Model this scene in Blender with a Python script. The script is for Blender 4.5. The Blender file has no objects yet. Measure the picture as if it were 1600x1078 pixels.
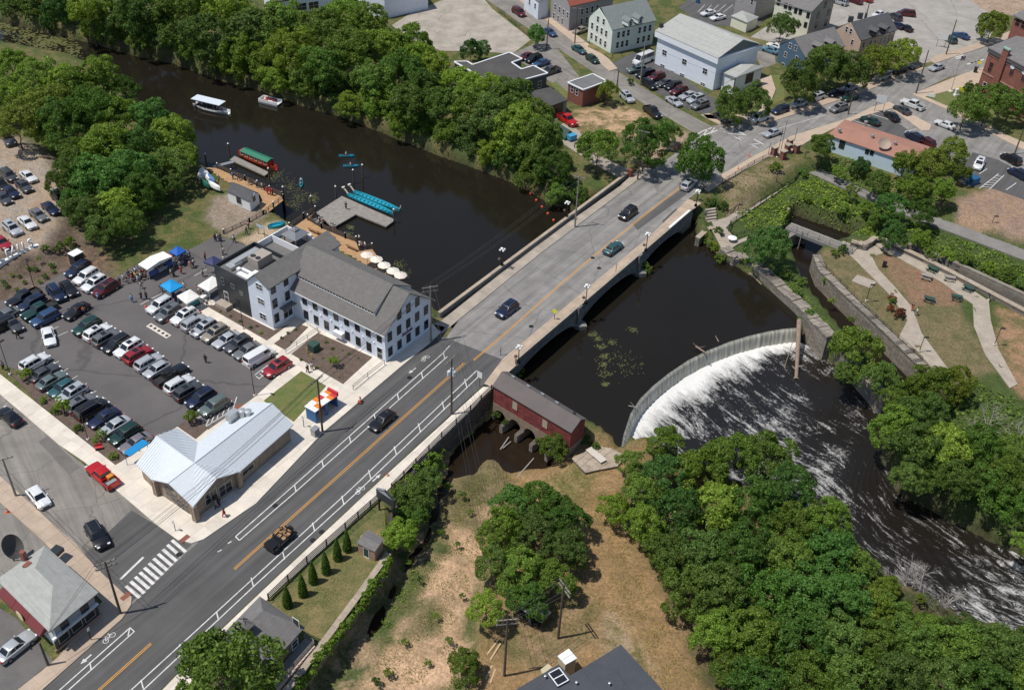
import bpy, bmesh, math, random
import numpy as np
from mathutils import Matrix, Vector
random.seed(7); rng = np.random.default_rng(7)
R = math.radians; PI = math.pi
S = bpy.context.scene
# ---------------------------------------------------------------- camera
FPX, CX, CY, CAMH = 1644.0, 800.0, 539.0, 103.0
PITCH, ROLL = R(38.138), R(2.8025)
cF = np.array([0, math.cos(PITCH), -math.sin(PITCH)])
_U = np.array([0, math.sin(PITCH), math.cos(PITCH)]); _X = np.array([1.0, 0, 0])
cX = math.cos(ROLL)*_X + math.sin(ROLL)*_U
cU = -math.sin(ROLL)*_X + math.cos(ROLL)*_U
cam = bpy.data.cameras.new('camera'); camo = bpy.data.objects.new('camera', cam)
S.collection.objects.link(camo); S.camera = camo
cam.sensor_width = 36; cam.lens = 36*FPX/1600; cam.clip_end = 6000; cam.clip_start = 1
m = Matrix.Identity(4)
for i in range(3):
    m[i][0] = cX[i]; m[i][1] = cU[i]; m[i][2] = -cF[i]
m[2][3] = CAMH
camo.matrix_world = m
# ---------------------------------------------------------------- sky, sun, exposure
SUN_EL, SUN_AZ = 66.0, 197.0            # azimuth counter-clockwise from +x, towards the sun
W = bpy.data.worlds.new('World'); S.world = W; W.use_nodes = True
nt = W.node_tree; nt.nodes.clear()
sk = nt.nodes.new('ShaderNodeTexSky'); sk.sky_type = 'NISHITA'; sk.sun_disc = False
sk.sun_elevation = R(SUN_EL); sk.sun_rotation = R((90-SUN_AZ) % 360); sk.dust_density = 0.6
bg = nt.nodes.new('ShaderNodeBackground'); bg.inputs[1].default_value = 0.10
wo = nt.nodes.new('ShaderNodeOutputWorld')
nt.links.new(sk.outputs[0], bg.inputs[0]); nt.links.new(bg.outputs[0], wo.inputs[0])
sl = bpy.data.lights.new('sun', 'SUN'); sl.energy = 4.1; sl.angle = R(0.53); sl.color = (1, 0.955, 0.88)
so = bpy.data.objects.new('sun', sl); S.collection.objects.link(so)
_sd = Vector((math.cos(R(SUN_AZ))*math.cos(R(SUN_EL)), math.sin(R(SUN_AZ))*math.cos(R(SUN_EL)), math.sin(R(SUN_EL))))
so.rotation_euler = _sd.to_track_quat('Z', 'Y').to_euler(); so.location = (-60, 80, 150)
vs = S.view_settings; vs.view_transform = 'Standard'; vs.look = 'None'; vs.exposure = 0.0; vs.gamma = 1.0; vs.use_curve_mapping = False
# ---------------------------------------------------------------- helpers
C = S.collection
def G(px, py, z=0.0):
    "point of the place at height z seen at photo pixel (px, py)"
    d = cF*FPX + cX*(px-CX) - cU*(py-CY); t = (z-CAMH)/d[2]
    return Vector((d[0]*t, d[1]*t, z))
def GL(pts, z=0.0): return [G(x, y, z) for x, y in pts]
def depth(p): return float(np.dot(np.array([p[0], p[1], p[2]-CAMH]), cF))
class Frame:
    "local building frame: origin, x axis at angle (degrees), y to its left"
    def __init__(s, o, ang, z=0.0):
        s.o = np.array(G(o[0], o[1], z)) if len(o) == 2 else np.array(o, float)
        s.ang = ang; t = R(ang)
        s.a = np.array([math.cos(t), math.sin(t), 0]); s.b = np.array([-math.sin(t), math.cos(t), 0])
    def _ray(s, px, py, n, c):
        d = cF*FPX + cX*(px-CX) - cU*(py-CY); q = np.array([0, 0, CAMH]) - s.o
        t = (c - q @ n)/(d @ n); return q + d*t
    def fy(s, px, py, y): w = s._ray(px, py, s.b, y); return w @ s.a, w[2]
    def fx(s, px, py, x): w = s._ray(px, py, s.a, x); return w @ s.b, w[2]
    def fz(s, px, py, z): w = np.array(G(px, py, z+s.o[2])) - s.o; return w @ s.a, w @ s.b
    def W(s, x, y, z=0): return Vector(s.o + s.a*x + s.b*y) + Vector((0, 0, z))
def new(name, me, parent=None, loc=None, rz=0):
    o = bpy.data.objects.new(name, me); C.objects.link(o)
    if parent is not None: o.parent = parent
    if loc is not None: o.location = loc
    if rz: o.rotation_euler = (0, 0, rz)
    return o
def tag(o, label=None, cat=None, group=None, kind=None):
    if label: o['label'] = label
    if cat: o['category'] = cat
    if group: o['group'] = group
    if kind: o['kind'] = kind
    return o
def thing(name, label, cat, loc=(0, 0, 0), rz=0, group=None):
    return tag(new(name, None, None, loc, rz), label, cat, group)
def copy_tree(o, parent=None):
    c = o.copy(); C.objects.link(c); c.parent = parent
    for ch in KIDS.get(o.name, o.children): copy_tree(ch, c)
    return c
KIDS = {}
ORD = 'first second third fourth fifth sixth seventh eighth ninth tenth eleventh twelfth thirteenth fourteenth fifteenth sixteenth seventeenth eighteenth nineteenth'.split()
TENS = ['', '', 'twent', 'thirt', 'fort', 'fift', 'sixt', 'sevent']
def ordw(n):
    if n <= 19: return ORD[n-1]
    t, u = divmod(n, 10)
    return TENS[t]+'ieth' if u == 0 else TENS[t]+'y-'+ORD[u-1]
class MB:
    "collects simple shapes into one mesh"
    def __init__(s): s.v = []; s.f = []
    def add(s, vs, fs):
        n = len(s.v); s.v += [tuple(p) for p in vs]; s.f += [tuple(i+n for i in f) for f in fs]; return s
    def box(s, x0, x1, y0, y1, z0, z1):
        return s.add([(x0, y0, z0), (x1, y0, z0), (x1, y1, z0), (x0, y1, z0), (x0, y0, z1), (x1, y0, z1), (x1, y1, z1), (x0, y1, z1)],
                     [(0, 3, 2, 1), (4, 5, 6, 7), (0, 1, 5, 4), (1, 2, 6, 5), (2, 3, 7, 6), (3, 0, 4, 7)])
    def obox(s, c, ang, lx, ly, z0, z1):
        ca, sa = math.cos(ang), math.sin(ang)
        P = [(c[0]+ca*x-sa*y, c[1]+sa*x+ca*y) for x, y in ((-lx/2, -ly/2), (lx/2, -ly/2), (lx/2, ly/2), (-lx/2, ly/2))]
        return s.prism(P, z0, z1)
    def prism(s, poly, z0, z1):
        poly = ccw([(p[0], p[1]) for p in poly]); n = len(poly)
        vs = [(x, y, z0) for x, y in poly] + [(x, y, z1) for x, y in poly]
        return s.add(vs, [tuple(range(n-1, -1, -1)), tuple(range(n, 2*n))] + [(i, (i+1) % n, n+(i+1) % n, n+i) for i in range(n)])
    def sheet(s, poly, z=None):
        poly = [(p[0], p[1], p[2] if z is None else z) for p in poly]
        if area(poly) < 0: poly.reverse()
        return s.add(poly, [tuple(range(len(poly)))])
    def tube(s, p, q, r0, r1=None, n=8, cap=True):
        p = Vector(p); q = Vector(q); r1 = r0 if r1 is None else r1; d = (q-p)
        if d.length < 1e-6: return s
        d.normalize(); u = d.orthogonal().normalized(); w = d.cross(u)
        vs = []
        for c, r in ((p, r0), (q, r1)):
            vs += [c + (u*math.cos(2*PI*i/n) + w*math.sin(2*PI*i/n))*r for i in range(n)]
        fs = [(i, (i+1) % n, n+(i+1) % n, n+i) for i in range(n)]
        if cap: fs += [tuple(range(n-1, -1, -1)), tuple(range(n, 2*n))]
        return s.add(vs, fs)
    def path(s, pts, r, n=6):
        for a, b in zip(pts[:-1], pts[1:]): s.tube(a, b, r, r, n)
        return s
    def lathe(s, prof, n=12, c=(0, 0, 0)):
        vs = []; fs = []
        for r, z in prof: vs += [(c[0]+r*math.cos(2*PI*i/n), c[1]+r*math.sin(2*PI*i/n), c[2]+z) for i in range(n)]
        for k in range(len(prof)-1):
            fs += [(k*n+i, k*n+(i+1) % n, (k+1)*n+(i+1) % n, (k+1)*n+i) for i in range(n)]
        fs += [tuple(range(n-1, -1, -1)), tuple(range((len(prof)-1)*n, len(prof)*n))]
        return s.add(vs, fs)
    def loft(s, rings, cap=True):
        n = len(rings[0]); vs = [p for r in rings for p in r]; fs = []
        for k in range(len(rings)-1):
            fs += [(k*n+i, k*n+(i+1) % n, (k+1)*n+(i+1) % n, (k+1)*n+i) for i in range(n)]
        if cap: fs += [tuple(range(n-1, -1, -1)), tuple(range((len(rings)-1)*n, len(rings)*n))]
        return s.add(vs, fs)
    def blob(s, c, rx, ry, rz, n=8, k=5, jit=0):
        rings = []
        for j in range(1, k):
            t = PI*j/k
            rings.append([(c[0]+rx*math.sin(t)*math.cos(2*PI*i/n)*(1+jit*random.uniform(-1, 1)), c[1]+ry*math.sin(t)*math.sin(2*PI*i/n)*(1+jit*random.uniform(-1, 1)), c[2]-rz*math.cos(t)) for i in range(n)])
        return s.loft(rings)
    def mesh(s, name, mat, smooth=None, fix=False):
        me = bpy.data.meshes.new(name); me.from_pydata(s.v, [], s.f)
        if mat is not None: me.materials.append(mat)
        if fix:
            bm = bmesh.new(); bm.from_mesh(me); bmesh.ops.recalc_face_normals(bm, faces=bm.faces); bm.to_mesh(me); bm.free()
        if smooth is not None:
            me.polygons.foreach_set('use_smooth', [True]*len(me.polygons))
            if smooth < 180: me.set_sharp_from_angle(angle=R(smooth))
        me.update(); return me
    def build(s, name, mat, parent=None, loc=None, rz=0, smooth=None, fix=False):
        return new(name, s.mesh(name, mat, smooth, fix), parent, loc, rz)
def area(p): return 0.5*sum(p[i][0]*p[(i+1) % len(p)][1]-p[(i+1) % len(p)][0]*p[i][1] for i in range(len(p)))
def ccw(p): return list(p) if area(p) > 0 else list(p)[::-1]
def clip(poly, a, b):
    "keep the part of poly to the left of a->b"
    out = []; n = len(poly); f = lambda p: (b[0]-a[0])*(p[1]-a[1])-(b[1]-a[1])*(p[0]-a[0])
    for i in range(n):
        p, q = poly[i], poly[(i+1) % n]; fp, fq = f(p), f(q)
        if fp >= 0: out.append(p)
        if fp*fq < 0: t = fp/(fp-fq); out.append((p[0]+(q[0]-p[0])*t, p[1]+(q[1]-p[1])*t))
    return out
def cellclip(poly, cell):
    out = list(poly)
    for i in range(len(cell)):
        if len(out) < 3: return []
        out = clip(out, cell[i], cell[(i+1) % len(cell)])
    return out
def tiles(poly, ang, lx, ly, gap, stagger=0):
    "cells of a grid at angle ang clipped to poly; each cell is a list of convex pieces"
    from mathutils.geometry import tessellate_polygon
    poly = ccw([(p[0], p[1]) for p in poly]); ca, sa = math.cos(ang), math.sin(ang)
    L = [(x*ca+y*sa, -x*sa+y*ca) for x, y in poly]
    T = [ccw([L[i] for i in t_]) for t_ in tessellate_polygon([[Vector((x, y, 0)) for x, y in L]])]
    xs = [p[0] for p in L]; ys = [p[1] for p in L]; res = []
    for j in range(math.floor(min(ys)/ly), math.ceil(max(ys)/ly)):
        off = (j % 2)*stagger
        for i in range(math.floor((min(xs)-off)/lx), math.ceil((max(xs)-off)/lx)):
            x0, y0 = i*lx+off, j*ly; x1, y1 = x0+lx, y0+ly; out = []; A = 0
            for t_ in T:
                if max(q[0] for q in t_) < x0 or min(q[0] for q in t_) > x1 or max(q[1] for q in t_) < y0 or min(q[1] for q in t_) > y1: continue
                c = cellclip(t_, [(x0+gap, y0+gap), (x1-gap, y0+gap), (x1-gap, y1-gap), (x0+gap, y1-gap)])
                d = []
                for q in c:
                    if not d or (abs(q[0]-d[-1][0])+abs(q[1]-d[-1][1])) > 1e-4: d.append(q)
                if len(d) > 2 and abs(area(d)) > 1e-3: A += abs(area(d)); out.append([(x*ca-y*sa, x*sa+y*ca) for x, y in d])
            if A > .03*lx*ly: res.append(out)
    return res
# ---------------------------------------------------------------- materials
MATS = {}
def nodes(name):
    mt = bpy.data.materials.new(name); mt.use_nodes = True; t = mt.node_tree; b = t.nodes['Principled BSDF']
    return mt, t, b
def N(t, typ, **kw):
    n = t.nodes.new(typ)
    for k, v in kw.items():
        if k.startswith('i_'): n.inputs[k[2:].replace('_', ' ')].default_value = v
        else: setattr(n, k, v)
    return n
def noise(t, vec, scale, detail=4, rough=.55, dist=0):
    n = N(t, 'ShaderNodeTexNoise'); n.inputs['Scale'].default_value = scale; n.inputs['Detail'].default_value = detail
    n.inputs['Roughness'].default_value = rough; n.inputs['Distortion'].default_value = dist
    if vec is not None: t.links.new(vec, n.inputs['Vector'])
    return n.outputs['Fac']
def ramp(t, fac, stops):
    r = N(t, 'ShaderNodeValToRGB'); e = r.color_ramp.elements
    while len(e) < len(stops): e.new(.5)
    for i, (p, c) in enumerate(stops):
        e[i].position = p; e[i].color = (c, c, c, 1) if isinstance(c, (int, float)) else tuple(c)+(1,)*(4-len(c))
    t.links.new(fac, r.inputs[0]); return r.outputs[0]
def mix(t, fac, a, b, mode='MIX'):
    n = N(t, 'ShaderNodeMix', data_type='RGBA', blend_type=mode)
    for sock, v in ((n.inputs[0], fac), (n.inputs[6], a), (n.inputs[7], b)):
        if hasattr(v, 'default_value') or hasattr(v, 'links'): t.links.new(v, sock)
        elif isinstance(v, (int, float)): sock.default_value = v
        else: sock.default_value = tuple(v)+(1,)*(4-len(v))
    return n.outputs[2]
def math_(t, op, a, b=None):
    n = N(t, 'ShaderNodeMath', operation=op)
    for k, v in enumerate((a, b)):
        if v is None: continue
        if isinstance(v, (int, float)): n.inputs[k].default_value = v
        else: t.links.new(v, n.inputs[k])
    return n.outputs[0]
def bump(t, b, h, strength, dist=.1):
    n = N(t, 'ShaderNodeBump'); n.inputs['Strength'].default_value = strength; n.inputs['Distance'].default_value = dist
    t.links.new(h, n.inputs['Height']); t.links.new(n.outputs[0], b.inputs['Normal'])
def coords(t, kind='Object'):
    return N(t, 'ShaderNodeTexCoord').outputs[kind]
def geopos(t): return N(t, 'ShaderNodeNewGeometry').outputs['Position']
def mat(name, col, rough=.8, var=.12, scale=1.0, col2=None, fine=12.0, bumpy=0.0, metal=0.0, world=True, spec=.4, tint=False, crack=0, streak=None):
    "base colour with blotches, fine grain and a little relief"
    if name in MATS: return MATS[name]
    mt, t, b = nodes(name); v = geopos(t) if world else coords(t)
    c2 = col2 or tuple(x*(1-var*2.2) for x in col)
    n1 = noise(t, v, scale, 5, .6); n2 = noise(t, v, fine, 3, .6)
    c = mix(t, ramp(t, n1, [(.35, 0), (.68, 1)]), col, c2)
    if streak is not None:
        mp = N(t, 'ShaderNodeMapping'); mp.vector_type = 'TEXTURE'; mp.inputs['Rotation'].default_value = (0, 0, streak); mp.inputs['Scale'].default_value = (30, .9, 1); t.links.new(v, mp.inputs[0])
        c = mix(t, 1.0, c, ramp(t, noise(t, mp.outputs[0], 1, 4, .6), [(.3, .78), (.7, 1.2)]), 'MULTIPLY')
    if crack:
        ad = N(t, 'ShaderNodeVectorMath', operation='ADD'); nn = N(t, 'ShaderNodeTexNoise'); nn.inputs['Scale'].default_value = .6; t.links.new(v, nn.inputs['Vector']); t.links.new(v, ad.inputs[0]); t.links.new(nn.outputs['Color'], ad.inputs[1])
        vo = N(t, 'ShaderNodeTexVoronoi', feature='DISTANCE_TO_EDGE'); vo.inputs['Scale'].default_value = crack; t.links.new(ad.outputs[0], vo.inputs['Vector'])
        c = mix(t, 1.0, c, ramp(t, vo.outputs['Distance'], [(.0, .66), (.012, 1)]), 'MULTIPLY')
    f = N(t, 'ShaderNodeMapRange'); f.inputs[1].default_value = .3; f.inputs[2].default_value = .7
    f.inputs[3].default_value = 1-var; f.inputs[4].default_value = 1+var; t.links.new(n2, f.inputs[0])
    hs = N(t, 'ShaderNodeHueSaturation'); t.links.new(c, hs.inputs['Color']); t.links.new(f.outputs[0], hs.inputs['Value'])
    out = hs.outputs[0]
    if tint:
        oi = N(t, 'ShaderNodeObjectInfo'); mr = N(t, 'ShaderNodeMapRange'); mr.inputs[3].default_value = .9; mr.inputs[4].default_value = 1.06
        t.links.new(oi.outputs['Random'], mr.inputs[0])
        h2 = N(t, 'ShaderNodeHueSaturation'); t.links.new(out, h2.inputs['Color']); t.links.new(mr.outputs[0], h2.inputs['Value']); out = h2.outputs[0]
    t.links.new(out, b.inputs['Base Color'])
    b.inputs['Roughness'].default_value = rough; b.inputs['Metallic'].default_value = metal; b.inputs['Specular IOR Level'].default_value = spec
    if bumpy: bump(t, b, n2, bumpy, .05)
    MATS[name] = mt; return mt
def objcol(name, rough=.5, metal=0, coat=0, var=.06, spec=.5):
    "colour taken from the object's own colour"
    mt, t, b = nodes(name); oi = N(t, 'ShaderNodeObjectInfo'); n = noise(t, geopos(t), 6, 3)
    f = N(t, 'ShaderNodeMapRange'); f.inputs[3].default_value = 1-var*2; f.inputs[4].default_value = 1+var*2; t.links.new(n, f.inputs[0])
    hs = N(t, 'ShaderNodeHueSaturation'); t.links.new(oi.outputs['Color'], hs.inputs['Color']); t.links.new(f.outputs[0], hs.inputs['Value'])
    t.links.new(hs.outputs[0], b.inputs['Base Color']); b.inputs['Roughness'].default_value = rough; b.inputs['Metallic'].default_value = metal
    b.inputs['Coat Weight'].default_value = coat; b.inputs['Coat Roughness'].default_value = .04; b.inputs['Specular IOR Level'].default_value = spec
    MATS[name] = mt; return mt
def plain(name, col, rough=.5, metal=0, spec=.5, emit=0):
    if name in MATS: return MATS[name]
    mt, t, b = nodes(name); n = noise(t, geopos(t), 3, 3)
    c = mix(t, n, tuple(x*.88 for x in col), tuple(min(1, x*1.1) for x in col)); t.links.new(c, b.inputs['Base Color'])
    b.inputs['Roughness'].default_value = rough; b.inputs['Metallic'].default_value = metal; b.inputs['Specular IOR Level'].default_value = spec
    MATS[name] = mt; return mt
def courses(name, c1, c2, mortar, bw, bh, msize=.02, rough=.85, bumpy=.3, var=.25):
    "stone, brick or shingle courses on any face: u runs round the wall, v is height"
    if name in MATS: return MATS[name]
    mt, t, b = nodes(name); ge = N(t, 'ShaderNodeNewGeometry'); co = coords(t)
    sp = N(t, 'ShaderNodeSeparateXYZ'); t.links.new(co, sp.inputs[0])
    u = math_(t, 'ADD', sp.outputs[0], sp.outputs[1])
    cb = N(t, 'ShaderNodeCombineXYZ'); t.links.new(u, cb.inputs[0]); t.links.new(sp.outputs[2], cb.inputs[1])
    br = N(t, 'ShaderNodeTexBrick'); t.links.new(cb.outputs[0], br.inputs['Vector'])
    br.inputs['Color1'].default_value = tuple(c1)+(1,); br.inputs['Color2'].default_value = tuple(c2)+(1,); br.inputs['Mortar'].default_value = tuple(mortar)+(1,)
    br.inputs['Scale'].default_value = 1; br.inputs['Brick Width'].default_value = bw; br.inputs['Row Height'].default_value = bh
    br.inputs['Mortar Size'].default_value = msize; br.inputs['Bias'].default_value = 0
    n = noise(t, ge.outputs['Position'], 1.2, 6, .65); f = N(t, 'ShaderNodeMapRange'); f.inputs[1].default_value = .3; f.inputs[2].default_value = .7
    f.inputs[3].default_value = 1-var; f.inputs[4].default_value = 1+var; t.links.new(n, f.inputs[0])
    hs = N(t, 'ShaderNodeHueSaturation'); t.links.new(br.outputs['Color'], hs.inputs['Color']); t.links.new(f.outputs[0], hs.inputs['Value'])
    t.links.new(hs.outputs[0], b.inputs['Base Color']); b.inputs['Roughness'].default_value = rough
    if bumpy: bump(t, b, br.outputs['Fac'], -bumpy, .05)
    MATS[name] = mt; return mt
# ---------------------------------------------------------------- terrain
def PZ(pts, z): return [G(p[0], p[1], p[2] if len(p) > 2 else z) for p in pts]
ZW, ZD, ZT, ZC = -3.0, -6.1, -4.35, -5.0        # pond, river below the dam, tailrace, side channel
crest_px = [(970, 700), (974, 678), (985, 645), (1000, 622), (1020, 602), (1045, 582), (1075, 562), (1105, 547), (1140, 533), (1170, 524), (1200, 517), (1225, 513), (1249, 511)]
near_bank = [(-420, -60), (-150, 30), (0, 78), (110, 98), (200, 135), (240, 195), (300, 240), (322, 272), (350, 292), (395, 318), (420, 345), (440, 352), (470, 372), (560, 418), (640, 472), (690, 502), (770, 588), (915, 668), (955, 690)]
right_bank = [(1240, 488), (1190, 445), (1150, 417), (1130, 405), (1090, 373), (1085, 345), (1000, 285)]
far_bank = [(960, 312), (900, 332), (860, 318), (800, 285), (740, 262), (690, 245), (640, 225), (590, 205), (540, 185), (470, 165), (400, 140), (340, 125), (270, 100), (200, 85), (150, 70), (90, 55), (0, 35), (-150, -10), (-420, -120)]
POND = PZ(near_bank + crest_px + right_bank + far_bank, ZW)
dl = [(962, 712), (1010, 722), (1080, 762), (1180, 805), (1280, 870), (1380, 940), (1480, 992), (1600, 1025), (1800, 1090), (2100, 1190)]
dr = [(1252, 528), (1292, 560), (1345, 600), (1392, 652), (1378, 715), (1402, 768), (1500, 820), (1600, 868), (1800, 950), (2100, 1060)]
DOWN = PZ(dl + dr[::-1], ZD) + PZ(crest_px[::-1], ZW)
TAIL = PZ([(715, 690), (785, 642), (885, 700), (862, 732), (825, 735), (795, 728), (765, 722), (735, 740), (712, 755), (700, 725)], ZT)
wall_top = [(768, 606), (735, 638), (690, 682), (655, 722), (628, 762), (612, 805), (607, 866), (560, 932), (500, 1012), (450, 1078), (400, 1140)]
LOW = PZ(wall_top, 0) + PZ([(740, 1150), (742, 1060), (748, 985), (762, 905), (772, 835), (826, 760), (868, 722), (890, 712), (790, 640)], -4)
HILL = PZ([(800, 640), (905, 690), (985, 700), (1060, 740), (1250, 850), (1400, 950), (1600, 1010), (1800, 1080), (2000, 1200), (1500, 1500), (560, 1500), (700, 1150), (742, 1060), (762, 905), (775, 835), (800, 700)], -2.5)
RLOW = PZ([(1085, 335), (1115, 322), (1150, 330), (1260, 268), (1300, 262), (1420, 322), (1620, 395), (1900, 500), (1900, 1000), (1500, 830), (1370, 720), (1290, 560), (1200, 450), (1120, 385)], -2)
CHAN = PZ([(1240, 335), (1350, 372), (1272, 405), (1281, 437), (1330, 492), (1385, 542), (1450, 600), (1500, 640), (1480, 660), (1400, 612), (1338, 560), (1292, 505), (1256, 458), (1232, 402), (1222, 370)], ZC)
CHN2 = PZ([(1352, 360), (1405, 388), (1500, 432), (1600, 480), (1760, 560), (1760, 595), (1590, 502), (1490, 452), (1420, 412), (1365, 380)], -4.5)
LOTU = PZ([(-200, 170), (20, 205), (75, 235), (108, 300), (100, 370), (70, 398), (40, 402), (-200, 470)], 1.4)
STRM = PZ([(705, 745), (692, 790), (668, 852), (640, 890), (612, 938), (588, 985), (572, 1012), (566, 1004), (580, 972), (602, 930), (632, 882), (658, 845), (682, 785), (695, 745)], -4.4)
ZONES = [(LOTU, 1.4, 2.2), (RLOW, -2.0, 1.5), (HILL, -2.5, 1.5), (LOW, -4.0, .8), (STRM, -4.75, .9), (TAIL, -4.85, 2.6), (DOWN, -8.2, 1.0), (POND, -5.2, 1.1), (CHAN, -6.5, .7), (CHN2, -5.4, .8)]
def sdist(P, X, Y):
    "signed distance to polygon (negative inside)"
    d = np.full(X.shape, 1e9); ins = np.zeros(X.shape, bool); n = len(P)
    for i in range(n):
        ax, ay = P[i][0], P[i][1]; bx, by = P[(i+1) % n][0], P[(i+1) % n][1]
        ex, ey = bx-ax, by-ay; L = ex*ex+ey*ey+1e-9
        t = np.clip(((X-ax)*ex+(Y-ay)*ey)/L, 0, 1)
        d = np.minimum(d, np.hypot(X-ax-t*ex, Y-ay-t*ey))
        c = (ay > Y) != (by > Y)
        with np.errstate(divide='ignore', invalid='ignore'): xx = (bx-ax)*(Y-ay)/(by-ay if by != ay else 1e-9)+ax
        ins ^= c & (X < xx)
    return np.where(ins, -d, d)
def sstep(a, b, x):
    t = np.clip((x-a)/(b-a), 0, 1); return t*t*(3-2*t)
def terr(X, Y):
    X = np.asarray(X, float); Y = np.asarray(Y, float); h = np.full(X.shape, -.03)
    for P, z, w in ZONES:
        t = sstep(w, -w, sdist(P, X, Y)); h = h*(1-t)+z*t
    return h
def th(p): return float(terr(np.array([p[0]]), np.array([p[1]]))[0])
def axis(lo, hi, st, far):
    a = list(np.arange(lo, hi+st/2, st)); s = st
    up = []; x = hi
    while x < far: s *= 1.35; x += s; up.append(x)
    s = st; dn = []; x = lo
    while x > -far: s *= 1.35; x -= s; dn.append(x)
    return np.array(dn[::-1]+a+up)
ax_, ay_ = axis(-190, 200, .9, 2500), axis(45, 350, .9, 2800)
GX, GY = np.meshgrid(ax_, ay_); H = terr(GX, GY)
nx, ny = len(ax_), len(ay_)
nz = np.sin(GX*.9+1.3*np.sin(GY*.37))*np.sin(GY*.8+np.sin(GX*.41))
natural = np.abs(H+.03) > .02
H = np.where(natural & (H > -4.75), H + np.where((H < -3.6) & (H > -4.75), .28, .12)*nz, H)
# colours: two per zone, the material breaks them up
GRASS, DRY, DIRT, MULCH, LEAFY, GRAV, TAN = (.072, .10, .03), (.155, .135, .058), (.50, .33, .205), (.115, .085, .062), (.06, .085, .025), (.33, .28, .235), (.47, .36, .26)
ca = np.tile(np.array(GRASS), (ny, nx, 1)); cb = np.tile(np.array(DRY), (ny, nx, 1))
def paint(P, a, b, w=.8):
    global ca, cb
    t = sstep(w, -w, sdist(P, GX, GY) + .5*nz*min(w, 1))[..., None]
    ca = ca*(1-t)+np.array(a)*t; cb = cb*(1-t)+np.array(b)*t
paint(LOTU, GRAV, (.36, .27, .19), 2)
paint(PZ([(-60, 400), (60, 398), (110, 330), (160, 400), (185, 430), (110, 424), (55, 452), (-60, 500)], .6), MULCH, (.17, .13, .10), 1.5)
paint(PZ([(100, 395), (150, 385), (188, 420), (110, 424)], 0), (.24, .16, .10), MULCH)
paint(PZ([(185, 420), (235, 380), (255, 330), (300, 308), (332, 325), (320, 360), (290, 388), (225, 408)], 0), GRASS, DRY, 1)
paint(PZ([(330, 310), (360, 300), (420, 335), (360, 372), (322, 345)], 0), (.3, .24, .19), (.25, .2, .15), 1)
paint(PZ([(375, 375), (395, 362), (430, 345), (452, 352), (420, 372), (395, 385)], 0), TAN, (.4, .3, .2), 1)
paint(LOW, (.36, .25, .155), (.085, .105, .038), 1.5)
paint(PZ([(648, 960), (690, 935), (715, 985), (700, 1030), (655, 1040), (630, 1000)], -4), (.13, .125, .055), (.3, .21, .12), 1.2)
paint(PZ([(700, 745), (780, 700), (850, 745), (790, 775), (768, 850), (700, 845), (690, 800)], -4), (.13, .115, .05), (.19, .15, .08), 1.5)
paint(PZ([(640, 880), (668, 900), (600, 1010), (570, 1000)], -4), (.07, .10, .03), (.12, .12, .05), 1)
paint(PZ([(655, 985), (690, 940), (700, 990), (660, 1020)], -4), (.08, .10, .035), (.16, .14, .07), 1)
for q in ([(690, 870), (742, 880), (745, 930), (700, 950), (665, 930)], [(700, 820), (735, 830), (760, 870), (710, 868)], [(610, 1010), (700, 985), (735, 1040), (690, 1078), (560, 1078)], [(745, 795), (775, 790), (778, 812), (750, 818)], [(695, 945), (728, 945), (712, 1010), (695, 1010)]):
    paint(PZ(q, -4), (.56, .37, .235), (.40, .27, .165), .9)
paint(HILL, (.235, .16, .075), (.31, .20, .10), 1.5)
paint(PZ([(850, 755), (900, 720), (935, 745), (880, 800), (850, 800)], -2.5), (.14, .13, .045), (.28, .21, .10), 1.5)
paint(PZ([(930, 1000), (955, 955), (1000, 1010), (1030, 1050), (960, 1040)], -2.5), (.42, .30, .2), DRY, 1)
paint(PZ([(790, 940), (930, 930), (925, 1000), (840, 1050), (780, 1020)], -2.5), (.14, .12, .05), (.26, .18, .10), 1)
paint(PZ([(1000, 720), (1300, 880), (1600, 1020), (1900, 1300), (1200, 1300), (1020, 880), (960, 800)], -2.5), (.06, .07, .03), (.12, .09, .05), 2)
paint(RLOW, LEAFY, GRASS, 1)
paint(PZ([(1265, 395), (1340, 375), (1470, 430), (1560, 580), (1500, 600), (1440, 580), (1290, 450)], -2), (.135, .125, .058), (.19, .15, .08), 1)
paint(PZ([(1370, 398), (1400, 402), (1455, 430), (1510, 455), (1500, 475), (1430, 475), (1400, 440)], -2), (.26, .155, .10), (.22, .15, .09), 1)
paint(PZ([(1560, 480), (1600, 490), (1640, 620), (1590, 620), (1555, 540)], -2), (.33, .2, .12), DRY, 1)
paint(PZ([(1490, 315), (1560, 295), (1700, 310), (1750, 430), (1600, 375), (1500, 345)], -.6), (.27, .19, .145), (.33, .22, .15), 1)
paint(PZ([(1130, 290), (1200, 255), (1240, 262), (1170, 320), (1135, 335)], -1), (.13, .12, .05), (.25, .19, .12), 1)
paint(PZ([(890, 175), (960, 160), (1010, 178), (1000, 215), (900, 205)], 0), DIRT, DRY, 1.5)
paint(PZ([(985, 250), (1060, 205), (1085, 210), (1010, 260)], 0), (.36, .26, .19), (.3, .22, .15), 1)
paint(PZ([(1430, 0), (1700, -60), (1700, 30), (1480, 18)], 0), (.4, .3, .23), (.3, .22, .15), 1.5)
paint(POND, (.05, .038, .025), (.07, .05, .03), 1); paint(DOWN, (.06, .045, .03), (.09, .07, .05), 1); paint(CHAN, (.05, .04, .03), (.07, .055, .04), 1)
me = bpy.data.meshes.new('ground')
V = np.stack([GX, GY, H], -1).reshape(-1, 3)
ii = (np.arange(ny-1)[:, None]*nx+np.arange(nx-1)[None, :]).reshape(-1)
Fq = np.stack([ii, ii+1, ii+nx+1, ii+nx], 1)
me.vertices.add(len(V)); me.vertices.foreach_set('co', V.astype(np.float32).ravel())
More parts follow.
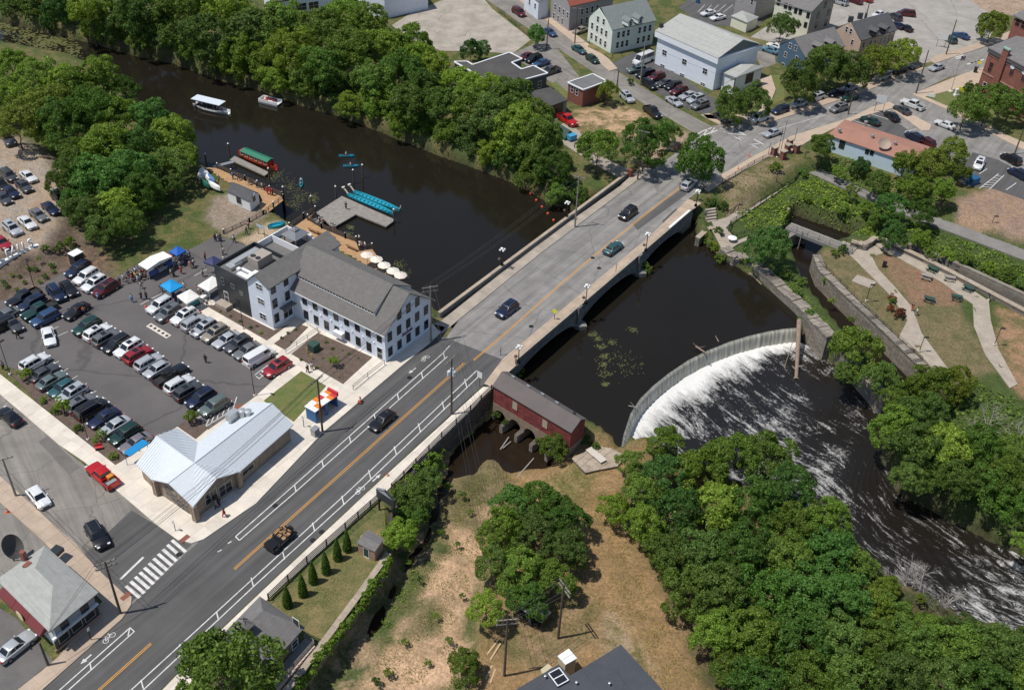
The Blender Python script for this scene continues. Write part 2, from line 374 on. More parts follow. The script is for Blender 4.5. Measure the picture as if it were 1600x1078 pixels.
me.loops.add(Fq.size); me.loops.foreach_set('vertex_index', Fq.ravel().astype(np.int32))
me.polygons.add(len(Fq)); me.polygons.foreach_set('loop_start', np.arange(0, Fq.size, 4, dtype=np.int32))
me.polygons.foreach_set('use_smooth', np.ones(len(Fq), bool)); me.update(); me.validate()
for nm, arr in (('ca', ca), ('cb', cb)):
    at = me.color_attributes.new(nm, 'FLOAT_COLOR', 'POINT')
    at.data.foreach_set('color', np.concatenate([arr.reshape(-1, 3), np.ones((nx*ny, 1))], 1).astype(np.float32).ravel())
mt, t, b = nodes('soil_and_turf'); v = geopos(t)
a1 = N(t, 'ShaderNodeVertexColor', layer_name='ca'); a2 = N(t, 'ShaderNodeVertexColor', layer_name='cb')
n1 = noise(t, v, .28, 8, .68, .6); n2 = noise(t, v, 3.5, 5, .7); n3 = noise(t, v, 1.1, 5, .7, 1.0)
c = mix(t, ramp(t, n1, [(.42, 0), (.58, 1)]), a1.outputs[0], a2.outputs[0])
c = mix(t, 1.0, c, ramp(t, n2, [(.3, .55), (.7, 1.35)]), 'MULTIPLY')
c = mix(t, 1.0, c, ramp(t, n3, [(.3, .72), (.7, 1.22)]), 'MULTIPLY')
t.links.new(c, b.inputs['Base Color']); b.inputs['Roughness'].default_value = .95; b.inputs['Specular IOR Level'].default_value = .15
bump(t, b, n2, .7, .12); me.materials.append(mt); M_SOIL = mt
tag(new('ground', me), kind='structure')

# ---------------------------------------------------------------- materials of the setting
M_ASPH = mat('asphalt_new', (.10, .098, .097), .9, .10, .18, (.08, .078, .077), 9, .15, streak=R(57))
M_LOT = mat('asphalt_lot', (.128, .118, .117), .9, .12, .15, (.10, .093, .092), 7, .15, crack=.05)
M_OLD = mat('asphalt_worn', (.245, .225, .20), .92, .11, .22, (.175, .16, .143), 6, .2, crack=.13, streak=R(125))
M_BRD = mat('asphalt_bridge', (.255, .242, .228), .92, .10, .3, (.185, .176, .166), 8, .2, crack=.1, streak=R(56))
M_CONC = mat('concrete_pale', (.70, .635, .545), .85, .05, .5, (.60, .54, .465), 6, .1, tint=True)
M_CONT = mat('concrete_tan', (.47, .365, .275), .88, .07, .6, (.39, .31, .24), 6, .1, tint=True)
M_CONG = mat('concrete_grey', (.40, .345, .285), .88, .1, .5, (.31, .265, .22), 6, .1, tint=True)
M_GRAV = mat('gravel_pale', (.36, .333, .30), .95, .14, .25, (.27, .25, .225), 5, .3, crack=.07)
M_MULCH = mat('bark_mulch', (.095, .07, .055), .95, .3, 1.2, (.14, .10, .08), 8, .5)
M_LAWN = mat('lawn', (.10, .135, .035), .95, .35, .5, (.16, .15, .055), 9, .5)
M_DRYL = mat('lawn_dry', (.205, .16, .07), .95, .4, .4, (.075, .095, .026), 5, .8)
M_WHITE = mat('road_paint_white', (.70, .69, .665), .7, .1, 1.5, (.46, .45, .43), 9)
M_YEL = mat('road_paint_yellow', (.62, .30, .045), .7, .08, 2, (.5, .25, .06), 14)
M_STONE = courses('stone_courses', (.30, .265, .215), (.19, .165, .135), (.10, .088, .075), .9, .42, .03, bumpy=.6)
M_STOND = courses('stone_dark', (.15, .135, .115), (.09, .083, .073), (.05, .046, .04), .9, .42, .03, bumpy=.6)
M_STONT = courses('stone_tan', (.34, .255, .18), (.25, .185, .13), (.17, .13, .1), .5, .25, .03, bumpy=.5)
M_COPE = mat('coping_stone', (.42, .35, .27), .85, .12, 1.0, (.32, .26, .2), 5, .2, tint=True)
M_WOODD = mat('deck_board', (.46, .28, .14), .75, .12, 1.5, (.36, .21, .11), 6, tint=True)
M_WOODG = mat('weathered_board', (.30, .275, .245), .85, .12, 1.2, (.22, .2, .18), 6)
M_POLE = mat('pole_wood', (.13, .095, .07), .85, .15, 3, None, 10)
M_POLEG = mat('pole_wood_grey', (.30, .265, .23), .85, .12, 3, None, 10)
M_STEEL = plain('galvanised_steel', (.42, .43, .43), .45, .6)
M_DARKM = plain('dark_metal', (.03, .03, .032), .45, .4)
M_WHITEM = plain('white_enamel', (.78, .78, .77), .4)
M_GLOBE = plain('lamp_globe_white', (.85, .85, .82), .25)
M_CABLE = plain('cable_black', (.05, .05, .05), .6)

# ---------------------------------------------------------------- water
def offset(P, d, keep):
    n = len(P); out = []
    sg = 1 if area(P) > 0 else -1
    for i in range(n):
        p = P[i]
        if i in keep: out.append(p); continue
        a = P[i-1]; c = P[(i+1) % n]; e = Vector((c[0]-a[0], c[1]-a[1])).normalized()
        out.append(Vector((p[0]+e.y*d*sg, p[1]-e.x*d*sg, p[2])))
    return out
def water_mat(name, base, rough, bscale, bst, weed=0):
    mt, t, b = nodes(name); v = geopos(t)
    n = noise(t, v, .05, 4, .6); c = mix(t, n, tuple(x*.75 for x in base), tuple(x*1.3 for x in base))
    t.links.new(c, b.inputs['Base Color']); b.inputs['Roughness'].default_value = rough; b.inputs['IOR'].default_value = 1.33
    bump(t, b, noise(t, v, bscale, 4, .6, .4), bst, .05); return mt
M_POND = water_mat('pond_water', (.0135, .0113, .008), .06, 1.6, .22)
k0 = len(near_bank)
pw = offset(POND, 2.2, set(range(k0-1, k0+len(crest_px))))
tag(MB().sheet(pw, ZW).build('pond_water', M_POND), kind='structure')
M_TAIL = water_mat('tailrace_water', (.02, .0135, .008), .12, 2.5, .2)
tag(MB().sheet(offset(TAIL, 2.0, set()), ZT-.02).build('tailrace_water', M_TAIL), kind='structure')
tag(MB().sheet(offset(STRM, .9, set()), -4.42).build('stream_water', M_TAIL), kind='structure')
M_CHANW = water_mat('channel_water', (.014, .010, .007), .1, 2.5, .5)
tag(MB().sheet(offset(CHAN, 1.0, set()), ZC).build('channel_water', M_CHANW), kind='structure')
tag(MB().sheet(offset(CHN2, .8, set()), -4.5).build('mill_race_water', M_CHANW), kind='structure')
# dam: curved fall
def resample(P, n):
    P = [Vector((p[0], p[1])) for p in P]; D = [0]
    for a, b_ in zip(P[:-1], P[1:]): D.append(D[-1]+(b_-a).length)
    out = []
    for k in range(n):
        s = D[-1]*k/(n-1); i = max(0, min(len(D)-2, next((j for j in range(len(D)-1) if D[j+1] >= s), len(D)-2)))
        t_ = (s-D[i])/max(1e-9, D[i+1]-D[i]); out.append(P[i].lerp(P[i+1], t_))
    return out, D[-1]
def smooth(P, k):
    for _ in range(k): P = [P[0]]+[(P[i-1]+P[i]*2+P[i+1])/4 for i in range(1, len(P)-1)]+[P[-1]]
    return P
arc, ALEN = resample(PZ(crest_px, ZW), 160); arc = smooth(arc, 30)
nrm = []
for i in range(len(arc)):
    e = (arc[min(i+1, 159)]-arc[max(i-1, 0)]).normalized(); nrm.append(Vector((e.y, -e.x)))
prof = [(-1.6, ZW-.02), (-.7, ZW-.03), (-.1, ZW-.06), (.22, ZW-.2), (.42, ZW-.6), (.55, ZW-1.2), (.66, ZW-1.8), (.8, ZW-2.5), (1.0, ZD+.15), (1.5, ZD-.05)]
vs_ = []; uv = []
for i in range(160):
    wob = .05*math.sin(i*1.7)+.04*math.sin(i*4.1)
    for k, (o_, z_) in enumerate(prof):
        w_ = wob if k > 3 else 0
        vs_.append((arc[i].x+nrm[i].x*(o_+w_), arc[i].y+nrm[i].y*(o_+w_), z_)); uv.append((ALEN*i/159, k*.45))
fs_ = [(i*10+k, (i+1)*10+k, (i+1)*10+k+1, i*10+k+1) for i in range(159) for k in range(9)]
def uvmesh(name, vs, fs, uv, extra, mt):
    me = bpy.data.meshes.new(name); me.from_pydata(vs, [], fs)
    a = me.attributes.new('flow', 'FLOAT2', 'POINT'); a.data.foreach_set('vector', np.array(uv, np.float32).ravel())
    if extra is not None:
        a = me.attributes.new('foam', 'FLOAT', 'POINT'); a.data.foreach_set('value', np.array(extra, np.float32))
    me.polygons.foreach_set('use_smooth', [True]*len(fs)); me.materials.append(mt); me.update(); return me
mt, t, b = nodes('falling_water')
fl = N(t, 'ShaderNodeAttribute', attribute_name='flow'); mp = N(t, 'ShaderNodeMapping'); mp.inputs['Scale'].default_value = (2.3, .2, 1); t.links.new(fl.outputs['Vector'], mp.inputs[0])
n1 = noise(t, mp.outputs[0], 1.0, 6, .7); mp2 = N(t, 'ShaderNodeMapping'); mp2.inputs['Scale'].default_value = (.35, .05, 1); t.links.new(fl.outputs['Vector'], mp2.inputs[0])
n2 = noise(t, mp2.outputs[0], 1.0, 3)
sx = N(t, 'ShaderNodeSeparateXYZ'); t.links.new(fl.outputs['Vector'], sx.inputs[0])
c = mix(t, ramp(t, n1, [(.33, 0), (.66, 1)]), (.17, .16, .115), (.74, .73, .66))
c = mix(t, ramp(t, n2, [(.35, .0), (.65, .55)]), c, (.42, .40, .31))
top = N(t, 'ShaderNodeMapRange'); top.inputs[1].default_value = .7; top.inputs[2].default_value = 1.5; t.links.new(sx.outputs[1], top.inputs[0])
c = mix(t, top.outputs[0], (.013, .01, .007), c)
t.links.new(c, b.inputs['Base Color']); b.inputs['Roughness'].default_value = .25; bump(t, b, n1, .4, .1)
dam = thing('dam', 'curved weir with a white sheet of falling river water', 'dam', (0, 0, 0))
new('falling_water', uvmesh('falling_water', vs_, fs_, uv, None, mt), dam)
dm = MB()
for i in range(0, 159, 3):
    j = min(i+3, 159); q = [arc[i]-nrm[i]*1.4, arc[j]-nrm[j]*1.4, arc[j]+nrm[j]*.12, arc[i]+nrm[i]*.12]
    dm.prism(q, ZD-1.5, ZW-.16)
dm.build('dam_wall', M_STOND, dam)
# river below the dam
LB, ll = resample(PZ(dl, ZD), 300); RB, rl = resample(PZ(dr, ZD), 300)
a0, a1_ = arc[0]+nrm[0]*.7, arc[-1]+nrm[-1]*.7
NS = 110; vs_ = []; uv = []; fo = []
for j in range(300):
    tt = j/299
    for i in range(NS):
        s_ = i/(NS-1); k = min(159, int(s_*159)); base = arc[k]+nrm[k]*.75
        bul = base-(a0.lerp(a1_, s_)); ss = (s_-.5)*1.16+.5
        p = LB[j].lerp(RB[j], ss)
        near = math.exp(-(tt*ll)/7.0)
        bl = (a0.lerp(a1_, s_)+bul)-(LB[0].lerp(RB[0], ss)) 
        p = p + bl*near
        dist_ = tt*(ll+rl)/2
        fr = math.exp(-dist_/1.5)*1.05 + .27*math.exp(-dist_/11)*(1-.6*sstep(.55, .95, s_)) + .13*math.exp(-((s_-.42)/.2)**2)*sstep(6, 20, dist_)
        fr += .27*sstep(44, 60, dist_)*(1-.3*s_)
        z = ZD + .10*math.sin(dist_*1.9+s_*9)*math.sin(s_*60+dist_*.7)*(.35+sstep(44, 56, dist_)*1.6) + .55*math.exp(-dist_/1.6)
        vs_.append((p.x, p.y, z)); uv.append((s_*26+2*math.sin(dist_*.12), dist_)); fo.append(fr)
fs_ = [(j*NS+i, j*NS+i+1, (j+1)*NS+i+1, (j+1)*NS+i) for j in range(299) for i in range(NS-1)]
mt, t, b = nodes('foaming_river')
fl = N(t, 'ShaderNodeAttribute', attribute_name='flow'); fa = N(t, 'ShaderNodeAttribute', attribute_name='foam')
mp = N(t, 'ShaderNodeMapping'); mp.inputs['Scale'].default_value = (.95, .17, 1); t.links.new(fl.outputs['Vector'], mp.inputs[0])
n1 = noise(t, mp.outputs[0], 1.0, 10, .74, .9)
mp2 = N(t, 'ShaderNodeMapping'); mp2.inputs['Scale'].default_value = (5.0, 2.0, 1); t.links.new(fl.outputs['Vector'], mp2.inputs[0])
n2 = noise(t, mp2.outputs[0], 1.0, 6, .75, .8)
k = math_(t, 'ADD', math_(t, 'MULTIPLY', n1, .62), math_(t, 'MULTIPLY', n2, .38))
k = math_(t, 'ADD', k, math_(t, 'MULTIPLY', fa.outputs['Fac'], .34))
k = math_(t, 'ADD', k, math_(t, 'MULTIPLY', math_(t, 'SUBTRACT', noise(t, fl.outputs['Vector'], .13, 3, .6, .5), .5), .34))
fm = ramp(t, k, [(.565, 0), (.60, .22), (.66, .55), (.80, 1)])
c = mix(t, fm, (.0145, .012, .0095), (.74, .73, .70)); t.links.new(c, b.inputs['Base Color'])
rr = ramp(t, fm, [(0, .12), (1, .85)]); t.links.new(rr, b.inputs['Roughness']); bump(t, b, k, .5, .25)
tag(new('river_water', uvmesh('river_water', vs_, fs_, uv, fo, mt)), kind='structure')
# ---------------------------------------------------------------- roads, lots and pavements
def sheet(name, px, z, m_, zs=0): return tag(MB().sheet([(p.x, p.y, z) for p in GL(px, zs)]).build(name, m_), kind='structure')
LC = [(40, 1105), (66, 1078), (191, 967)]                       # left kerb of the main street, bottom
LC2 = [(311, 846), (400, 787), (505, 676), (628, 572), (690, 522)]
RC = [(225, 1105), (258, 1070), (337, 990), (400, 930), (571, 770), (705, 647), (755, 602), (785, 562)]
main_lo = LC + [(205, 945), (262, 890), (311, 846)] + LC2[1:] + [(697, 528), (786, 562)] + RC[::-1][1:]
ROAD = sheet('main_street', main_lo, .0, M_ASPH)
NROAD = sheet('bridge_road', [(697, 528), (717, 500), (840, 400), (996, 282), (1090, 215), (1150, 190), (1190, 196), (1290, 164), (1345, 146), (1400, 124), (1460, 100), (1610, 50), (1700, 20), (1700, 62), (1610, 88), (1480, 122), (1425, 148), (1395, 158), (1362, 168), (1330, 184), (1235, 214), (1174, 247), (1121, 277), (1075, 312), (1015, 370), (837, 519), (786, 562)], .002, M_BRD)
sheet('side_street', [(-90, 545), (0, 616), (92, 695), (186, 770), (246, 821), (278, 844), (311, 846), (262, 890), (205, 945), (193, 936), (165, 905), (120, 852), (0, 744), (-90, 665)], -.004, M_OLD)
sheet('street_patch', [(130, 868), (205, 797), (246, 821), (278, 844), (300, 850), (206, 940), (193, 936), (165, 905)], .002, M_ASPH)
sheet('hill_street', [(1095, 214), (1010, 165), (930, 115), (850, 62), (760, 0), (720, -30), (790, -40), (840, 5), (870, 35), (905, 62), (950, 100), (965, 112), (1050, 165), (1110, 197), (1150, 192)], -.002, M_OLD)
sheet('far_lot', [(1230, 20), (1300, -20), (1420, -60), (1560, 30), (1545, 62), (1460, 96), (1440, 100), (1390, 70), (1330, 50), (1240, 70), (1180, 78), (1170, 60)], -.006, M_GRAV)
sheet('east_street', [(1425, 148), (1480, 172), (1560, 212), (1700, 280), (1700, 345), (1600, 300), (1545, 285), (1495, 265), (1445, 222), (1395, 190), (1350, 172), (1395, 158)], 0.0, M_BRD)
sheet('corner_lot', [(1300, 205), (1330, 184), (1378, 172), (1400, 190), (1450, 225), (1460, 240), (1360, 210)], .008, M_ASPH)
sheet('east_lot', [(1520, 238), (1560, 250), (1650, 300), (1650, 330), (1555, 296), (1500, 288), (1498, 270)], .006, M_ASPH)
sheet('vacant_lot', [(612, 40), (640, 22), (740, -20), (770, 15), (830, 62), (800, 85), (745, 80), (690, 80), (640, 60)], -.006, mat('cracked_concrete', (.41, .362, .31), .95, .12, .25, (.27, .245, .2), 2.5, .4, crack=.16))
sheet('yard_paving', [(860, 62), (905, 120), (890, 150), (855, 125), (812, 96), (800, 85), (835, 68)], -.001, M_OLD)
sheet('hall_lot', [(958, 98), (990, 82), (1025, 92), (1112, 152), (1150, 170), (1105, 182), (1050, 160), (985, 118), (965, 112)], .003, M_ASPH)
sheet('back_lot', [(1060, 12), (1110, -25), (1215, 10), (1185, 40), (1145, 42), (1090, 38), (1075, 22)], .001, M_ASPH)
sheet('drive', [(880, 225), (868, 200), (885, 190), (905, 205), (925, 238), (990, 268), (975, 282), (930, 258)], -.001, M_CONG)
sheet('blue_house_drive', [(1188, 70), (1210, 78), (1212, 100), (1190, 108), (1180, 85)], .001, M_OLD)
LOTP = [(-60, 590), (-60, 500), (0, 472), (55, 450), (107, 422), (140, 424), (176, 437), (205, 418), (250, 396), (298, 389), (338, 368), (380, 380), (405, 400), (420, 450), (400, 500), (345, 478), (306, 480), (312, 490), (372, 526), (427, 556), (449, 575), (397, 622), (372, 640), (326, 672), (300, 652), (272, 671), (235, 690), (215, 700), (190, 708), (140, 662), (75, 615), (25, 577), (0, 560), (-60, 520)][0:]
LOTP = [(-60, 548)] + LOTP[1:-2]
sheet('parking_lot', LOTP, .003, M_LOT)
sheet('house_lot', [(-80, 760), (0, 783), (75, 848), (92, 870), (60, 880), (0, 920), (-80, 980)], .0, M_OLD)
sheet('front_lot', [(-80, 960), (0, 950), (25, 965), (85, 1035), (60, 1050), (35, 1078), (-10, 1120), (-80, 1120)], .0, mat('asphalt_front', (.15, .142, .135), .92, .12, .4, (.11, .104, .1), 7, .2))
BF = Frame((797, 572), 56.2, .9); BF.o[2] = 0
# kerbed pavements made of single slabs
def pavement(name, px, m_, ang, lx, ly, z1=.12, slabs=True, gap=.012, limit=300):
    P = [(p.x, p.y) for p in (q if isinstance(q, Vector) else G(*q) for q in px)]
    o = tag(MB().prism(P, -.05, z1-.03).build(name, m_), kind='structure')
    if not slabs:
        o.data = MB().prism(P, -.05, z1).mesh(name, m_); return o
    T = tiles(P, ang, lx, ly, gap); T.sort(key=lambda q: q[0][0][1])
    r_ = MB()
    for k, cell in enumerate(T):
        b_ = MB() if k < limit else r_
        for q in cell: b_.prism(q, z1-.031, z1)
        if k < limit: b_.build('slab', m_, o)
    if r_.v: tag(r_.build('slabs', m_, o), kind='stuff')
    return o
AS = math.radians(57.0)
plaza = [(186, 770), (246, 821), (278, 844), (300, 849), (318, 843), (400, 787), (505, 676), (628, 572), (672, 536), (697, 512), (676, 507), (640, 505), (560, 470), (470, 470), (400, 480), (345, 460), (330, 470), (306, 480), (312, 490), (372, 526), (427, 556), (449, 575), (397, 622), (372, 640), (326, 672), (300, 652), (272, 671), (235, 690), (207, 712), (180, 727), (160, 742)]
pavement('lot_pavement', [(-60, 570), (0, 616), (92, 695), (132, 722), (186, 770), (160, 742), (180, 727), (0, 585), (-60, 540)], M_CONC, AS, 2.2, 2.2)
pavement('plaza_pavement', plaza, M_CONC, AS, 2.2, 2.2)
pavement('south_pavement', [(225, 1110), (258, 1074), (337, 993), (400, 933), (571, 773), (705, 650), (755, 605), (770, 606), (737, 640), (612, 760), (600, 772), (417, 938), (345, 1005), (290, 1078), (260, 1110)], M_CONC, AS, 1.9, 1.9)
pavement('corner_pavement', [(20, 1110), (66, 1078), (191, 967), (205, 945), (206, 932), (196, 930), (150, 887), (120, 852), (0, 744), (-60, 690), (-60, 720), (0, 785), (70, 848), (90, 870), (160, 940), (92, 1026), (70, 1045), (0, 1100)], M_CONT, AS, 1.9, 1.9)
pavement('bridge_pavement_north', [(690, 522), (717, 500), (840, 400), (996, 282), (1020, 265), (1000, 262), (968, 292), (840, 382), (688, 503), (676, 507)], M_CONG, math.radians(56), 1.8, 2.4)
pavement('bridge_pavement_south', [(755, 602), (785, 562), (837, 519), (1015, 370), (1075, 312), (1096, 318), BF.W(60.5, .53), BF.W(2, .53), BF.W(1.5, -.1), (786, 590), (768, 606)], M_CONT, math.radians(56), 1.8, 2.4)
pavement('upper_pavement_south', [(1100, 296), (1121, 277), (1174, 247), (1235, 214), (1330, 184), (1362, 168), (1390, 160), (1402, 168), (1350, 182), (1300, 203), (1262, 222), (1235, 240), (1200, 247), (1130, 285), (1107, 300)], M_CONT, R(40), 1.9, 1.9, slabs=False)
pavement('upper_pavement_north', [(1150, 190), (1190, 196), (1290, 164), (1345, 146), (1400, 124), (1445, 108), (1440, 98), (1400, 108), (1345, 130), (1285, 152), (1195, 180), (1135, 180), (1098, 180), (1105, 186)], M_CONT, R(40), 1.9, 1.9, slabs=False)
pavement('far_pavement', [(1460, 100), (1610, 50), (1640, 35), (1600, 40), (1548, 62), (1462, 88), (1452, 94)], M_CONT, R(40), 1.9, 1.9, slabs=False)
pavement('brick_building_pavement', [(1425, 148), (1500, 118), (1610, 82), (1600, 98), (1535, 130), (1445, 152), (1500, 175), (1580, 215), (1640, 240), (1640, 255), (1560, 215), (1480, 172)], M_CONT, R(40), 1.9, 1.9, slabs=False)
pavement('lot_divider_pavement', [(1395, 172), (1404, 168), (1455, 196), (1452, 205), (1440, 205)], M_CONT, R(40), 1.9, 1.9, slabs=False)
pavement('hill_pavement', [(765, -40), (800, -25), (850, 10), (900, 55), (950, 92), (965, 108), (952, 112), (935, 98), (885, 58), (835, 18), (780, -20)], M_CONT, R(126), 1.9, 1.9, slabs=False)
pavement('corner_island', [(1095, 180), (1105, 186), (1140, 203), (1148, 198), (1128, 190), (1108, 178)], M_CONT, R(40), 1.9, 1.9, slabs=False)
pavement('hall_path', [(1188, 124), (1205, 118), (1212, 140), (1204, 160), (1195, 178), (1182, 182), (1190, 165), (1198, 145), (1190, 135)], M_CONT, R(40), 1.9, 1.9, z1=.05, slabs=False)
# beds and lawns
def bed(name, px, m_, z): return tag(MB().prism([(p.x, p.y) for p in GL(px)], -.04, z).build(name, m_), kind='structure')
bed('lawn', [(412, 627), (471, 581), (510, 604), (459, 660)], M_LAWN, .15)
bed('mulch_bed', [(455, 554), (497, 521), (582, 559), (536, 601)], M_MULCH, .15)
bed('mulch_bed', [(428, 538), (470, 508), (482, 512), (446, 548)], M_MULCH, .15)
bed('mulch_bed', [(326, 481), (343, 474), (428, 517), (453, 507), (417, 533)], M_MULCH, .15)
bed('mulch_bed', [(15, 583), (25, 577), (75, 615), (140, 662), (190, 707), (207, 712), (180, 727), (60, 630)], M_MULCH, .15)
bed('mulch_bed', [(277, 667), (302, 650), (326, 670), (306, 687)], M_MULCH, .15)
bed('hall_lawn', [(1110, 178), (1125, 165), (1135, 152), (1185, 140), (1198, 150), (1188, 168), (1172, 182), (1145, 186)], M_LAWN, .03)
bed('hall_lawn', [(1206, 118), (1225, 118), (1226, 155), (1205, 165), (1213, 142)], M_LAWN, .03)
bed('civic_lawn', [(1436, 152), (1535, 130), (1590, 170), (1580, 212), (1500, 178)], M_LAWN, .03)
bed('garage_lawn', [(860, 132), (868, 128), (895, 150), (885, 155)], M_LAWN, .03)
bed('side_garden', [(955, 92), (918, 74), (924, 66), (958, 84)], M_DRYL, .2)
bed('yard_lawn', [(418, 950), (600, 790), (606, 864), (556, 930), (505, 1000), (475, 985)], M_DRYL, .02)
bed('hill_verge', [(1080, 30), (1130, 48), (1180, 60), (1230, 72), (1188, 78), (1120, 45), (1060, 25)], M_DRYL, .02)
# paths in the park
ppath = lambda name, px, z, m_=M_CONG: tag(MB().prism([(p.x, p.y) for p in GL(px, z)], z-.3, z).build(name, m_), kind='structure')
ppath('ramp_path', [(1112, 346), (1134, 356), (1140, 350), (1240, 285), (1256, 262), (1246, 248), (1232, 250), (1240, 264), (1200, 290), (1180, 308), (1135, 340)], -1.85)
ppath('wall_path', [(1112, 346), (1134, 356), (1152, 376), (1188, 362), (1188, 366), (1152, 382), (1140, 390), (1128, 382), (1120, 365)], -1.84)
ppath('rail_trail', [(1238, 250), (1262, 256), (1350, 296), (1430, 328), (1520, 352), (1620, 392), (1700, 430), (1700, 455), (1610, 410), (1510, 372), (1420, 338), (1345, 306), (1260, 268)], -1.72, mat('trail_asphalt', (.24, .225, .21), .92, .1, .5, None, 6))
ppath('park_path', [(1318, 376), (1336, 384), (1362, 400), (1372, 420), (1400, 450), (1425, 480), (1440, 520), (1488, 585), (1470, 590), (1430, 545), (1400, 535), (1418, 500), (1392, 462), (1345, 415), (1322, 392), (1310, 382)], -1.9, mat('park_gravel', (.40, .345, .28), .95, .14, .8, (.31, .265, .21), 6, .3))
ppath('park_path', [(1370, 384), (1360, 375), (1372, 372), (1430, 398), (1500, 440), (1545, 470), (1548, 500), (1560, 545), (1590, 600), (1578, 606), (1540, 555), (1522, 510), (1520, 475), (1470, 440), (1420, 412)], -1.895, MATS['park_gravel'])
ppath('path_fork', [(1330, 390), (1345, 376), (1372, 386), (1380, 396), (1364, 400)], -1.905, MATS['park_gravel'])
# ---------------------------------------------------------------- road markings, each stripe its own piece of the road
def line(a, b, w, m_, par, z=.014, name='line'):
    a = G(*a); b = G(*b); d = (b-a); d.z = 0; n_ = Vector((-d.y, d.x, 0)).normalized()*w/2
    return MB().prism([a-n_, b-n_, b+n_, a+n_], z-.006, z).build(name, m_, par)
def poly_line(pts, w, m_, par, name='line', z=.014):
    for a, b in zip(pts[:-1], pts[1:]): line(a, b, w, m_, par, z, name)
Q5 = lambda x, y: (x/3.5, 770+y/3.5)
Q2 = lambda x, y: (400+x/3.9925, 500+y/3.9925)
Q6 = lambda x, y: (400+x/3.5, 770+y/3.5)
poly_line([(200, 1082), (400, 899.5), (543, 769), (745, 579)], .14, M_WHITE, ROAD, 'edge_line')
poly_line([(219, 1082), (400, 912.5), (558, 769), (750, 586)], .14, M_WHITE, ROAD, 'edge_line')
for q in (Q5(775, 1045), Q5(985, 852), Q5(1187, 672), Q5(1377, 487), Q6(148, 340), Q6(312, 186), Q6(472, 40), Q2(706, 962), Q2(866, 815), Q2(1016, 672), Q2(1165, 535), Q2(1306, 396)):
    line((q[0]-1, q[1]-7), (q[0]+2.5, q[1]+6.5), .14, M_WHITE, ROAD, .0135, 'buffer_bar')
poly_line([(88, 1082), (203, 980.5)], .14, M_WHITE, ROAD, 'edge_line'); poly_line([(102, 1082), (210, 986)], .14, M_WHITE, ROAD, 'edge_line')
for q in (Q5(495, 945),): line((q[0]-1, q[1]-6), (q[0]+1, q[1]+6), .14, M_WHITE, ROAD, .0135, 'buffer_bar')
line((203, 980), (210, 986.5), .14, M_WHITE, ROAD, .0135, 'buffer_bar'); line((203, 980), (200, 993), .14, M_WHITE, ROAD, .0132, 'buffer_bar')
poly_line([(368, 838), (447, 769), (692, 552)], .14, M_WHITE, ROAD, 'edge_line'); poly_line([(374, 844), (461, 769), (699, 557)], .14, M_WHITE, ROAD, 'edge_line')
line((368, 838), (374, 844), .14, M_WHITE, ROAD, .0135, 'buffer_bar')
for q in (Q2(245, 1050), Q2(416, 898), Q2(587, 748), Q2(740, 604), Q2(886, 480), Q2(1036, 347), Q2(1173, 224)): line((q[0]-1, q[1]-5), (q[0]+1.2, q[1]+5), .14, M_WHITE, ROAD, .0135, 'buffer_bar')
poly_line([(692, 552), (703, 540)], .14, M_WHITE, ROAD, 'edge_line')
for d in (-.85, .85):
    poly_line([(152+d, 1080+d), (236+d, 1005+d)], .11, M_YEL, ROAD, 'centre_line')
    poly_line([(366+d, 889+d), (700+d, 590+d), (726+d, 567+d)], .11, M_YEL, ROAD, 'centre_line')
    poly_line([(740+d*.7, 563+d*.7), (800+d*.7, 512+d*.7), (860+d*.7, 458+d*.7), (930+d*.7, 398+d*.7), (1066+d*.7, 290+d*.7)], .11, M_YEL, NROAD, 'centre_line')
for a, b in ((Q5(1190, 322), Q5(1212, 310)), (Q5(1246, 276), Q5(1266, 264))): line(a, b, .16, M_WHITE, ROAD, name='dash')
line(Q5(658, 472), Q5(785, 350), .3, M_WHITE, ROAD, name='stop_line')
for k in range(11):
    f_ = k/10; c0 = (Q5(978, 290)[0]*(1-f_)+Q5(727, 540)[0]*f_, Q5(978, 290)[1]*(1-f_)+Q5(727, 540)[1]*f_)
    line((c0[0]-10.8, c0[1]-9.2), (c0[0]+10.8, c0[1]+9.2), .42, M_WHITE, ROAD, name='crosswalk_stripe')
def arrow(a, b, par):
    a = G(*a); b = G(*b); d = (b-a); L = d.length; d.normalize(); n_ = Vector((-d.y, d.x, 0))
    P = [a+n_*.09, a+d*L*.55+n_*.09, a+d*L*.55+n_*.3, b, a+d*L*.55-n_*.3, a+d*L*.55-n_*.09, a-n_*.09]
    MB().prism(P, .008, .014).build('arrow', M_WHITE, par)
arrow(Q5(500, 882), Q5(440, 935), ROAD); arrow(Q2(997, 298), Q2(950, 335), ROAD); arrow(Q2(727, 1006), Q2(778, 960), ROAD)
def bike(c, ang, par, s=1.0):
    c = G(*c); b_ = MB(); ca_, sa_ = math.cos(ang), math.sin(ang)
    T = lambda x, y: (c.x+(x*ca_-y*sa_)*s, c.y+(x*sa_+y*ca_)*s)
    def seg(p, q, w=.07):
        p = Vector(T(*p)); q = Vector(T(*q)); n_ = Vector((-(q-p).y, (q-p).x)).normalized()*w/2
        b_.prism([p-n_, q-n_, q+n_, p+n_], .009+random.uniform(0, .002), .014+random.uniform(0, .001))
    for cx in (-.5, .5):
        for k in range(10): seg((cx+.32*math.cos(k*PI/5), .32*math.sin(k*PI/5)), (cx+.32*math.cos((k+1)*PI/5), .32*math.sin((k+1)*PI/5)))
    for p, q in (((-.5, 0), (-.15, .45)), ((-.15, .45), (.35, .45)), ((.35, .45), (.5, 0)), ((-.15, .45), (.05, 0)), ((.05, 0), (.35, .45)), ((-.5, 0), (.05, 0)), ((.35, .45), (.3, .62)), ((-.25, .55), (-.05, .55))): seg(p, q)
    b_.build('bicycle_symbol', M_WHITE, par)
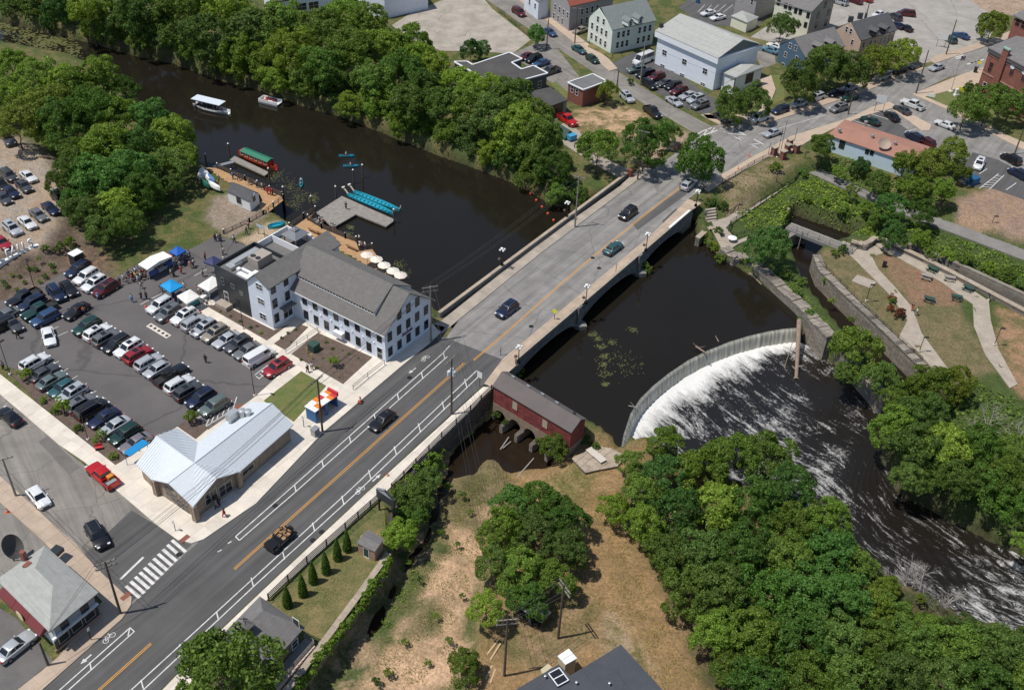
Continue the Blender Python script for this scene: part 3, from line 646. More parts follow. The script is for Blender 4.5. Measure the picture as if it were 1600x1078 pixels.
bike(Q5(597, 792), AS+.05, ROAD, 1.0); bike(Q2(1057, 240), AS, ROAD, 1.0); bike(Q2(650, 1062), AS, ROAD, .95)
# far markings
for a, b, w in (((1082, 218), (1121, 204), .3), ((1096, 206), (1112, 200), .3), ((1087, 213), (1096, 206), .2), ((1098, 213), (1106, 202), .2), ((1111, 207), (1117, 200), .2), ((1082, 211), (1092, 208), .2),
                ((1144, 201), (1166, 212), .3), ((1130, 206), (1148, 204), .2), ((1137, 209), (1163, 211), .2), ((1147, 214), (1158, 219), .25), ((1153, 215), (1161, 215), .2),
                ((1178, 218), (1193, 226), .3), ((1171, 226), (1187, 225), .2), ((1176, 227), (1184, 232), .2), ((1200, 187), (1298, 155), .2), ((1370, 127), (1424, 112), .2), ((1372, 128), (1390, 123), .25), ((1420, 116), (1424, 113), .25),
                ((1185, 210), (1290, 180), .12)):
    line(a, b, w, M_WHITE, NROAD, .016, 'marking')
for k in range(4): line((1511+k*5.5, 101-k*1.6), (1521+k*5.5, 98-k*1.6), .4, M_WHITE, NROAD, .016, 'crosswalk_stripe')
for k in range(3): line((1490+k*2, 88+k*2.2), (1503+k*2, 84+k*2.2), .4, M_WHITE, NROAD, .016, 'crosswalk_stripe')
for a, b in (((1360, 178), (1388, 187)), ((1330, 188), (1360, 197)), ((1397, 192), (1410, 190)), ((1415, 205), (1432, 202))): line(a, b, .16, M_WHITE, NROAD, .02, 'bay_line')
for k in range(5): line((1090+k*10, 20-k*0), (1101+k*11, 8), .12, M_WHITE, NROAD, .014, 'bay_line')
for a, b in (((1530, 295), (1560, 272)), ((1546, 296), (1569, 274)), ((1572, 297), (1588, 286)), ((1530, 272), (1542, 264))): line(a, b, .16, M_WHITE, NROAD, .018, 'bay_line')
for k in range(6): line((1534+k*4.6, 292-k*3.4), (1547+k*4.0, 293-k*3.3), .14, M_WHITE, NROAD, .019, 'bay_line')
for x, y, par in ((926, 403, NROAD), (936, 419, NROAD), (830, 510, NROAD), (489, 844, ROAD), (503, 831, ROAD), (280, 866, ROAD), (640, 590, ROAD), (560, 800, ROAD), (430, 790, ROAD)):
    p = G(x, y); MB().lathe([(.4, .004), (.4, .016)], 14, (p.x, p.y, 0)).build('manhole_cover', M_DARKM, par)
for q in ([(996, 360), (1074, 303), (1062, 297), (988, 350)], [(1040, 352), (1062, 330), (1056, 326), (1034, 346)], [(700, 560), (722, 540), (716, 535), (694, 553)]): sheet('road_patch', q, .0085, M_ASPH)
for x, y in ((289, 842), (197, 932), (424, 567), (372, 636)): p = G(x, y); tag(MB().obox((p.x, p.y), AS, 1.3, .7, .1, .128).build('tactile_pad', plain('tactile_red', (.22, .08, .05), .8)), kind='structure')
for q in ([(60, 690), (75, 680), (125, 730), (108, 742)], [(8, 655), (40, 640), (44, 648), (12, 664)]): sheet('road_patch', q, .001, mat('asphalt_patch', (.17, .157, .143), .92, .1, .4, None, 6))
# ---------------------------------------------------------------- stone arch bridge
BL, BW = 60.0, 16.9
p1, p2 = BF.fz(915, 515, -3)[0], BF.fz(1007, 432, -3)[0]
spans = [(max(1.0, p1-19), p1-.9), (p1+.9, p2-.9), (p2+.9, BL-3.5)]
def soffit(x):
    for a, b_ in spans:
        if a < x < b_:
            u = (x-(a+b_)/2)/((b_-a)/2); return -2.9+2.15*math.sqrt(max(0, 1-u*u))
    return -5.0
bridge = thing('bridge', 'three-arched stone road bridge with low parapets over the dark river', 'bridge', BF.W(0, 0), R(BF.ang))
xs = sorted(set([0, BL] + [a for s_ in spans for a in (s_[0], s_[0]+1e-3, s_[1]-1e-3, s_[1])] + list(np.linspace(0, BL, 200))))
M_BRST = courses('bridge_stone', (.20, .195, .18), (.15, .145, .135), (.095, .092, .085), 1.1, .5, .02, bumpy=.3)
for nm, y in (('arch_face', -.02), ('arch_face', BW+.02)):
    vs_ = []; 
    for x in xs: vs_ += [(x, y, -.02), (x, y, soffit(x))]
    MB().add(vs_, [(2*i, 2*i+2, 2*i+3, 2*i+1) if y > 0 else (2*i, 2*i+1, 2*i+3, 2*i+2) for i in range(len(xs)-1)]).build(nm, M_BRST, bridge)
vs_ = []
for x in xs: vs_ += [(x, 0, soffit(x)), (x, BW, soffit(x))]
MB().add(vs_, [(2*i, 2*i+2, 2*i+3, 2*i+1) for i in range(len(xs)-1)]).build('soffit', M_BRST, bridge)
for a, b_ in spans:                                    # raised arch rings
    rg = MB(); K = 22
    for k in range(K):
        t0, t1 = PI*k/K, PI*(k+1)/K; c_ = (a+b_)/2; h_ = (b_-a)/2; q = []
        for tt, e in ((t0, 0), (t1, 0), (t1, .45), (t0, .45)): q.append((c_-(h_+e)*math.cos(tt), -2.9+(2.15+e)*math.sin(tt)))
        vs2 = [(x, -.14, z) for x, z in q]+[(x, -.03, z) for x, z in q]
        rg.add(vs2, [(0, 1, 2, 3), (4, 7, 6, 5), (0, 4, 5, 1), (1, 5, 6, 2), (2, 6, 7, 3), (3, 7, 4, 0)])
    rg.build('arch_ring', M_BRST, bridge, fix=True)
for x in (p1, p2):
    MB().prism([(x-1.0, -.05), (x-.9, -1.0), (x, -1.9), (x+.9, -1.0), (x+1.0, -.05)], -5, -2.2).build('cutwater', M_BRST, bridge)
    MB().box(x-.55, x+.55, -.42, -.02, -2.2, 1.1).build('pilaster', M_BRST, bridge)
MB().box(0, BL, -.12, .0, -.32, -.06).build('string_course', M_BRST, bridge)
def parapet(y0, y1, x0, x1, n):
    MB().box(x0, x1, y0+.06, y1-.06, -.3, .82).build('parapet', M_BRST, bridge)
    L = (x1-x0)/n
    for k in range(n): MB().box(x0+k*L+.008, x0+(k+1)*L-.008, y0, y1, .821, .98).build('coping_stone', M_COPE, bridge)
parapet(-.0, .55, 2.0, BL, 30)
parapet(BW-.1, BW+.5, 4.0, BL+4, 30)
MB().box(BL-9, BL-1, .02, .5, .982, 1.05).build('coping_stone', M_WHITEM, bridge)
tag(bridge.children[-1], 'pale renewed stretch of coping')
# ---------------------------------------------------------------- walls
def wall(name, pts, h_top, z_bot, thick, m_, label, cat='wall', cope=None, copew=.1, step=2.0, jag=.02):
    "free-form wall along world points; coping stones are single pieces"
    P = [Vector((p[0], p[1])) for p in pts]; o = thing(name, label, cat, (P[0].x, P[0].y, 0))
    def strip(w0, w1, z0, z1, nm, mm, gap=0, pieces=False):
        off = []
        for i in range(len(P)):
            e = (P[min(i+1, len(P)-1)]-P[max(i-1, 0)]).normalized(); off.append(Vector((-e.y, e.x)))
        if not pieces:
            b_ = MB()
            for i in range(len(P)-1):
                q = [P[i]+off[i]*w0, P[i+1]+off[i+1]*w0, P[i+1]+off[i+1]*w1, P[i]+off[i]*w1]
                b_.prism([(v.x-P[0].x, v.y-P[0].y) for v in q], z0, z1)
            b_.build(nm, mm, o); return
        RS, L = resample(P, max(3, int(sum((P[i+1]-P[i]).length for i in range(len(P)-1))/step)+1))
        for i in range(len(RS)-1):
            e = (RS[i+1]-RS[i]).normalized(); n_ = Vector((-e.y, e.x)); g = e*.012
            q = [RS[i]+g+n_*w0, RS[i+1]-g+n_*w0, RS[i+1]-g+n_*w1, RS[i]+g+n_*w1]
            MB().prism([(v.x-P[0].x, v.y-P[0].y) for v in q], z0, z1+random.uniform(-jag, jag)).build(nm, mm, o)
    strip(-thick/2, thick/2, z_bot, h_top, 'wall_body', m_)
    if cope: strip(-thick/2-copew, thick/2+copew, h_top+.002, h_top+.16+jag, 'coping_stone', cope, pieces=True)
    return o
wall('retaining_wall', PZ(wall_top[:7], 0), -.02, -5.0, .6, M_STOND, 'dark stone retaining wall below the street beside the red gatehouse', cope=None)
wall('retaining_wall', PZ(wall_top[6:], 0), .12, -5.0, .6, M_STONE, 'stone garden wall between yard and sandy lot', cope=M_COPE, step=1.1)
wall('pond_wall', PZ([(1090, 372), (1112, 352), (1131, 388)], -1.2), -1.25, -5.2, .8, M_STONE, 'ivy-covered stone abutment wall under the far end of the bridge', cope=M_COPE)
wall('pond_wall', PZ([(1131, 388), (1150, 402), (1165, 402), (1200, 430), (1250, 475), (1300, 528)], -1.5), -1.55, -7.2, 1.9, M_STONE, 'thick crumbling stone wall between the pond and the side channel', cope=M_STONE, step=.9, jag=.16)
wall('pond_wall', PZ([(1300, 530), (1340, 572), (1388, 628)], -3.2), -3.2, -8.2, 1.6, M_STONE, 'low broken stone wall running into the river below the weir', cope=M_STONE, step=.9, jag=.2)
wall('channel_wall', PZ([(1275, 402), (1284, 425), (1320, 460), (1360, 497), (1410, 545), (1450, 585)], -2), -1.7, -7.2, 1.3, M_STONE, 'rough stone wall along the park side of the channel', cope=M_STONE, step=.8, jag=.14)
wall('channel_wall', PZ([(1226, 372), (1252, 358), (1262, 362)], -2.2), -2.2, -7.0, .9, M_STONE, 'stone channel bank beneath the footbridge')
wall('mill_race_wall', PZ([(1362, 372), (1376, 372), (1440, 402), (1500, 432), (1600, 485), (1760, 572)], -1.2), -1.2, -5.6, .8, M_STONE, 'long stone wall behind the picnic tables', cope=M_COPE, step=2.4)
wall('mill_race_wall', PZ([(1330, 378), (1352, 384), (1366, 372)], -1.0), -.9, -5.6, .8, M_STONE, 'stone parapet corner by the end of the footbridge', cope=M_COPE)
wall('mill_race_wall', PZ([(1420, 380), (1500, 412), (1600, 458), (1760, 535)], -1.4), -1.4, -5.8, .8, M_STONE, 'mossy stone wall on the wooded side of the mill race')
wall('kerb_wall', PZ([(1276, 412), (1300, 436), (1345, 480), (1400, 530), (1440, 570)], -1.8), -1.62, -2.5, .35, M_CONG, 'low straight kerb beside the park channel')
wall('river_wall', PZ([(672, 509), (690, 500), (705, 492)], 0), -.05, -5.2, .5, M_STOND, 'stone river wall beside the mill corner')
p_ = PZ([(893, 716), (940, 692), (978, 712), (965, 728), (915, 738)], -2.1); o = thing('stone_platform', 'flat dark stone platform at the end of the gatehouse', 'platform', p_[0]); MB().prism([(q.x-p_[0].x, q.y-p_[0].y) for q in p_], -3.5, -.16).build('base', M_STOND, o)
for c_ in tiles(p_, R(50), 1.6, 1.1, .02, .8):
    b_ = MB()
    for q in c_: b_.prism([(x-p_[0].x, y-p_[0].y) for x, y in q], -.159, random.uniform(-.03, .03))
    b_.build('flagstone', M_COPE, o)
# ---------------------------------------------------------------- footbridge
FB = Frame((1232, 352), math.degrees(math.atan2(*(lambda d: (d.y, d.x))(G(1335, 392, -1.7)-G(1232, 352, -1.7)))), -1.7); FB.o[2] = 0
fbl = (G(1335, 392, -1.7)-G(1232, 352, -1.7)).length
fb = thing('footbridge', 'flat grey footbridge with thin railings over the park channel', 'footbridge', FB.W(0, 0), R(FB.ang))
nb = int(fbl/.5)
bb = MB()
for k in range(nb): bb.box(k*fbl/nb+.01, (k+1)*fbl/nb-.01, -1.3, 1.3, -1.78, -1.7)
tag(bb.build('deck_planks', M_WOODG, fb), kind='stuff')
for y in (-1.25, 1.25): MB().box(0, fbl, y-.12, y+.12, -2.4, -1.8).build('girder', M_STEEL, fb)
def railing(parent, pts, h=1.0, step=1.8, r=.03, m_=None, bars=2, name='railing'):
    m_ = m_ or M_DARKM; P = [Vector(p) for p in pts]; b_ = MB()
    for a, b__ in zip(P[:-1], P[1:]):
        n_ = max(1, int((b__-a).length/step))
        for k in range(n_+1): q = a.lerp(b__, k/n_); b_.tube(q, q+Vector((0, 0, h)), r*1.2, r*1.2, 5)
        for j in range(bars): z = Vector((0, 0, h*(1-j/max(1, bars)*.9))); b_.tube(a+z, b__+z, r, r, 5)
    return b_.build(name, m_, parent)
for y in (-1.2, 1.2): railing(fb, [(0, y, -1.7), (fbl, y, -1.7)], 1.1, 2, .035, bars=3)
pole = MB(); pp = FB.W(3.4, -1.5, 0)
tag(MB().tube((0, 0, -6.2), (.15, .1, -1.0), .12, .1, 8).build('prop_pole', M_POLEG, None, (pp.x, pp.y, 0)), 'slanting grey pole propped in the channel beside the footbridge', 'pole')
# ---------------------------------------------------------------- trees and shrubs
def leafmat(name, a, b_, trans=.25):
    mt, t, b = nodes(name); ge = N(t, 'ShaderNodeNewGeometry'); oi = N(t, 'ShaderNodeObjectInfo')
    n = noise(t, ge.outputs['Position'], .5, 3, .6)
    k = math_(t, 'ADD', math_(t, 'MULTIPLY', math_(t, 'POWER', ge.outputs['Random Per Island'], 1.6), .75), math_(t, 'MULTIPLY', n, .3))
    c = mix(t, k, a, b_)
    c = mix(t, 1.0, c, oi.outputs['Color'], 'MULTIPLY')
    t.links.new(c, b.inputs['Base Color']); b.inputs['Roughness'].default_value = .55; b.inputs['Specular IOR Level'].default_value = .25
    tr = N(t, 'ShaderNodeBsdfTranslucent'); c2 = mix(t, 1.0, c, (1.5, 1.5, .55), 'MULTIPLY'); t.links.new(c2, tr.inputs[0])
    ms = N(t, 'ShaderNodeMixShader'); ms.inputs[0].default_value = trans; t.links.new(b.outputs[0], ms.inputs[1]); t.links.new(tr.outputs[0], ms.inputs[2])
    t.links.new(ms.outputs[0], t.nodes['Material Output'].inputs[0]); return mt
M_LEAF = leafmat('leaves', (.041, .080, .016), (.21, .32, .068), .36)
M_BARK = mat('bark', (.12, .095, .075), .9, .2, 3, (.07, .055, .045), 8, .4)
M_TWIG = mat('dead_twigs', (.36, .33, .30), .9, .15, 3, None, 8)
def leaves_mesh(name, clumps, nl, size, r_, mt=None, up=.35, flat=.55):
    "clumps: (x,y,z,radius); quads spread over every clump's outer shell"
    P = []; Nn = []
    for cx, cy, cz, cr in clumps:
        k = max(8, int(nl*(cr/.26)**2)); d = r_.normal(size=(k, 3)); d /= np.linalg.norm(d, axis=1)[:, None]
        o = np.array([cx, cy, cz-.1]); o = o/(np.linalg.norm(o)+1e-6)
        d += o*.55 + np.array([0, 0, up]); d /= np.linalg.norm(d, axis=1)[:, None]
        rad = cr*(r_.uniform(.55, 1.08, (k, 1))**.7)
        P.append(np.array([cx, cy, cz]) + d*rad*np.array([1, 1, .8])); Nn.append(d + r_.normal(scale=flat, size=(k, 3)))
    P = np.concatenate(P); Nn = np.concatenate(Nn); Nn /= np.linalg.norm(Nn, axis=1)[:, None]
    t_ = r_.normal(size=P.shape); u = np.cross(Nn, t_); u /= np.linalg.norm(u, axis=1)[:, None]; w = np.cross(Nn, u)
    s_ = size*r_.uniform(.6, 1.35, (len(P), 1)); a = u*s_; b_ = w*s_*r_.uniform(.55, .9, (len(P), 1))
    V = np.stack([P-a, P-b_*.8+a*.1, P+a, P+b_*.8+a*.1], 1).reshape(-1, 3)
    n = len(P); me = bpy.data.meshes.new(name); me.vertices.add(4*n); me.vertices.foreach_set('co', V.astype(np.float32).ravel())
    me.loops.add(4*n); me.loops.foreach_set('vertex_index', np.arange(4*n, dtype=np.int32))
    me.polygons.add(n); me.polygons.foreach_set('loop_start', np.arange(0, 4*n, 4, dtype=np.int32)); me.update()
    me.materials.append(mt or M_LEAF); return me
def crown(seed, nlobe=17, ncl=11, nl=190, size=.04, zr=.85, kind='round'):
    r_ = np.random.default_rng(seed); cl = []
    lobes = [(np.array([0, 0, .12]), .5)]
    for k in range(nlobe):
        u = (k+.5)/nlobe; zz = 1-1.45*u; a_ = k*2.39996+r_.uniform(-.4, .4); q = math.sqrt(max(0, 1-zz*zz)); rad = r_.uniform(.42, .74)
        if kind == 'cone': zz = r_.uniform(-.95, .95); f_ = .12+.5*(1-zz)/2; lobes.append((np.array([f_*math.cos(a_), f_*math.sin(a_), zz*zr]), r_.uniform(.2, .3))); continue
        lobes.append((np.array([q*rad*math.cos(a_), q*rad*math.sin(a_), zz*rad*zr]), r_.uniform(.24, .44)))
    for c0, lr in lobes:
        for j in range(max(4, int(ncl*(lr/.34)**2))):
            d = r_.normal(size=3)+c0*1.6+np.array([0, 0, .45]); d /= np.linalg.norm(d)
            p = c0+d*lr*r_.uniform(.65, .95); cl.append((p[0], p[1], p[2], r_.uniform(.09, .19)))
    return leaves_mesh('crown', cl, nl, size, r_)
CROWNS = [crown(11+i, 13+i % 5*2, 12, 180, .036, (.72, .85, 1.0, 1.2, .9, .8, 1.1, .95)[i]) for i in range(8)]
SMALLC = [crown(41+i, 9, 9, 130, .06, .85) for i in range(4)]
CONEC = [crown(61, 22, 7, 150, .05, 1.5, 'cone'), crown(62, 22, 7, 150, .05, 1.5, 'cone')]
def trunk_mesh(seed, limbs=6):
    r_ = random.Random(seed); b_ = MB(); pts = [Vector((0, 0, -.06))]
    for k in range(1, 5): pts.append(Vector((r_.uniform(-.02, .02)*k, r_.uniform(-.02, .02)*k, k*.2)))
    for k in range(4): b_.tube(pts[k], pts[k+1], .036*(1-.2*k), .036*(1-.2*(k+1)), 7)
    for k in range(limbs):
        p = pts[2].lerp(pts[4], r_.random()); a = r_.uniform(0, 2*PI); q = p+Vector((math.cos(a)*.22, math.sin(a)*.22, r_.uniform(.12, .28)))
        b_.tube(p, q, .014, .006, 5); b_.tube(q, q+Vector((math.cos(a+.5)*.12, math.sin(a+.5)*.12, .1)), .006, .003, 4)
    return b_.mesh('trunk', M_BARK, 60)
TRUNKS = [trunk_mesh(i) for i in range(4)]
TINT = {0: (1, 1, 1), 1: (.66, .8, .62), 2: (1.55, 1.4, .9), 3: (1.35, 1.12, .8), 4: (.7, .92, .95), 5: (1.25, 1.2, .9)}
def tree(px, py, r, tint=0, name='tree', small=False, cone=False, hf=1.0, zr=None, base=None):
    zb = -1.0
    for _ in range(4):
        Rm = None; zc = zb + 6
        for _k in range(3):
            p = G(px, py, zc); Rm = r*depth(p)/FPX; zc = zb + (1.0*Rm + .9)*hf if not small else zb + Rm*.85*hf
        if base is not None: zb = base; continue
        h_ = th(p); zb = h_ if h_ > -3.6 or h_ < -9 else max(h_, -3.4)
    o = new(name, None, None, (p.x, p.y, zb), random.uniform(0, 2*PI))
    lib = CONEC if cone else (SMALLC if small or Rm < 1.6 else CROWNS)
    c_ = new('crown', random.choice(lib), o); H_ = zc-zb
    c_.location = (0, 0, H_); s_ = Rm*random.uniform(.99, 1.15); c_.scale = (s_*random.uniform(.92, 1.08), s_, s_*(zr or random.uniform(.88, 1.15)))
    tc = TINT[tint]; j = random.uniform(.72, 1.35); c_.color = (tc[0]*j*random.uniform(.94, 1.06), tc[1]*j, tc[2]*j*random.uniform(.85, 1.1), 1)
    if not small:
        t_ = new('trunk', random.choice(TRUNKS), o); t_.scale = (max(2.2, H_*.9), max(2.2, H_*.9), H_*1.15)
    o['px'] = px; return o
def grove(lst, group, noun, where, cat='tree', **kw):
    "trees of one stand; each is told apart by its place counted from the left"
    lst = sorted(lst, key=lambda q: q[0])
    for i, q in enumerate(lst):
        o = tree(*q[:3], tint=q[3] if len(q) > 3 else random.choice([0, 0, 0, 1, 4, 5, 5, 2]), **kw)
        tag(o, f'{ordw(i+1)} {noun} from the left {where}' if len(lst) > 1 else f'{noun} {where}', cat, group)
        del o['px']
far = [(20, 0, 28), (62, 2, 32), (98, 20, 30), (140, 16, 36), (150, 45, 20, 2), (185, 40, 32), (222, 22, 42), (215, 66, 20, 5), (255, 55, 38), (285, 25, 42), (300, 78, 26), (325, 55, 38), (345, 20, 40), (372, 92, 34, 2), (352, 100, 22, 2), (395, 45, 42), (410, 98, 32), (440, 40, 40), (432, 128, 26), (458, 85, 40), (475, 130, 28), (498, 55, 40, 5), (505, 110, 38), (525, 140, 28), (540, 35, 38, 5), (552, 85, 40), (545, 165, 24), (572, 45, 34, 5), (582, 125, 36), (590, 165, 28), (605, 80, 32), (622, 115, 34, 1), (640, 72, 28, 5), (655, 95, 30, 2), (638, 165, 32), (662, 140, 30), (625, 195, 22, 2), (680, 110, 28, 2), (660, 195, 24), (690, 165, 34), (715, 130, 30, 2), (700, 210, 26), (735, 165, 36, 5), (735, 215, 28), (760, 140, 26, 2), (770, 185, 38), (768, 240, 24, 2), (800, 155, 32), (808, 205, 40, 5), (800, 248, 28), (838, 180, 28), (845, 225, 36), (835, 268, 26), (868, 258, 32), (885, 290, 24), (870, 305, 18)]
grove(far, 'trees along the far river bank', 'broad leafy tree', 'along the wooded far river bank')
left = [(18, 104, 28), (58, 120, 30, 5), (100, 124, 28, 2), (15, 150, 38), (65, 160, 40, 3), (122, 140, 34, 5), (158, 128, 34), (195, 140, 28), (25, 195, 36, 3), (100, 195, 38), (150, 180, 40), (192, 182, 38, 5), (235, 195, 34), (75, 215, 20), (215, 235, 42), (270, 215, 34, 5), (285, 245, 26, 5), (165, 235, 42, 2), (125, 250, 34), (255, 262, 36), (205, 280, 40), (150, 285, 40), (108, 285, 34), (180, 325, 38), (222, 305, 30), (140, 335, 34), (160, 362, 30), (198, 352, 30), (270, 288, 20), (118, 318, 26)]
grove(left, 'trees on the near bank above the car park', 'dense tree', 'in the wood between the upper car park and river')
wood = [(1040, 690, 28, 5), (985, 722, 24), (1000, 765, 32, 5), (958, 795, 26, 2), (1045, 742, 34), (1090, 735, 40), (1140, 712, 42, 5), (1195, 725, 42, 5), (1238, 765, 36), (1005, 825, 34), (1060, 800, 42, 4), (1120, 790, 46), (1180, 790, 46), (1248, 825, 42, 5), (1295, 812, 34), (1045, 870, 36), (1098, 862, 44), (1160, 860, 48, 1), (1225, 870, 46, 5), (1295, 865, 42), (1335, 880, 36), (1080, 925, 40, 5), (1130, 930, 44), (1190, 935, 48, 1), (1255, 930, 46), (1320, 935, 42), (1365, 955, 34), (1400, 960, 30), (1445, 982, 28), (1500, 990, 28), (1560, 996, 28), (1605, 1000, 26), (1385, 920, 22, 3), (1120, 990, 40, 5), (1178, 1000, 46), (1240, 1000, 48, 1), (1305, 1000, 46), (1370, 1010, 42, 5), (1432, 1005, 42), (1495, 1015, 44), (1560, 1020, 44), (1610, 1030, 40), (1190, 1065, 44), (1260, 1070, 46), (1330, 1065, 46), (1400, 1070, 46), (1470, 1075, 46), (1540, 1080, 46), (1605, 1085, 40), (1145, 1045, 34, 5)]
grove(wood, 'trees in the wood below the weir', 'rounded green tree', 'in the big wood below the weir')
mid = [(800, 790, 36), (845, 785, 32), (885, 812, 34, 1), (785, 835, 34), (835, 835, 42), (885, 862, 36), (775, 885, 30), (815, 895, 40), (865, 905, 34), (760, 950, 32), (825, 935, 32, 1), (903, 878, 15)]
grove(mid, 'trees between the sandy lot and the grass track', 'dark green tree', 'in the clump between sandy lot and track')
rb = [(1405, 628, 32, 5), (1448, 605, 34), (1490, 605, 30, 3), (1398, 672, 34, 5), (1445, 652, 40), (1430, 712, 42), (1478, 695, 42), (1492, 752, 38), (1528, 705, 34), (1540, 760, 36), (1570, 745, 34, 5), (1595, 795, 34), (1585, 700, 26), (1605, 850, 26, 5), (1420, 750, 28)]
grove(rb, 'trees on the right bank of the river', 'leafy tree', 'on the right river bank below the park')
hs = [(1283, 230, 20, 5), (1345, 262, 16, 4), (1372, 285, 22), (1415, 255, 22, 5), (1452, 258, 30, 3), (1488, 243, 24, 3), (1428, 292, 26, 5), (1396, 322, 26), (1440, 335, 24, 1), (1475, 300, 20, 5), (1502, 268, 16, 3), (1395, 368, 20), (1440, 378, 18, 5), (1330, 300, 12, 2), (1352, 322, 13, 5), (1320, 328, 12, 5), (1372, 342, 14), (1480, 400, 12, 2), (1510, 408, 12, 5), (1545, 420, 12, 2), (1575, 430, 13, 5), (1455, 395, 12), (1290, 315, 9, 2), (1262, 312, 8, 2), (1310, 270, 12, 5), (1600, 445, 14)]
grove(hs, 'trees and bushes along the trail', 'loose leafy tree or bush', 'along the trail slope')
for q, lab in (((935, 232, 36, 5), 'ragged tree at the head of the bridge beside a gravel drive'), ((1008, 228, 38, 1), 'round dark street tree left of the bridge end'), ((1045, 207, 20), 'small tree behind the round street tree at the bridge end'), ((905, 305, 18), 'tree hanging over the far parapet end'),
               ((1140, 168, 24), 'left tree of the pair before the white hall porch'), ((1178, 160, 26), 'right tree of the pair before the white hall porch'), ((1222, 42, 24), 'tree between the small garage and cream house'), ((1248, 130, 34), 'leftmost street tree in front of the blue house'), ((1290, 105, 34), 'street tree hiding the blue house roof edge'), ((1328, 112, 32), 'street tree between blue and tan houses'), ((1368, 98, 24, 3), 'olive street tree in front of the tan house'), ((1408, 88, 28, 3), 'olive street tree at the tan house corner'), ((1550, 42, 22, 3), 'flat-topped olive tree by the far car park'), ((1510, 172, 28), 'left tree below the red brick building'), ((1545, 165, 30, 5), 'middle tree below the red brick building'), ((1582, 160, 28), 'right tree below the red brick building'),
               ((1200, 388, 32, 4), 'bushy tree on the stone wall beside the footbridge'), ((1340, 548, 40, 5), 'wide tree growing on the broken channel wall'), ((1372, 590, 30), 'tree below the end of the channel wall'), ((1322, 585, 20), 'young tree rooted in the wall by the weir pool'), ((625, 838, 27, 2), 'bright yellow-green tree beside the brick shed'), ((645, 775, 32, 0), 'leafy tree against the retaining wall behind the sign'), ((668, 752, 22, 0), 'small tree on the retaining wall below the fence'), ((652, 808, 22, 1), 'dark tree in the shade under the retaining wall'),
               ((350, 1060, 80, 5), 'large light green tree beside the hipped grey house'), ((727, 1042, 26, 5), 'small green tree at the edge of the sandy lot'), ((866, 700, 20, 5), 'small tree growing against the red gatehouse'), ((735, 80, 16, 4), 'left small tree behind the flat-roofed building'), ((752, 78, 14, 4), 'right small tree behind the flat-roofed building'), ((838, 55, 16, 4), 'thin small tree beside the hill street'), ((948, 143, 17, 3), 'scraggly small tree beside the small brick building'), ((1035, 165, 0.1), '')):
    if lab: o = tag(tree(*q[:3], tint=q[3] if len(q) > 3 else 0), lab, 'tree'); del o['px']
o = tag(tree(1092, 258, 34, 1, zr=1.3, hf=.8), 'tall dark oval street tree at the far end of the bridge', 'tree'); del o['px']
# bare grey trees
def bare(px, py, h_, seed, label):
    r_ = random.Random(seed); p = G(px, py, -3); b_ = MB()
    def grow(a, d, L, r0, k):
        q = a+d*L; b_.tube(a, q, r0, r0*.6, 5 if k > 2 else 3)
        if k: 
            for _ in range(3 if k > 1 else 4):
                nd = (d+Vector((r_.uniform(-.8, .8), r_.uniform(-.8, .8), r_.uniform(-.3, .5)))).normalized(); grow(a.lerp(q, r_.uniform(.55, 1)), nd, L*r_.uniform(.55, .8), r0*.5, k-1)
    o = thing('bare_tree', label, 'tree', p, 0, 'bare grey trees by the river')
    for _ in range(3): grow(Vector((0, 0, 0)), Vector((r_.uniform(-.5, .5), r_.uniform(-.5, .5), 1)).normalized(), h_*.36, .11, 4)
    b_.build('branches', M_TWIG, o); return o
bare(1398, 935, 7, 3, 'leafless grey tree standing at the river edge of the wood'); bare(1440, 945, 6.5, 8, 'leafless grey thicket leaning over the rapids'); bare(1420, 925, 6.5, 18, 'leafless grey tree beside the rapids, left of the thicket'); bare(1465, 965, 6, 28, 'leafless grey tree beside the rapids, right of the thicket'); bare(1535, 690, 8, 5, 'bare grey tree at the end of the curved park path'); bare(1590, 700, 7, 6, 'bare grey tree at the right edge above the river'); bare(1060, 862, 5, 9, 'dead grey branches inside the wood by the track')
# shrubs
sh = [(640, 878, 5, 5), (656, 905, 5), (702, 1000, 7, 5), (682, 962, 5, 3), (722, 930, 5), (632, 1002, 6, 5), (606, 1050, 8, 3), (690, 832, 6), (735, 800, 5, 5), (588, 1064, 8), (668, 1035, 6, 5), (715, 850, 5), (1165, 408, 6, 2), (1178, 418, 5), (1215, 448, 7, 5), (1228, 462, 6), (1265, 490, 8, 5), (1282, 505, 9), (1300, 470, 6, 2), (1330, 500, 6, 5), (1310, 545, 9, 2), (1440, 935, 9, 3), (1418, 945, 10), (1470, 968, 10, 5), (1450, 960, 9), (700, 760, 6, 5), (722, 772, 6), (845, 690, 9), (915, 688, 9), (930, 697, 8), (805, 588, 10), (812, 578, 7), (1008, 420, 11, 5), (775, 648, 7), (790, 660, 6), (1118, 385, 12, 2), (1105, 372, 12, 2), (1128, 405, 10, 2), (1122, 362, 9), (1130, 322, 9), (1110, 318, 10), (1212, 262, 10), (1255, 270, 8), (1232, 430, 10), (1245, 455, 9), (1255, 440, 8), (1295, 440, 9, 2), (1305, 395, 7), (1318, 390, 8), (1515, 138, 12), (985, 128, 6)]
grove(sh, 'bushes on walls and banks', 'green bush', 'among the bushes on walls and banks', 'shrub', name='shrub', small=True)
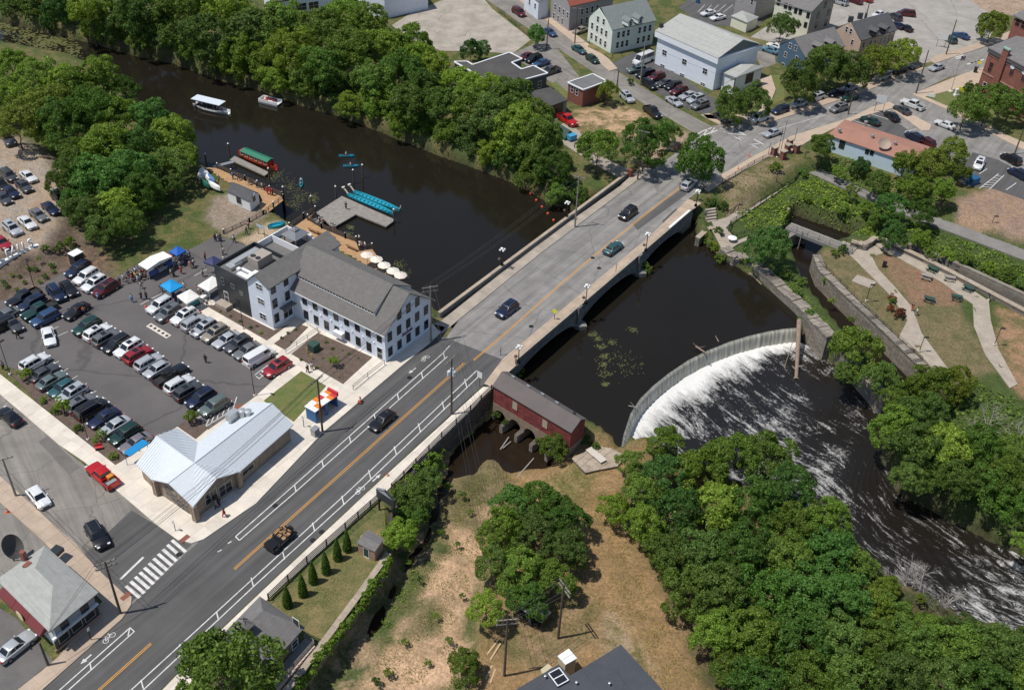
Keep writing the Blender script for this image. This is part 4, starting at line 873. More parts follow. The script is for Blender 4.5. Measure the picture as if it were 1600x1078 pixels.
for (x, y, r_, tn, lab) in ((1395, 470, 6, 0, 'low green bush in the round park bed'), (1392, 482, 6, 6, 'dark red bush at the left of the park bed'), (1407, 490, 9, 6, 'large dark red bush at the front of the park bed'), (1394, 466, 7, 6, 'dark red bush at the back of the park bed'), (1504, 142, 7, 2, 'yellow bush at the brick building corner')):
    TINT[6] = (2.0, .35, .9)
    o = tag(tree(x, y, r_, tn, 'shrub', small=True), lab, 'shrub'); del o['px']
    if lab.startswith('yellow'): o.children[0].color = (5, 3.2, .6, 1)
# clipped round bushes and young trees in the car park strip
for i, (x, y) in enumerate(((68, 627), (86, 643), (122, 671), (150, 692), (177, 714))):
    o = tag(tree(x, y-2, 7, 5, 'shrub', small=True), f'{ordw(i+1)} clipped round bush from the left in the pavement strip', 'shrub', 'round bushes in the pavement strip'); del o['px']
for i, (x, y, r_) in enumerate(((38, 588, 11), (97, 637, 12), (158, 683, 9), (298, 655, 11), (523, 568, 9))):
    lab = ('young tree at the lot corner lamp', 'young tree behind the dark minivan', 'young tree beside the red bench frame', 'young tree in the bed beside the market hall', 'young tree in the mulch bed before the mill')[i]
    o = tag(tree(x, y-4, r_, 2, 'young_tree', hf=.75), lab, 'tree'); del o['px']
# columnar evergreens along the fence
ARB = leaves_mesh('crown', [(.2*(1-z**2)*math.cos(k*2.4), .2*(1-z**2)*math.sin(k*2.4), z*2-.9, .13*(1.25-z**2)) for k, z in enumerate(np.linspace(0, .98, 90))], 260, .045, np.random.default_rng(5), up=.2)
for i, (x, y) in enumerate(((450, 935), (474, 918), (490, 898), (510, 883), (528, 862), (543, 848))):
    p = G(x, y+12, 0); o = thing('arborvitae', f'{ordw(i+1)} columnar evergreen from the left along the street fence', 'tree', p, i*1.3, 'columnar evergreens along the fence')
    c_ = new('crown', ARB, o, (0, 0, 1.85)); c_.scale = (1.7, 1.7, 1.95); c_.color = (.75, .85, .6, 1)
    MB().tube((0, 0, -.05), (0, 0, .7), .09, .06, 6).build('trunk', M_BARK, o)
# ground cover
def cover(name, px, z, dens, size, label, tint=(1, 1, 1), hgt=.5, up=1.0, gap=-2):
    P = PZ(px, z); xs_ = [p[0] for p in P]; ys_ = [p[1] for p in P]; n = int(abs(area(P))*dens)
    X = rng.uniform(min(xs_), max(xs_), n*2); Y = rng.uniform(min(ys_), max(ys_), n*2); k = sdist(P, X, Y) < 0
    X, Y = X[k], Y[k]; Z = terr(X, Y); nzv = np.sin(X*.7+2*np.sin(Y*.5))*np.sin(Y*.6+X*.3); e = -sdist(P, X, Y)+1.3*np.sin(X*1.3+Y)*np.sin(Y*1.7); k = (e > .4) & (nzv > gap); X, Y, Z, nzv, e = X[k], Y[k], Z[k], nzv[k], e[k]
    cl = np.stack([X, Y, Z+hgt*(.55+.6*nzv)*np.clip(e/2.5, .25, 1)*rng.uniform(.2, 1, len(X))], 1)
    nn = rng.normal(scale=.5, size=cl.shape)+np.array([0, 0, up]); nn /= np.linalg.norm(nn, axis=1)[:, None]
    u = np.cross(nn, rng.normal(size=cl.shape)); u /= np.linalg.norm(u, axis=1)[:, None]; w = np.cross(nn, u); s_ = size*rng.uniform(.6, 1.4, (len(cl), 1))
    V = np.stack([cl-u*s_, cl-w*s_*.7, cl+u*s_, cl+w*s_*.7], 1).reshape(-1, 3); n = len(cl)
    me = bpy.data.meshes.new(name); me.vertices.add(4*n); me.vertices.foreach_set('co', V.astype(np.float32).ravel()); me.loops.add(4*n); me.loops.foreach_set('vertex_index', np.arange(4*n, dtype=np.int32))
    me.polygons.add(n); me.polygons.foreach_set('loop_start', np.arange(0, 4*n, 4, dtype=np.int32)); me.update(); me.materials.append(M_LEAF)
    o = tag(new(name, me), label, 'plants', kind='stuff'); o.color = tuple(tint)+(1,); return o
cover('ground_cover', [(1150, 335), (1262, 268), (1345, 308), (1420, 340), (1395, 380), (1340, 368), (1252, 338), (1232, 350), (1200, 360), (1160, 362)], -2, 9, .22, 'bright green vines and weeds on the park slope', (1.7, 1.5, .9), .7)
cover('ground_cover', [(1410, 345), (1510, 375), (1620, 415), (1760, 480), (1760, 545), (1600, 470), (1500, 425), (1420, 388)], -2, 9, .22, 'tall green weeds below the trail at the right', (1.4, 1.35, .85), 1.0)
cover('ground_cover', [(1290, 245), (1335, 255), (1420, 300), (1500, 320), (1420, 330), (1350, 298), (1262, 258)], -1, 8, .25, 'rough green growth between trail and tan-roofed building', (1.1, 1.1, .8), 1.0)
cover('ground_cover', [(1120, 300), (1200, 256), (1236, 256), (1180, 300), (1140, 330), (1118, 325)], -1, 4, .16, 'low plants in the sloping bed beside the ramp', (1.1, 1.05, .8), .4)
cover('ground_cover', [(640, 885), (662, 900), (606, 1000), (575, 995)], -4, 7, .14, 'green weeds along the foot of the garden wall', (1.5, 1.5, .9), .3)
cover('ground_cover', [(1300, 560), (1400, 600), (1420, 700), (1600, 860), (1700, 800), (1600, 640), (1500, 590), (1420, 585)], -3, 5, .25, 'undergrowth on the right river bank', (1.1, 1.1, .85), .9)
cover('ground_cover', [(985, 700), (1060, 745), (1250, 860), (1400, 955), (1600, 1015), (1700, 1100), (1200, 1100), (1080, 960), (960, 810)], -2.5, 3.5, .25, 'undergrowth beneath the wood below the weir', (.9, 1, .8), .9)
cover('ground_cover', [(-100, 0), (0, 36), (150, 68), (270, 98), (400, 138), (540, 183), (640, 224), (740, 260), (860, 316), (890, 300), (760, 180), (640, 80), (560, 20), (400, -30), (-100, -80)], -1, 2.2, .3, 'undergrowth beneath the far bank trees', (.9, 1, .8), 1.0)
cover('ground_cover', [(-60, 90), (60, 100), (170, 130), (240, 200), (310, 262), (300, 310), (250, 330), (215, 390), (150, 380), (100, 290), (60, 215), (-60, 180)], 0, 2.2, .3, 'undergrowth beneath the near bank trees', (.8, .9, .7), .9)
cover('ground_cover', [(1178, 402), (1232, 400), (1262, 462), (1312, 522), (1294, 524), (1230, 455)], -2, 14, .16, 'bushy growth between pond wall and channel', (1.3, 1.3, .85), .8)
cover('dry_grass', [(850, 745), (935, 725), (1000, 880), (1060, 1000), (1120, 1090), (960, 1090), (1000, 1010), (930, 960), (900, 1000), (790, 1000), (930, 900), (900, 800)], -2.5, 20, .07, 'dry tufts of grass on the track between the trees', (2.2, 1.25, .8), .25, .3)
cover('weeds', [(690, 780), (735, 745), (800, 745), (850, 745), (790, 775), (770, 850), (740, 1000), (735, 1080), (560, 1080), (640, 880), (680, 860)], -4, 34, .065, 'patchy weeds on the sandy lot', (1.25, 1.0, .7), .25, .5, -.4)
cover('weeds', [(420, 952), (600, 795), (604, 862), (556, 928), (505, 998), (478, 985)], 0, 30, .06, 'rough grass in the evergreen yard', (1.5, 1.15, .75), .2, .4, -.5)
IV = [(604, 872), (570, 922), (520, 990), (470, 1055), (440, 1095)]
pts = [G(x, y, 0) for x, y in IV]; cl = []
for a, b_ in zip(pts[:-1], pts[1:]):
    for k in range(70): p = a.lerp(b_, rng.random()); cl.append((p.x+.35+rng.uniform(-.3, .5), p.y-.2+rng.uniform(-.3, .3), rng.uniform(-1.0, .25), rng.uniform(.25, .5)))
o = tag(new('ivy', leaves_mesh('ivy', cl, 26, .13, np.random.default_rng(3), up=.6)), 'ivy hanging over the stone garden wall', 'ivy', kind='stuff'); o.color = (1.3, 1.3, .8, 1)
cl = []
pts = [G(x, y, -.5) for x, y in ((672, 700), (650, 730), (632, 760), (640, 790), (620, 800))]
for a, b_ in zip(pts[:-1], pts[1:]):
    for k in range(30): p = a.lerp(b_, rng.random()); cl.append((p.x+rng.uniform(0, 2.2), p.y+rng.uniform(-1.2, .6), rng.uniform(-3.2, .4), rng.uniform(.35, .7)))
o = tag(new('ivy', leaves_mesh('ivy', cl, 22, .15, np.random.default_rng(4), up=.6)), 'creeper and bushes hanging on the street retaining wall', 'ivy', kind='stuff'); o.color = (1.25, 1.3, .8, 1)
# ---------------------------------------------------------------- buildings
M_GLASS = plain('window_glass', (.018, .02, .024), .12, 0, .6)
M_TRIM = plain('white_trim', (.78, .79, .80), .5)
M_DTRIM = plain('dark_trim', (.03, .03, .035), .5)
M_CLAPW = courses('clapboard_white', (.73, .78, .86), (.71, .76, .85), (.55, .6, .68), 6, .16, .012, .6, .1, .04)
M_CLAPC = courses('clapboard_cream', (.76, .74, .60), (.74, .72, .58), (.6, .58, .46), 6, .18, .012, .6, .1, .05)
M_CLAPP = courses('clapboard_palegreen', (.72, .77, .70), (.70, .75, .68), (.56, .6, .54), 6, .18, .012, .6, .1, .05)
M_CLAPB = courses('clapboard_blue', (.085, .145, .21), (.08, .135, .2), (.05, .09, .13), 6, .18, .012, .6, .1, .08)
M_CLAPT = courses('clapboard_tan', (.56, .42, .32), (.54, .40, .31), (.42, .31, .24), 6, .18, .012, .6, .1, .06)
M_CLAPG = courses('clapboard_grey', (.34, .32, .32), (.32, .30, .30), (.24, .23, .23), 6, .18, .012, .6, .1, .06)
M_SIDEW = courses('siding_bluewhite', (.76, .80, .87), (.74, .78, .85), (.66, .7, .77), 8, .4, .012, .6, .1, .05)
M_RED = courses('red_boards', (.24, .05, .045), (.19, .042, .038), (.09, .025, .022), 7, .2, .02, .8, .25, .45)
M_BRICK = courses('brick_red', (.26, .085, .06), (.21, .07, .05), (.20, .13, .11), .45, .15, .012, .85, .2, .18)
M_BRICKT = courses('brick_tan', (.40, .24, .18), (.34, .2, .15), (.3, .2, .16), .45, .15, .012, .85, .2, .18)
M_SHG = courses('shingle_warm_grey', (.172, .163, .153), (.14, .132, .125), (.10, .095, .09), .5, .075, .008, .9, .3, .1)
M_SHL = courses('shingle_pale_grey', (.40, .40, .375), (.34, .345, .325), (.28, .28, .27), .5, .09, .006, .9, .2, .1)
M_SHD = courses('shingle_dark', (.10, .10, .105), (.078, .078, .083), (.055, .055, .06), .5, .09, .008, .9, .3, .1)
M_SHM = courses('shingle_mid', (.20, .19, .185), (.16, .152, .148), (.11, .105, .1), .5, .09, .008, .9, .3, .1)
M_SHGN = courses('shingle_green_grey', (.20, .225, .22), (.17, .19, .185), (.12, .135, .13), .5, .09, .008, .9, .3, .1)
M_SHR = courses('shingle_red', (.30, .085, .055), (.26, .07, .045), (.18, .05, .035), .5, .09, .008, .9, .3, .1)
M_SHBR = mat('flat_roof_brown', (.135, .115, .11), .85, .06, .4, (.115, .10, .095), 8)
M_FLATD = mat('membrane_dark', (.062, .058, .056), .85, .12, .3, (.085, .08, .076), 4)
M_FLATN = mat('membrane_navy', (.052, .058, .07), .7, .08, .3, (.065, .07, .08), 4)
M_FLATR = mat('membrane_tan', (.36, .185, .135), .9, .08, .35, (.30, .155, .115), 4)
M_METAL = plain('seamed_metal_roof', (.60, .64, .68), .6, 0, .3)
M_BLACKP = plain('black_panel', (.028, .033, .038), .35)
M_PLANKV = courses('vertical_planks', (.33, .255, .19), (.25, .19, .145), (.15, .12, .1), .2, 9, .015, .85, .2, .25)
M_DUCT = plain('duct_metal', (.50, .52, .52), .4, .5)
M_COPPER = plain('copper_green', (.24, .36, .30), .7)
_wc = {}
def window(root, x, y, z, ang, w, h, frame=None, pane=None, bars=1, name='window'):
    key = (round(w, 2), round(h, 2), frame.name if frame else '', pane.name if pane else '', bars, name)
    if key not in _wc:
        f = MB(); t_ = .07
        f.box(-w/2-t_, -w/2, -.05, .0, -h/2-t_, h/2+t_).box(w/2, w/2+t_, -.05, .0, -h/2-t_, h/2+t_).box(-w/2, w/2, -.05, 0, h/2, h/2+t_).box(-w/2, w/2, -.07, 0, -h/2-t_, -h/2)
        if bars: f.box(-w/2, w/2, -.045, -.02, -.025, .025)
        if bars > 1: f.box(-.025, .025, -.042, -.022, -h/2, h/2)
        _wc[key] = (f.mesh(name, frame or M_DTRIM), MB().box(-w/2, w/2, -.022, 0.0, -h/2, h/2).mesh('pane', pane or M_GLASS))
    a, b_ = _wc[key]; o = new(name, a, root, (x, y, z), ang); new('pane', b_, o); return o
class Poly:
    "building whose eaves, ridges and walls are given as points of the photo with a height"
    def __init__(s, name, label, cat, pts, loop, base=0.0, inset=.35, group=None):
        s.P = {k: G(v[0], v[1], v[2]) for k, v in pts.items()}
        c = sum((Vector((s.P[k].x, s.P[k].y, 0)) for k in loop), Vector())/len(loop); s.c = Vector((c.x, c.y, base)); s.base = base
        s.root = thing(name, label, cat, s.c, 0, group); s.loop = loop; s.I = {}
        n = len(loop); A = area([s.P[k] for k in loop]); sg = 1 if A > 0 else -1
        for i, k in enumerate(loop):
            p = s.P[k]; a = s.P[loop[i-1]]; b_ = s.P[loop[(i+1) % n]]
            e1 = Vector((p.x-a.x, p.y-a.y)).normalized(); e2 = Vector((b_.x-p.x, b_.y-p.y)).normalized()
            n1 = Vector((-e1.y, e1.x))*sg; n2 = Vector((-e2.y, e2.x))*sg; m_ = (n1+n2)
            m_ = m_/max(.35, m_.length_squared/2*1.0) if m_.length > 1e-4 else n1
            s.I[k] = Vector((p.x+m_.x*inset, p.y+m_.y*inset, p.z))
        s.sg = sg
    def L(s, v): return (v.x-s.c.x, v.y-s.c.y, v.z-s.c.z)
    def walls(s, m_, names=None, z0=None, drop=.12, name='wall'):
        n = len(s.loop); z0 = s.base if z0 is None else z0
        for i, k in enumerate(s.loop):
            k2 = s.loop[(i+1) % n]; a, b_ = s.I[k], s.I[k2]
            if names and (k, k2) not in names and (k2, k) not in names: continue
            e = Vector((b_.x-a.x, b_.y-a.y)).normalized(); q = Vector((-e.y, e.x, 0))*s.sg*.2
            A = [Vector((a.x, a.y, z0)), Vector((b_.x, b_.y, z0)), Vector((b_.x, b_.y, b_.z-drop)), Vector((a.x, a.y, a.z-drop))]
            V = [s.L(v) for v in A]+[s.L(v+q) for v in A]
            MB().add(V, [(0, 1, 2, 3), (7, 6, 5, 4), (0, 4, 5, 1), (1, 5, 6, 2), (2, 6, 7, 3), (3, 7, 4, 0)]).build(name, m_, s.root, fix=True)
    def gable(s, k1, kp, k2, m_, drop=.12):
        a, b_ = s.I[k1], s.I[k2]; d = Vector((b_.x-a.x, b_.y-a.y)); p = s.P[kp]
        t_ = (Vector((p.x-a.x, p.y-a.y)).dot(d))/d.length_squared; q = Vector((a.x+d.x*t_, a.y+d.y*t_, p.z-drop))
        e = d.normalized(); th_ = Vector((-e.y, e.x, 0))*s.sg*.18
        A = [Vector((a.x, a.y, a.z-drop-.001)), Vector((b_.x, b_.y, b_.z-drop-.001)), q]; V = [s.L(v) for v in A]+[s.L(v+th_) for v in A]
        MB().add(V, [(0, 1, 2), (5, 4, 3), (0, 3, 4, 1), (1, 4, 5, 2), (2, 5, 3, 0)]).build('gable_wall', m_, s.root, fix=True)
    def roof(s, planes, m_, th_=.16, name='roof_slope'):
        r = []
        for pl in planes:
            A = [s.P[k] if isinstance(k, str) else G(*k) for k in pl]
            if area(A) < 0: A.reverse()
            n = len(A); V = [s.L(v) for v in A]+[s.L(v-Vector((0, 0, th_))) for v in A]
            r.append(MB().add(V, [tuple(range(n)), tuple(range(2*n-1, n-1, -1))]+[(i, n+i, n+(i+1) % n, (i+1) % n) for i in range(n)]).build(name, m_, s.root))
        return r
    def wall_pt(s, k1, k2, px, py):
        a, b_ = s.I[k1], s.I[k2]; e = Vector((b_.x-a.x, b_.y-a.y)).normalized(); n_ = np.array([-e.y, e.x, 0]); n_ = n_ if n_[0]*((a.x+b_.x)/2-s.c.x)+n_[1]*((a.y+b_.y)/2-s.c.y) > 0 else -n_
        d = cF*FPX+cX*(px-CX)-cU*(py-CY); q = np.array([-a.x, -a.y, CAMH]); t_ = -(q @ n_)/(d @ n_); w_ = np.array([0, 0, CAMH])+d*t_
        return Vector(w_), n_
    def win(s, k1, k2, px, py, w, h, **kw):
        p, n_ = s.wall_pt(k1, k2, px, py); p = p+Vector(n_)*.012; l = s.L(p)
        return window(s.root, l[0], l[1], l[2], math.atan2(n_[1], n_[0])+PI/2, w, h, **kw)
    def box(s, px, py, z, lx, ly, h, ang, m_, name, up=0):
        p = G(px, py, z); return MB().obox((0, 0), ang, lx, ly, -.3, h).build(name, m_, s.root, s.L(p))
    def row(s, k1, k2, p0, p1, n, w, h, **kw):
        for i in range(n): f_ = i/max(1, n-1); s.win(k1, k2, p0[0]+(p1[0]-p0[0])*f_, p0[1]+(p1[1]-p0[1])*f_, w, h, **kw)
# --- mill
MF = Frame((603, 567), 146.36)
mill = thing('mill_building', 'long white clapboard mill with grey roof and side wing by the river', 'building', MF.W(0, 0), R(MF.ang))
def extr(root, name, prof, a0, a1, ax, m_):
    "profile (u,z) extruded along axis x or y"
    V = [(a, u, z) if ax == 'x' else (u, a, z) for a in (a0, a1) for u, z in prof]; n = len(prof)
    return MB().add(V, [tuple(range(n)), tuple(range(2*n-1, n-1, -1))]+[(i, (i+1) % n, n+(i+1) % n, n+i) for i in range(n)]).build(name, m_, root, fix=True)
extr(mill, 'wall', [(-11.2, -.3), (0, -.3), (0, 5.75), (-5.6, 10.0), (-11.2, 5.75)], 0, 19.5, 'x', M_CLAPW)
sl_ = 4.3/5.6
for s_ in (-1, 1):
    y0 = -5.6; q = [(y0, 10.2), (y0+s_*6.0, 10.2-6.0*sl_), (y0+s_*6.0, 10.05-6.0*sl_), (y0, 10.03)]
    extr(mill, 'roof_slope', q, -.35, 21.0, 'x', M_SHG)
    extr(mill, 'fascia', [(y0+s_*6.02, 10.12-6.0*sl_), (y0+s_*6.08, 10.12-6.0*sl_), (y0+s_*6.08, 9.9-6.0*sl_), (y0+s_*6.02, 9.9-6.0*sl_)], -.35, 19.5, 'x', M_TRIM)
    dq = [(y0, 10.38), (y0+s_*4.45, 7.62), (y0+s_*4.45, 7.48), (y0, 10.2)]
    extr(mill, 'dormer_roof', dq, 2.9, 20.2, 'x', M_SHG)
    extr(mill, 'dormer_front', [(y0+s_*4.2, 6.5), (y0+s_*4.3, 6.5), (y0+s_*4.3, 7.55), (y0+s_*4.2, 7.6)], 3.0, 20.1, 'x', M_TRIM)
    for e_ in (3.0, 20.0): extr(mill, 'dormer_cheek', [(y0+s_*.3, 9.9), (y0+s_*4.25, 6.9), (y0+s_*4.25, 7.55), (y0+s_*.3, 10.15)], e_, e_+.08, 'x', M_TRIM)
for k in range(28): window(mill, 3.5+k*.6, -1.28, 7.25, PI, .46, .34, frame=M_TRIM, bars=0, name='clerestory_window')
for k in range(8):
    window(mill, 1.12+k*2.22, .012, 4.42, PI, .85, 1.5)
    if k: window(mill, 1.12+k*2.22, .012, 1.56, PI, .85, 1.5)
window(mill, 1.15, .012, 1.35, PI, 1.0, 2.1, frame=M_TRIM, bars=1, name='door')
for k in range(5):
    window(mill, -.012, -1.1-k*2.18, 4.45, -PI/2, .85, 1.5); window(mill, -.012, -1.1-k*2.18, 1.6, -PI/2, .85, 1.5)
    if 0 < k < 4: window(mill, -.012, -1.3-k*2.15, 7.25, -PI/2, .85, 1.5)
for k in range(7): MB().box(-.1, .1, 0, .16, -.18, .0).build('wall_lamp', M_TRIM, mill, (2.25+k*2.22, 0.001, 3.1))
MB().box(-.9, .9, 0, .7, 0, .9).build('air_conditioner', M_TRIM, mill, (9.3, .05, .9))
# wing
extr(mill, 'wing_wall', [(19.4, -.3), (24.25, -.3), (24.25, 7.4), (22.0, 9.45), (19.4, 8.2)], -11.1, 4.6, 'y', M_CLAPW)
for q in ([(22.0, 9.75), (19.05, 8.2), (19.05, 8.02), (22.0, 9.55)], [(22.0, 9.751), (24.5, 7.35), (24.5, 7.2), (22.0, 9.551)]): extr(mill, 'roof_slope', q, -11.4, 4.95, 'y', M_SHG)
for z in (1.85, 4.7, 7.45):
    window(mill, 19.388, 3.75, z, -PI/2, .85, 1.5)
    if z > 2: window(mill, 19.388, 1.02, z, -PI/2, .85, 1.5)
window(mill, 19.388, 1.3, 1.9, -PI/2, 1.9, 2.3, frame=M_TRIM, bars=2, name='door')
for z in (1.6, 4.55, 7.35): window(mill, 21.6, 4.612, z, PI, 1.35, 1.1, frame=M_TRIM, bars=2)
MB().box(18.2, 19.35, .3, 3.0, 3.2, 3.35).build('door_hood', M_SHM, mill)
# stair block
blk = MB(); blk.box(24.27, 31.85, -4.2, 4.62, -.3, 6.5); blk.build('stair_block', M_BLACKP, mill)
for x0, x1, y0, y1 in ((24.27, 31.85, 4.42, 4.62), (31.65, 31.85, -4.2, 4.41), (24.27, 31.64, -4.2, -4.0)): MB().box(x0, x1, y0, y1, 6.502, 7.2).build('parapet', M_BLACKP, mill)
MB().box(24.4, 31.6, -3.9, 4.35, 6.503, 6.56).build('flat_roof', mat('membrane_grey', (.16, .155, .15), .85, .1, .5, None, 5), mill)
window(mill, 29.85, 4.632, 1.75, PI, .9, 2.0, frame=M_TRIM, name='door')
window(mill, 30.2, 4.632, 4.7, PI, .5, 1.3, frame=plain('steel_trim', (.2, .22, .23), .4)); window(mill, 27.9, 4.632, 4.75, PI, .8, .7, frame=MATS['steel_trim']); window(mill, 26.0, 4.632, 4.2, PI, .7, .6, frame=MATS['steel_trim'])
MB().box(28.6, 31.2, 4.65, 6.1, -.1, .9).build('door_landing', M_CONG, mill)
def unit(x0, x1, y0, y1, z0, z1, m_, name): return MB().box(x0, x1, y0, y1, z0, z1).build(name, m_, mill)
hv = unit(26.0, 28.3, -2.6, .6, 6.6, 8.2, plain('beige_unit', (.36, .31, .27), .6), 'rooftop_unit')
for k in range(2): MB().lathe([(.45, 0), (.45, .08), (.15, .1)], 12, (26.6+k*1.1, -.1, 8.205)).build('fan', M_DTRIM, hv)
du = unit(29.2, 30.2, -2.8, 2.6, 6.6, 7.5, M_DUCT, 'duct'); unit(29.0, 30.4, 1.2, 3.6, 6.62, 7.2, M_DUCT, 'duct'); unit(25.0, 27.5, 3.0, 3.9, 6.6, 7.0, M_TRIM, 'duct'); unit(25.2, 26.0, 1.2, 3.2, 6.6, 6.9, M_TRIM, 'duct'); unit(27.9, 28.5, 2.4, 3.0, 6.6, 7.1, M_TRIM, 'vent'); unit(25.5, 28, 2.0, 2.5, 6.6, 6.95, M_TRIM, 'duct')
# terrace behind the stair block
unit(24.3, 31.2, -11.1, -4.25, -.3, 6.0, M_CLAPW, 'terrace_block'); unit(24.4, 31.1, -11.0, -4.3, 6.003, 6.06, MATS['membrane_grey'], 'flat_roof')
for x0, x1, y0, y1 in ((24.3, 31.2, -11.1, -10.9), (31.0, 31.2, -10.89, -4.3), (24.3, 30.99, -7.4, -7.25)): unit(x0, x1, y0, y1, 6.003, 7.25, M_TRIM, 'parapet')
gz = thing('gazebo', 'small dark grey two-tier gazebo on the mill roof terrace', 'gazebo', MF.W(27.2, -9.1, 6.07), R(MF.ang))
for x in (-1.3, 1.3):
    for y in (-1.3, 1.3): MB().box(x-.08, x+.08, y-.08, y+.08, 0, 2.1).build('post', M_WOODD, gz)
M_GZ = plain('gazebo_canvas', (.17, .18, .2), .7)
MB().add([(-1.7, -1.7, 2.1), (1.7, -1.7, 2.1), (1.7, 1.7, 2.1), (-1.7, 1.7, 2.1), (-.35, -.35, 2.9), (.35, -.35, 2.9), (.35, .35, 2.9), (-.35, .35, 2.9)], [(3, 2, 1, 0), (4, 5, 6, 7), (0, 1, 5, 4), (1, 2, 6, 5), (2, 3, 7, 6), (3, 0, 4, 7)]).build('canopy', M_GZ, gz)
MB().add([(-.55, -.55, 2.98), (.55, -.55, 2.98), (.55, .55, 2.98), (-.55, .55, 2.98), (0, 0, 3.35)], [(3, 2, 1, 0), (0, 1, 4), (1, 2, 4), (2, 3, 4), (3, 0, 4)]).build('top_canopy', M_GZ, gz)
# purple script sign on the gable
M_PURP = plain('purple_sign', (.16, .02, .10), .5)
def text(name, body, size, m_, parent, loc, rot, ext=.03, shear=0.0, align='CENTER', sx=1):
    cu = bpy.data.curves.new(name, 'FONT'); cu.body = body; cu.size = size; cu.extrude = ext; cu.shear = shear; cu.align_x = align; cu.align_y = 'CENTER'
    cu.materials.append(m_); tmp = bpy.data.objects.new('tmp', cu); me = bpy.data.meshes.new_from_object(tmp); bpy.data.objects.remove(tmp)
    o = new(name, me, parent, loc); o.rotation_euler = rot; o.scale = (sx, 1, 1); return o
sg_b = MB()
for k in range(9): y_ = -3.9-k*.28; h_ = (.7, .35, .45, .3, .75, .35, .4, .6, .3)[k]; sg_b.add([(-.09, y_, 2.7+.05*(k % 2)), (-.09, y_-.13, 2.7+.05*(k % 2)), (-.09, y_-.33, 2.7+h_), (-.09, y_-.2, 2.7+h_), (-.03, y_, 2.7), (-.03, y_-.13, 2.7), (-.03, y_-.33, 2.7+h_), (-.03, y_-.2, 2.7+h_)], [(0, 1, 2, 3), (7, 6, 5, 4), (0, 4, 5, 1), (1, 5, 6, 2), (2, 6, 7, 3), (3, 7, 4, 0)])
sg_b.box(-.088, -.03, -6.4, -4.1, 2.9, 2.98).build('sign_strokes', M_PURP, mill, fix=True)
# --- market hall
E_ = lambda x, y, z: (200+x/4.686, 600+y/4.686, z)
mk = Poly('market_hall', 'low market hall with pale standing-seam metal cross gables and plank walls', 'building',
    dict(c=E_(485, 580, 5.6), nwp=E_(205, 380, 5.1), swp=E_(295, 725, 4.7), sep=E_(650, 690, 4.7), ep=E_(1055, 140, 5.6), w=E_(55, 585, 2.9), w2=E_(170, 697, 2.9), s=E_(476, 900, 2.9), e2=E_(820, 640, 2.9), e3=E_(1212, 297, 3.1), n3=E_(905, 130, 3.1), n2=E_(510, 425, 3.0), n1=E_(362, 322, 2.9)),
    ['w', 'w2', 's', 'e2', 'e3', 'n3', 'n2', 'n1'], .1, .45)
mk.walls(M_PLANKV, drop=.2)
for a, p, b_ in (('w2', 'swp', 's'), ('s', 'sep', 'e2'), ('e3', 'ep', 'n3'), ('n1', 'nwp', 'w')): mk.gable(a, p, b_, M_PLANKV)
MKP = [('nwp', 'w', 'w2', 'c'), ('w2', 'swp', 'c'), ('swp', 's', 'c'), ('s', 'sep', 'c'), ('sep', 'e2', 'c'), ('e2', 'e3', 'ep', 'c'), ('c', 'ep', 'n3', 'n2'), ('c', 'n2', 'n1', 'nwp')]
RS_ = mk.roof(MKP, M_METAL, .14)
for pl, par, (ra, rb_) in zip(MKP, RS_, (('nwp', 'c'), ('swp', 'c'), ('swp', 'c'), ('sep', 'c'), ('sep', 'c'), ('ep', 'c'), ('ep', 'c'), ('nwp', 'c'))):
    A = [mk.P[k] for k in pl]; n_ = (A[1]-A[0]).cross(A[2]-A[0]).normalized(); n_ = n_ if n_.z > 0 else -n_
    u = (mk.P[rb_]-mk.P[ra]); u = (u-n_*u.dot(n_)).normalized(); w_ = n_.cross(u); o_ = A[0]
    q2 = ccw([((p-o_).dot(u), (p-o_).dot(w_)) for p in A]); us = [q[0] for q in q2]; b_ = MB(); k = min(us)+.22
    while k < max(us):
        cl_ = cellclip(q2, [(k-.016, -99), (k+.016, -99), (k+.016, 99), (k-.016, 99)])
        if len(cl_) >= 3:
            ys_ = [q[1] for q in cl_]; V = []
            for zz in (-.01, .045):
                for uu, ww in ((k-.016, min(ys_)), (k+.016, min(ys_)), (k+.016, max(ys_)), (k-.016, max(ys_))): V.append(mk.L(o_+u*uu+w_*ww+n_*zz))
            b_.add(V, [(4, 5, 6, 7), (0, 1, 5, 4), (1, 2, 6, 5), (2, 3, 7, 6), (3, 0, 4, 7)])
        k += .43
    if b_.v: tag(b_.build('standing_seams', M_METAL, par, fix=True), kind='stuff')
for a, b_ in (('nwp', 'c'), ('swp', 'c'), ('sep', 'c'), ('c', 'ep')):
    MB().tube(mk.L(mk.P[a]+Vector((0, 0, .03))), mk.L(mk.P[b_]+Vector((0, 0, .03))), .06, .06, 6).build('ridge_cap', M_METAL, mk.root)
for x, y in ((585, 850), (625, 820), (690, 790), (735, 760)): q = E_(x, y, 0); mk.win('s', 'e2', q[0], q[1]-3, 1.0, 1.9, frame=M_STEEL, bars=1)
for x, y in ((300, 790), (340, 830), (380, 870), (420, 905)): q = E_(x, y, 0); mk.win('w2', 's', q[0], q[1], .9, 1.5, frame=M_WOODG, bars=1)
for x, y in ((855, 630), (895, 595)): q = E_(x, y, 0); mk.win('e2', 'e3', q[0], q[1], 1.0, 1.3, frame=M_STEEL, bars=0)
for k in ('w2', 's', 'e2'):
    p = mk.P[k]; MB().obox((0, 0), R(57), .7, .7, .0, 2.7).build('corner_post', M_PLANKV, mk.root, (p.x-mk.c.x+(mk.P['c'].x-p.x)*.06, p.y-mk.c.y+(mk.P['c'].y-p.y)*.06, 0))
vx, vn = mk.wall_pt('e2', 'e3', *E_(1085, 440, 0)[:2])
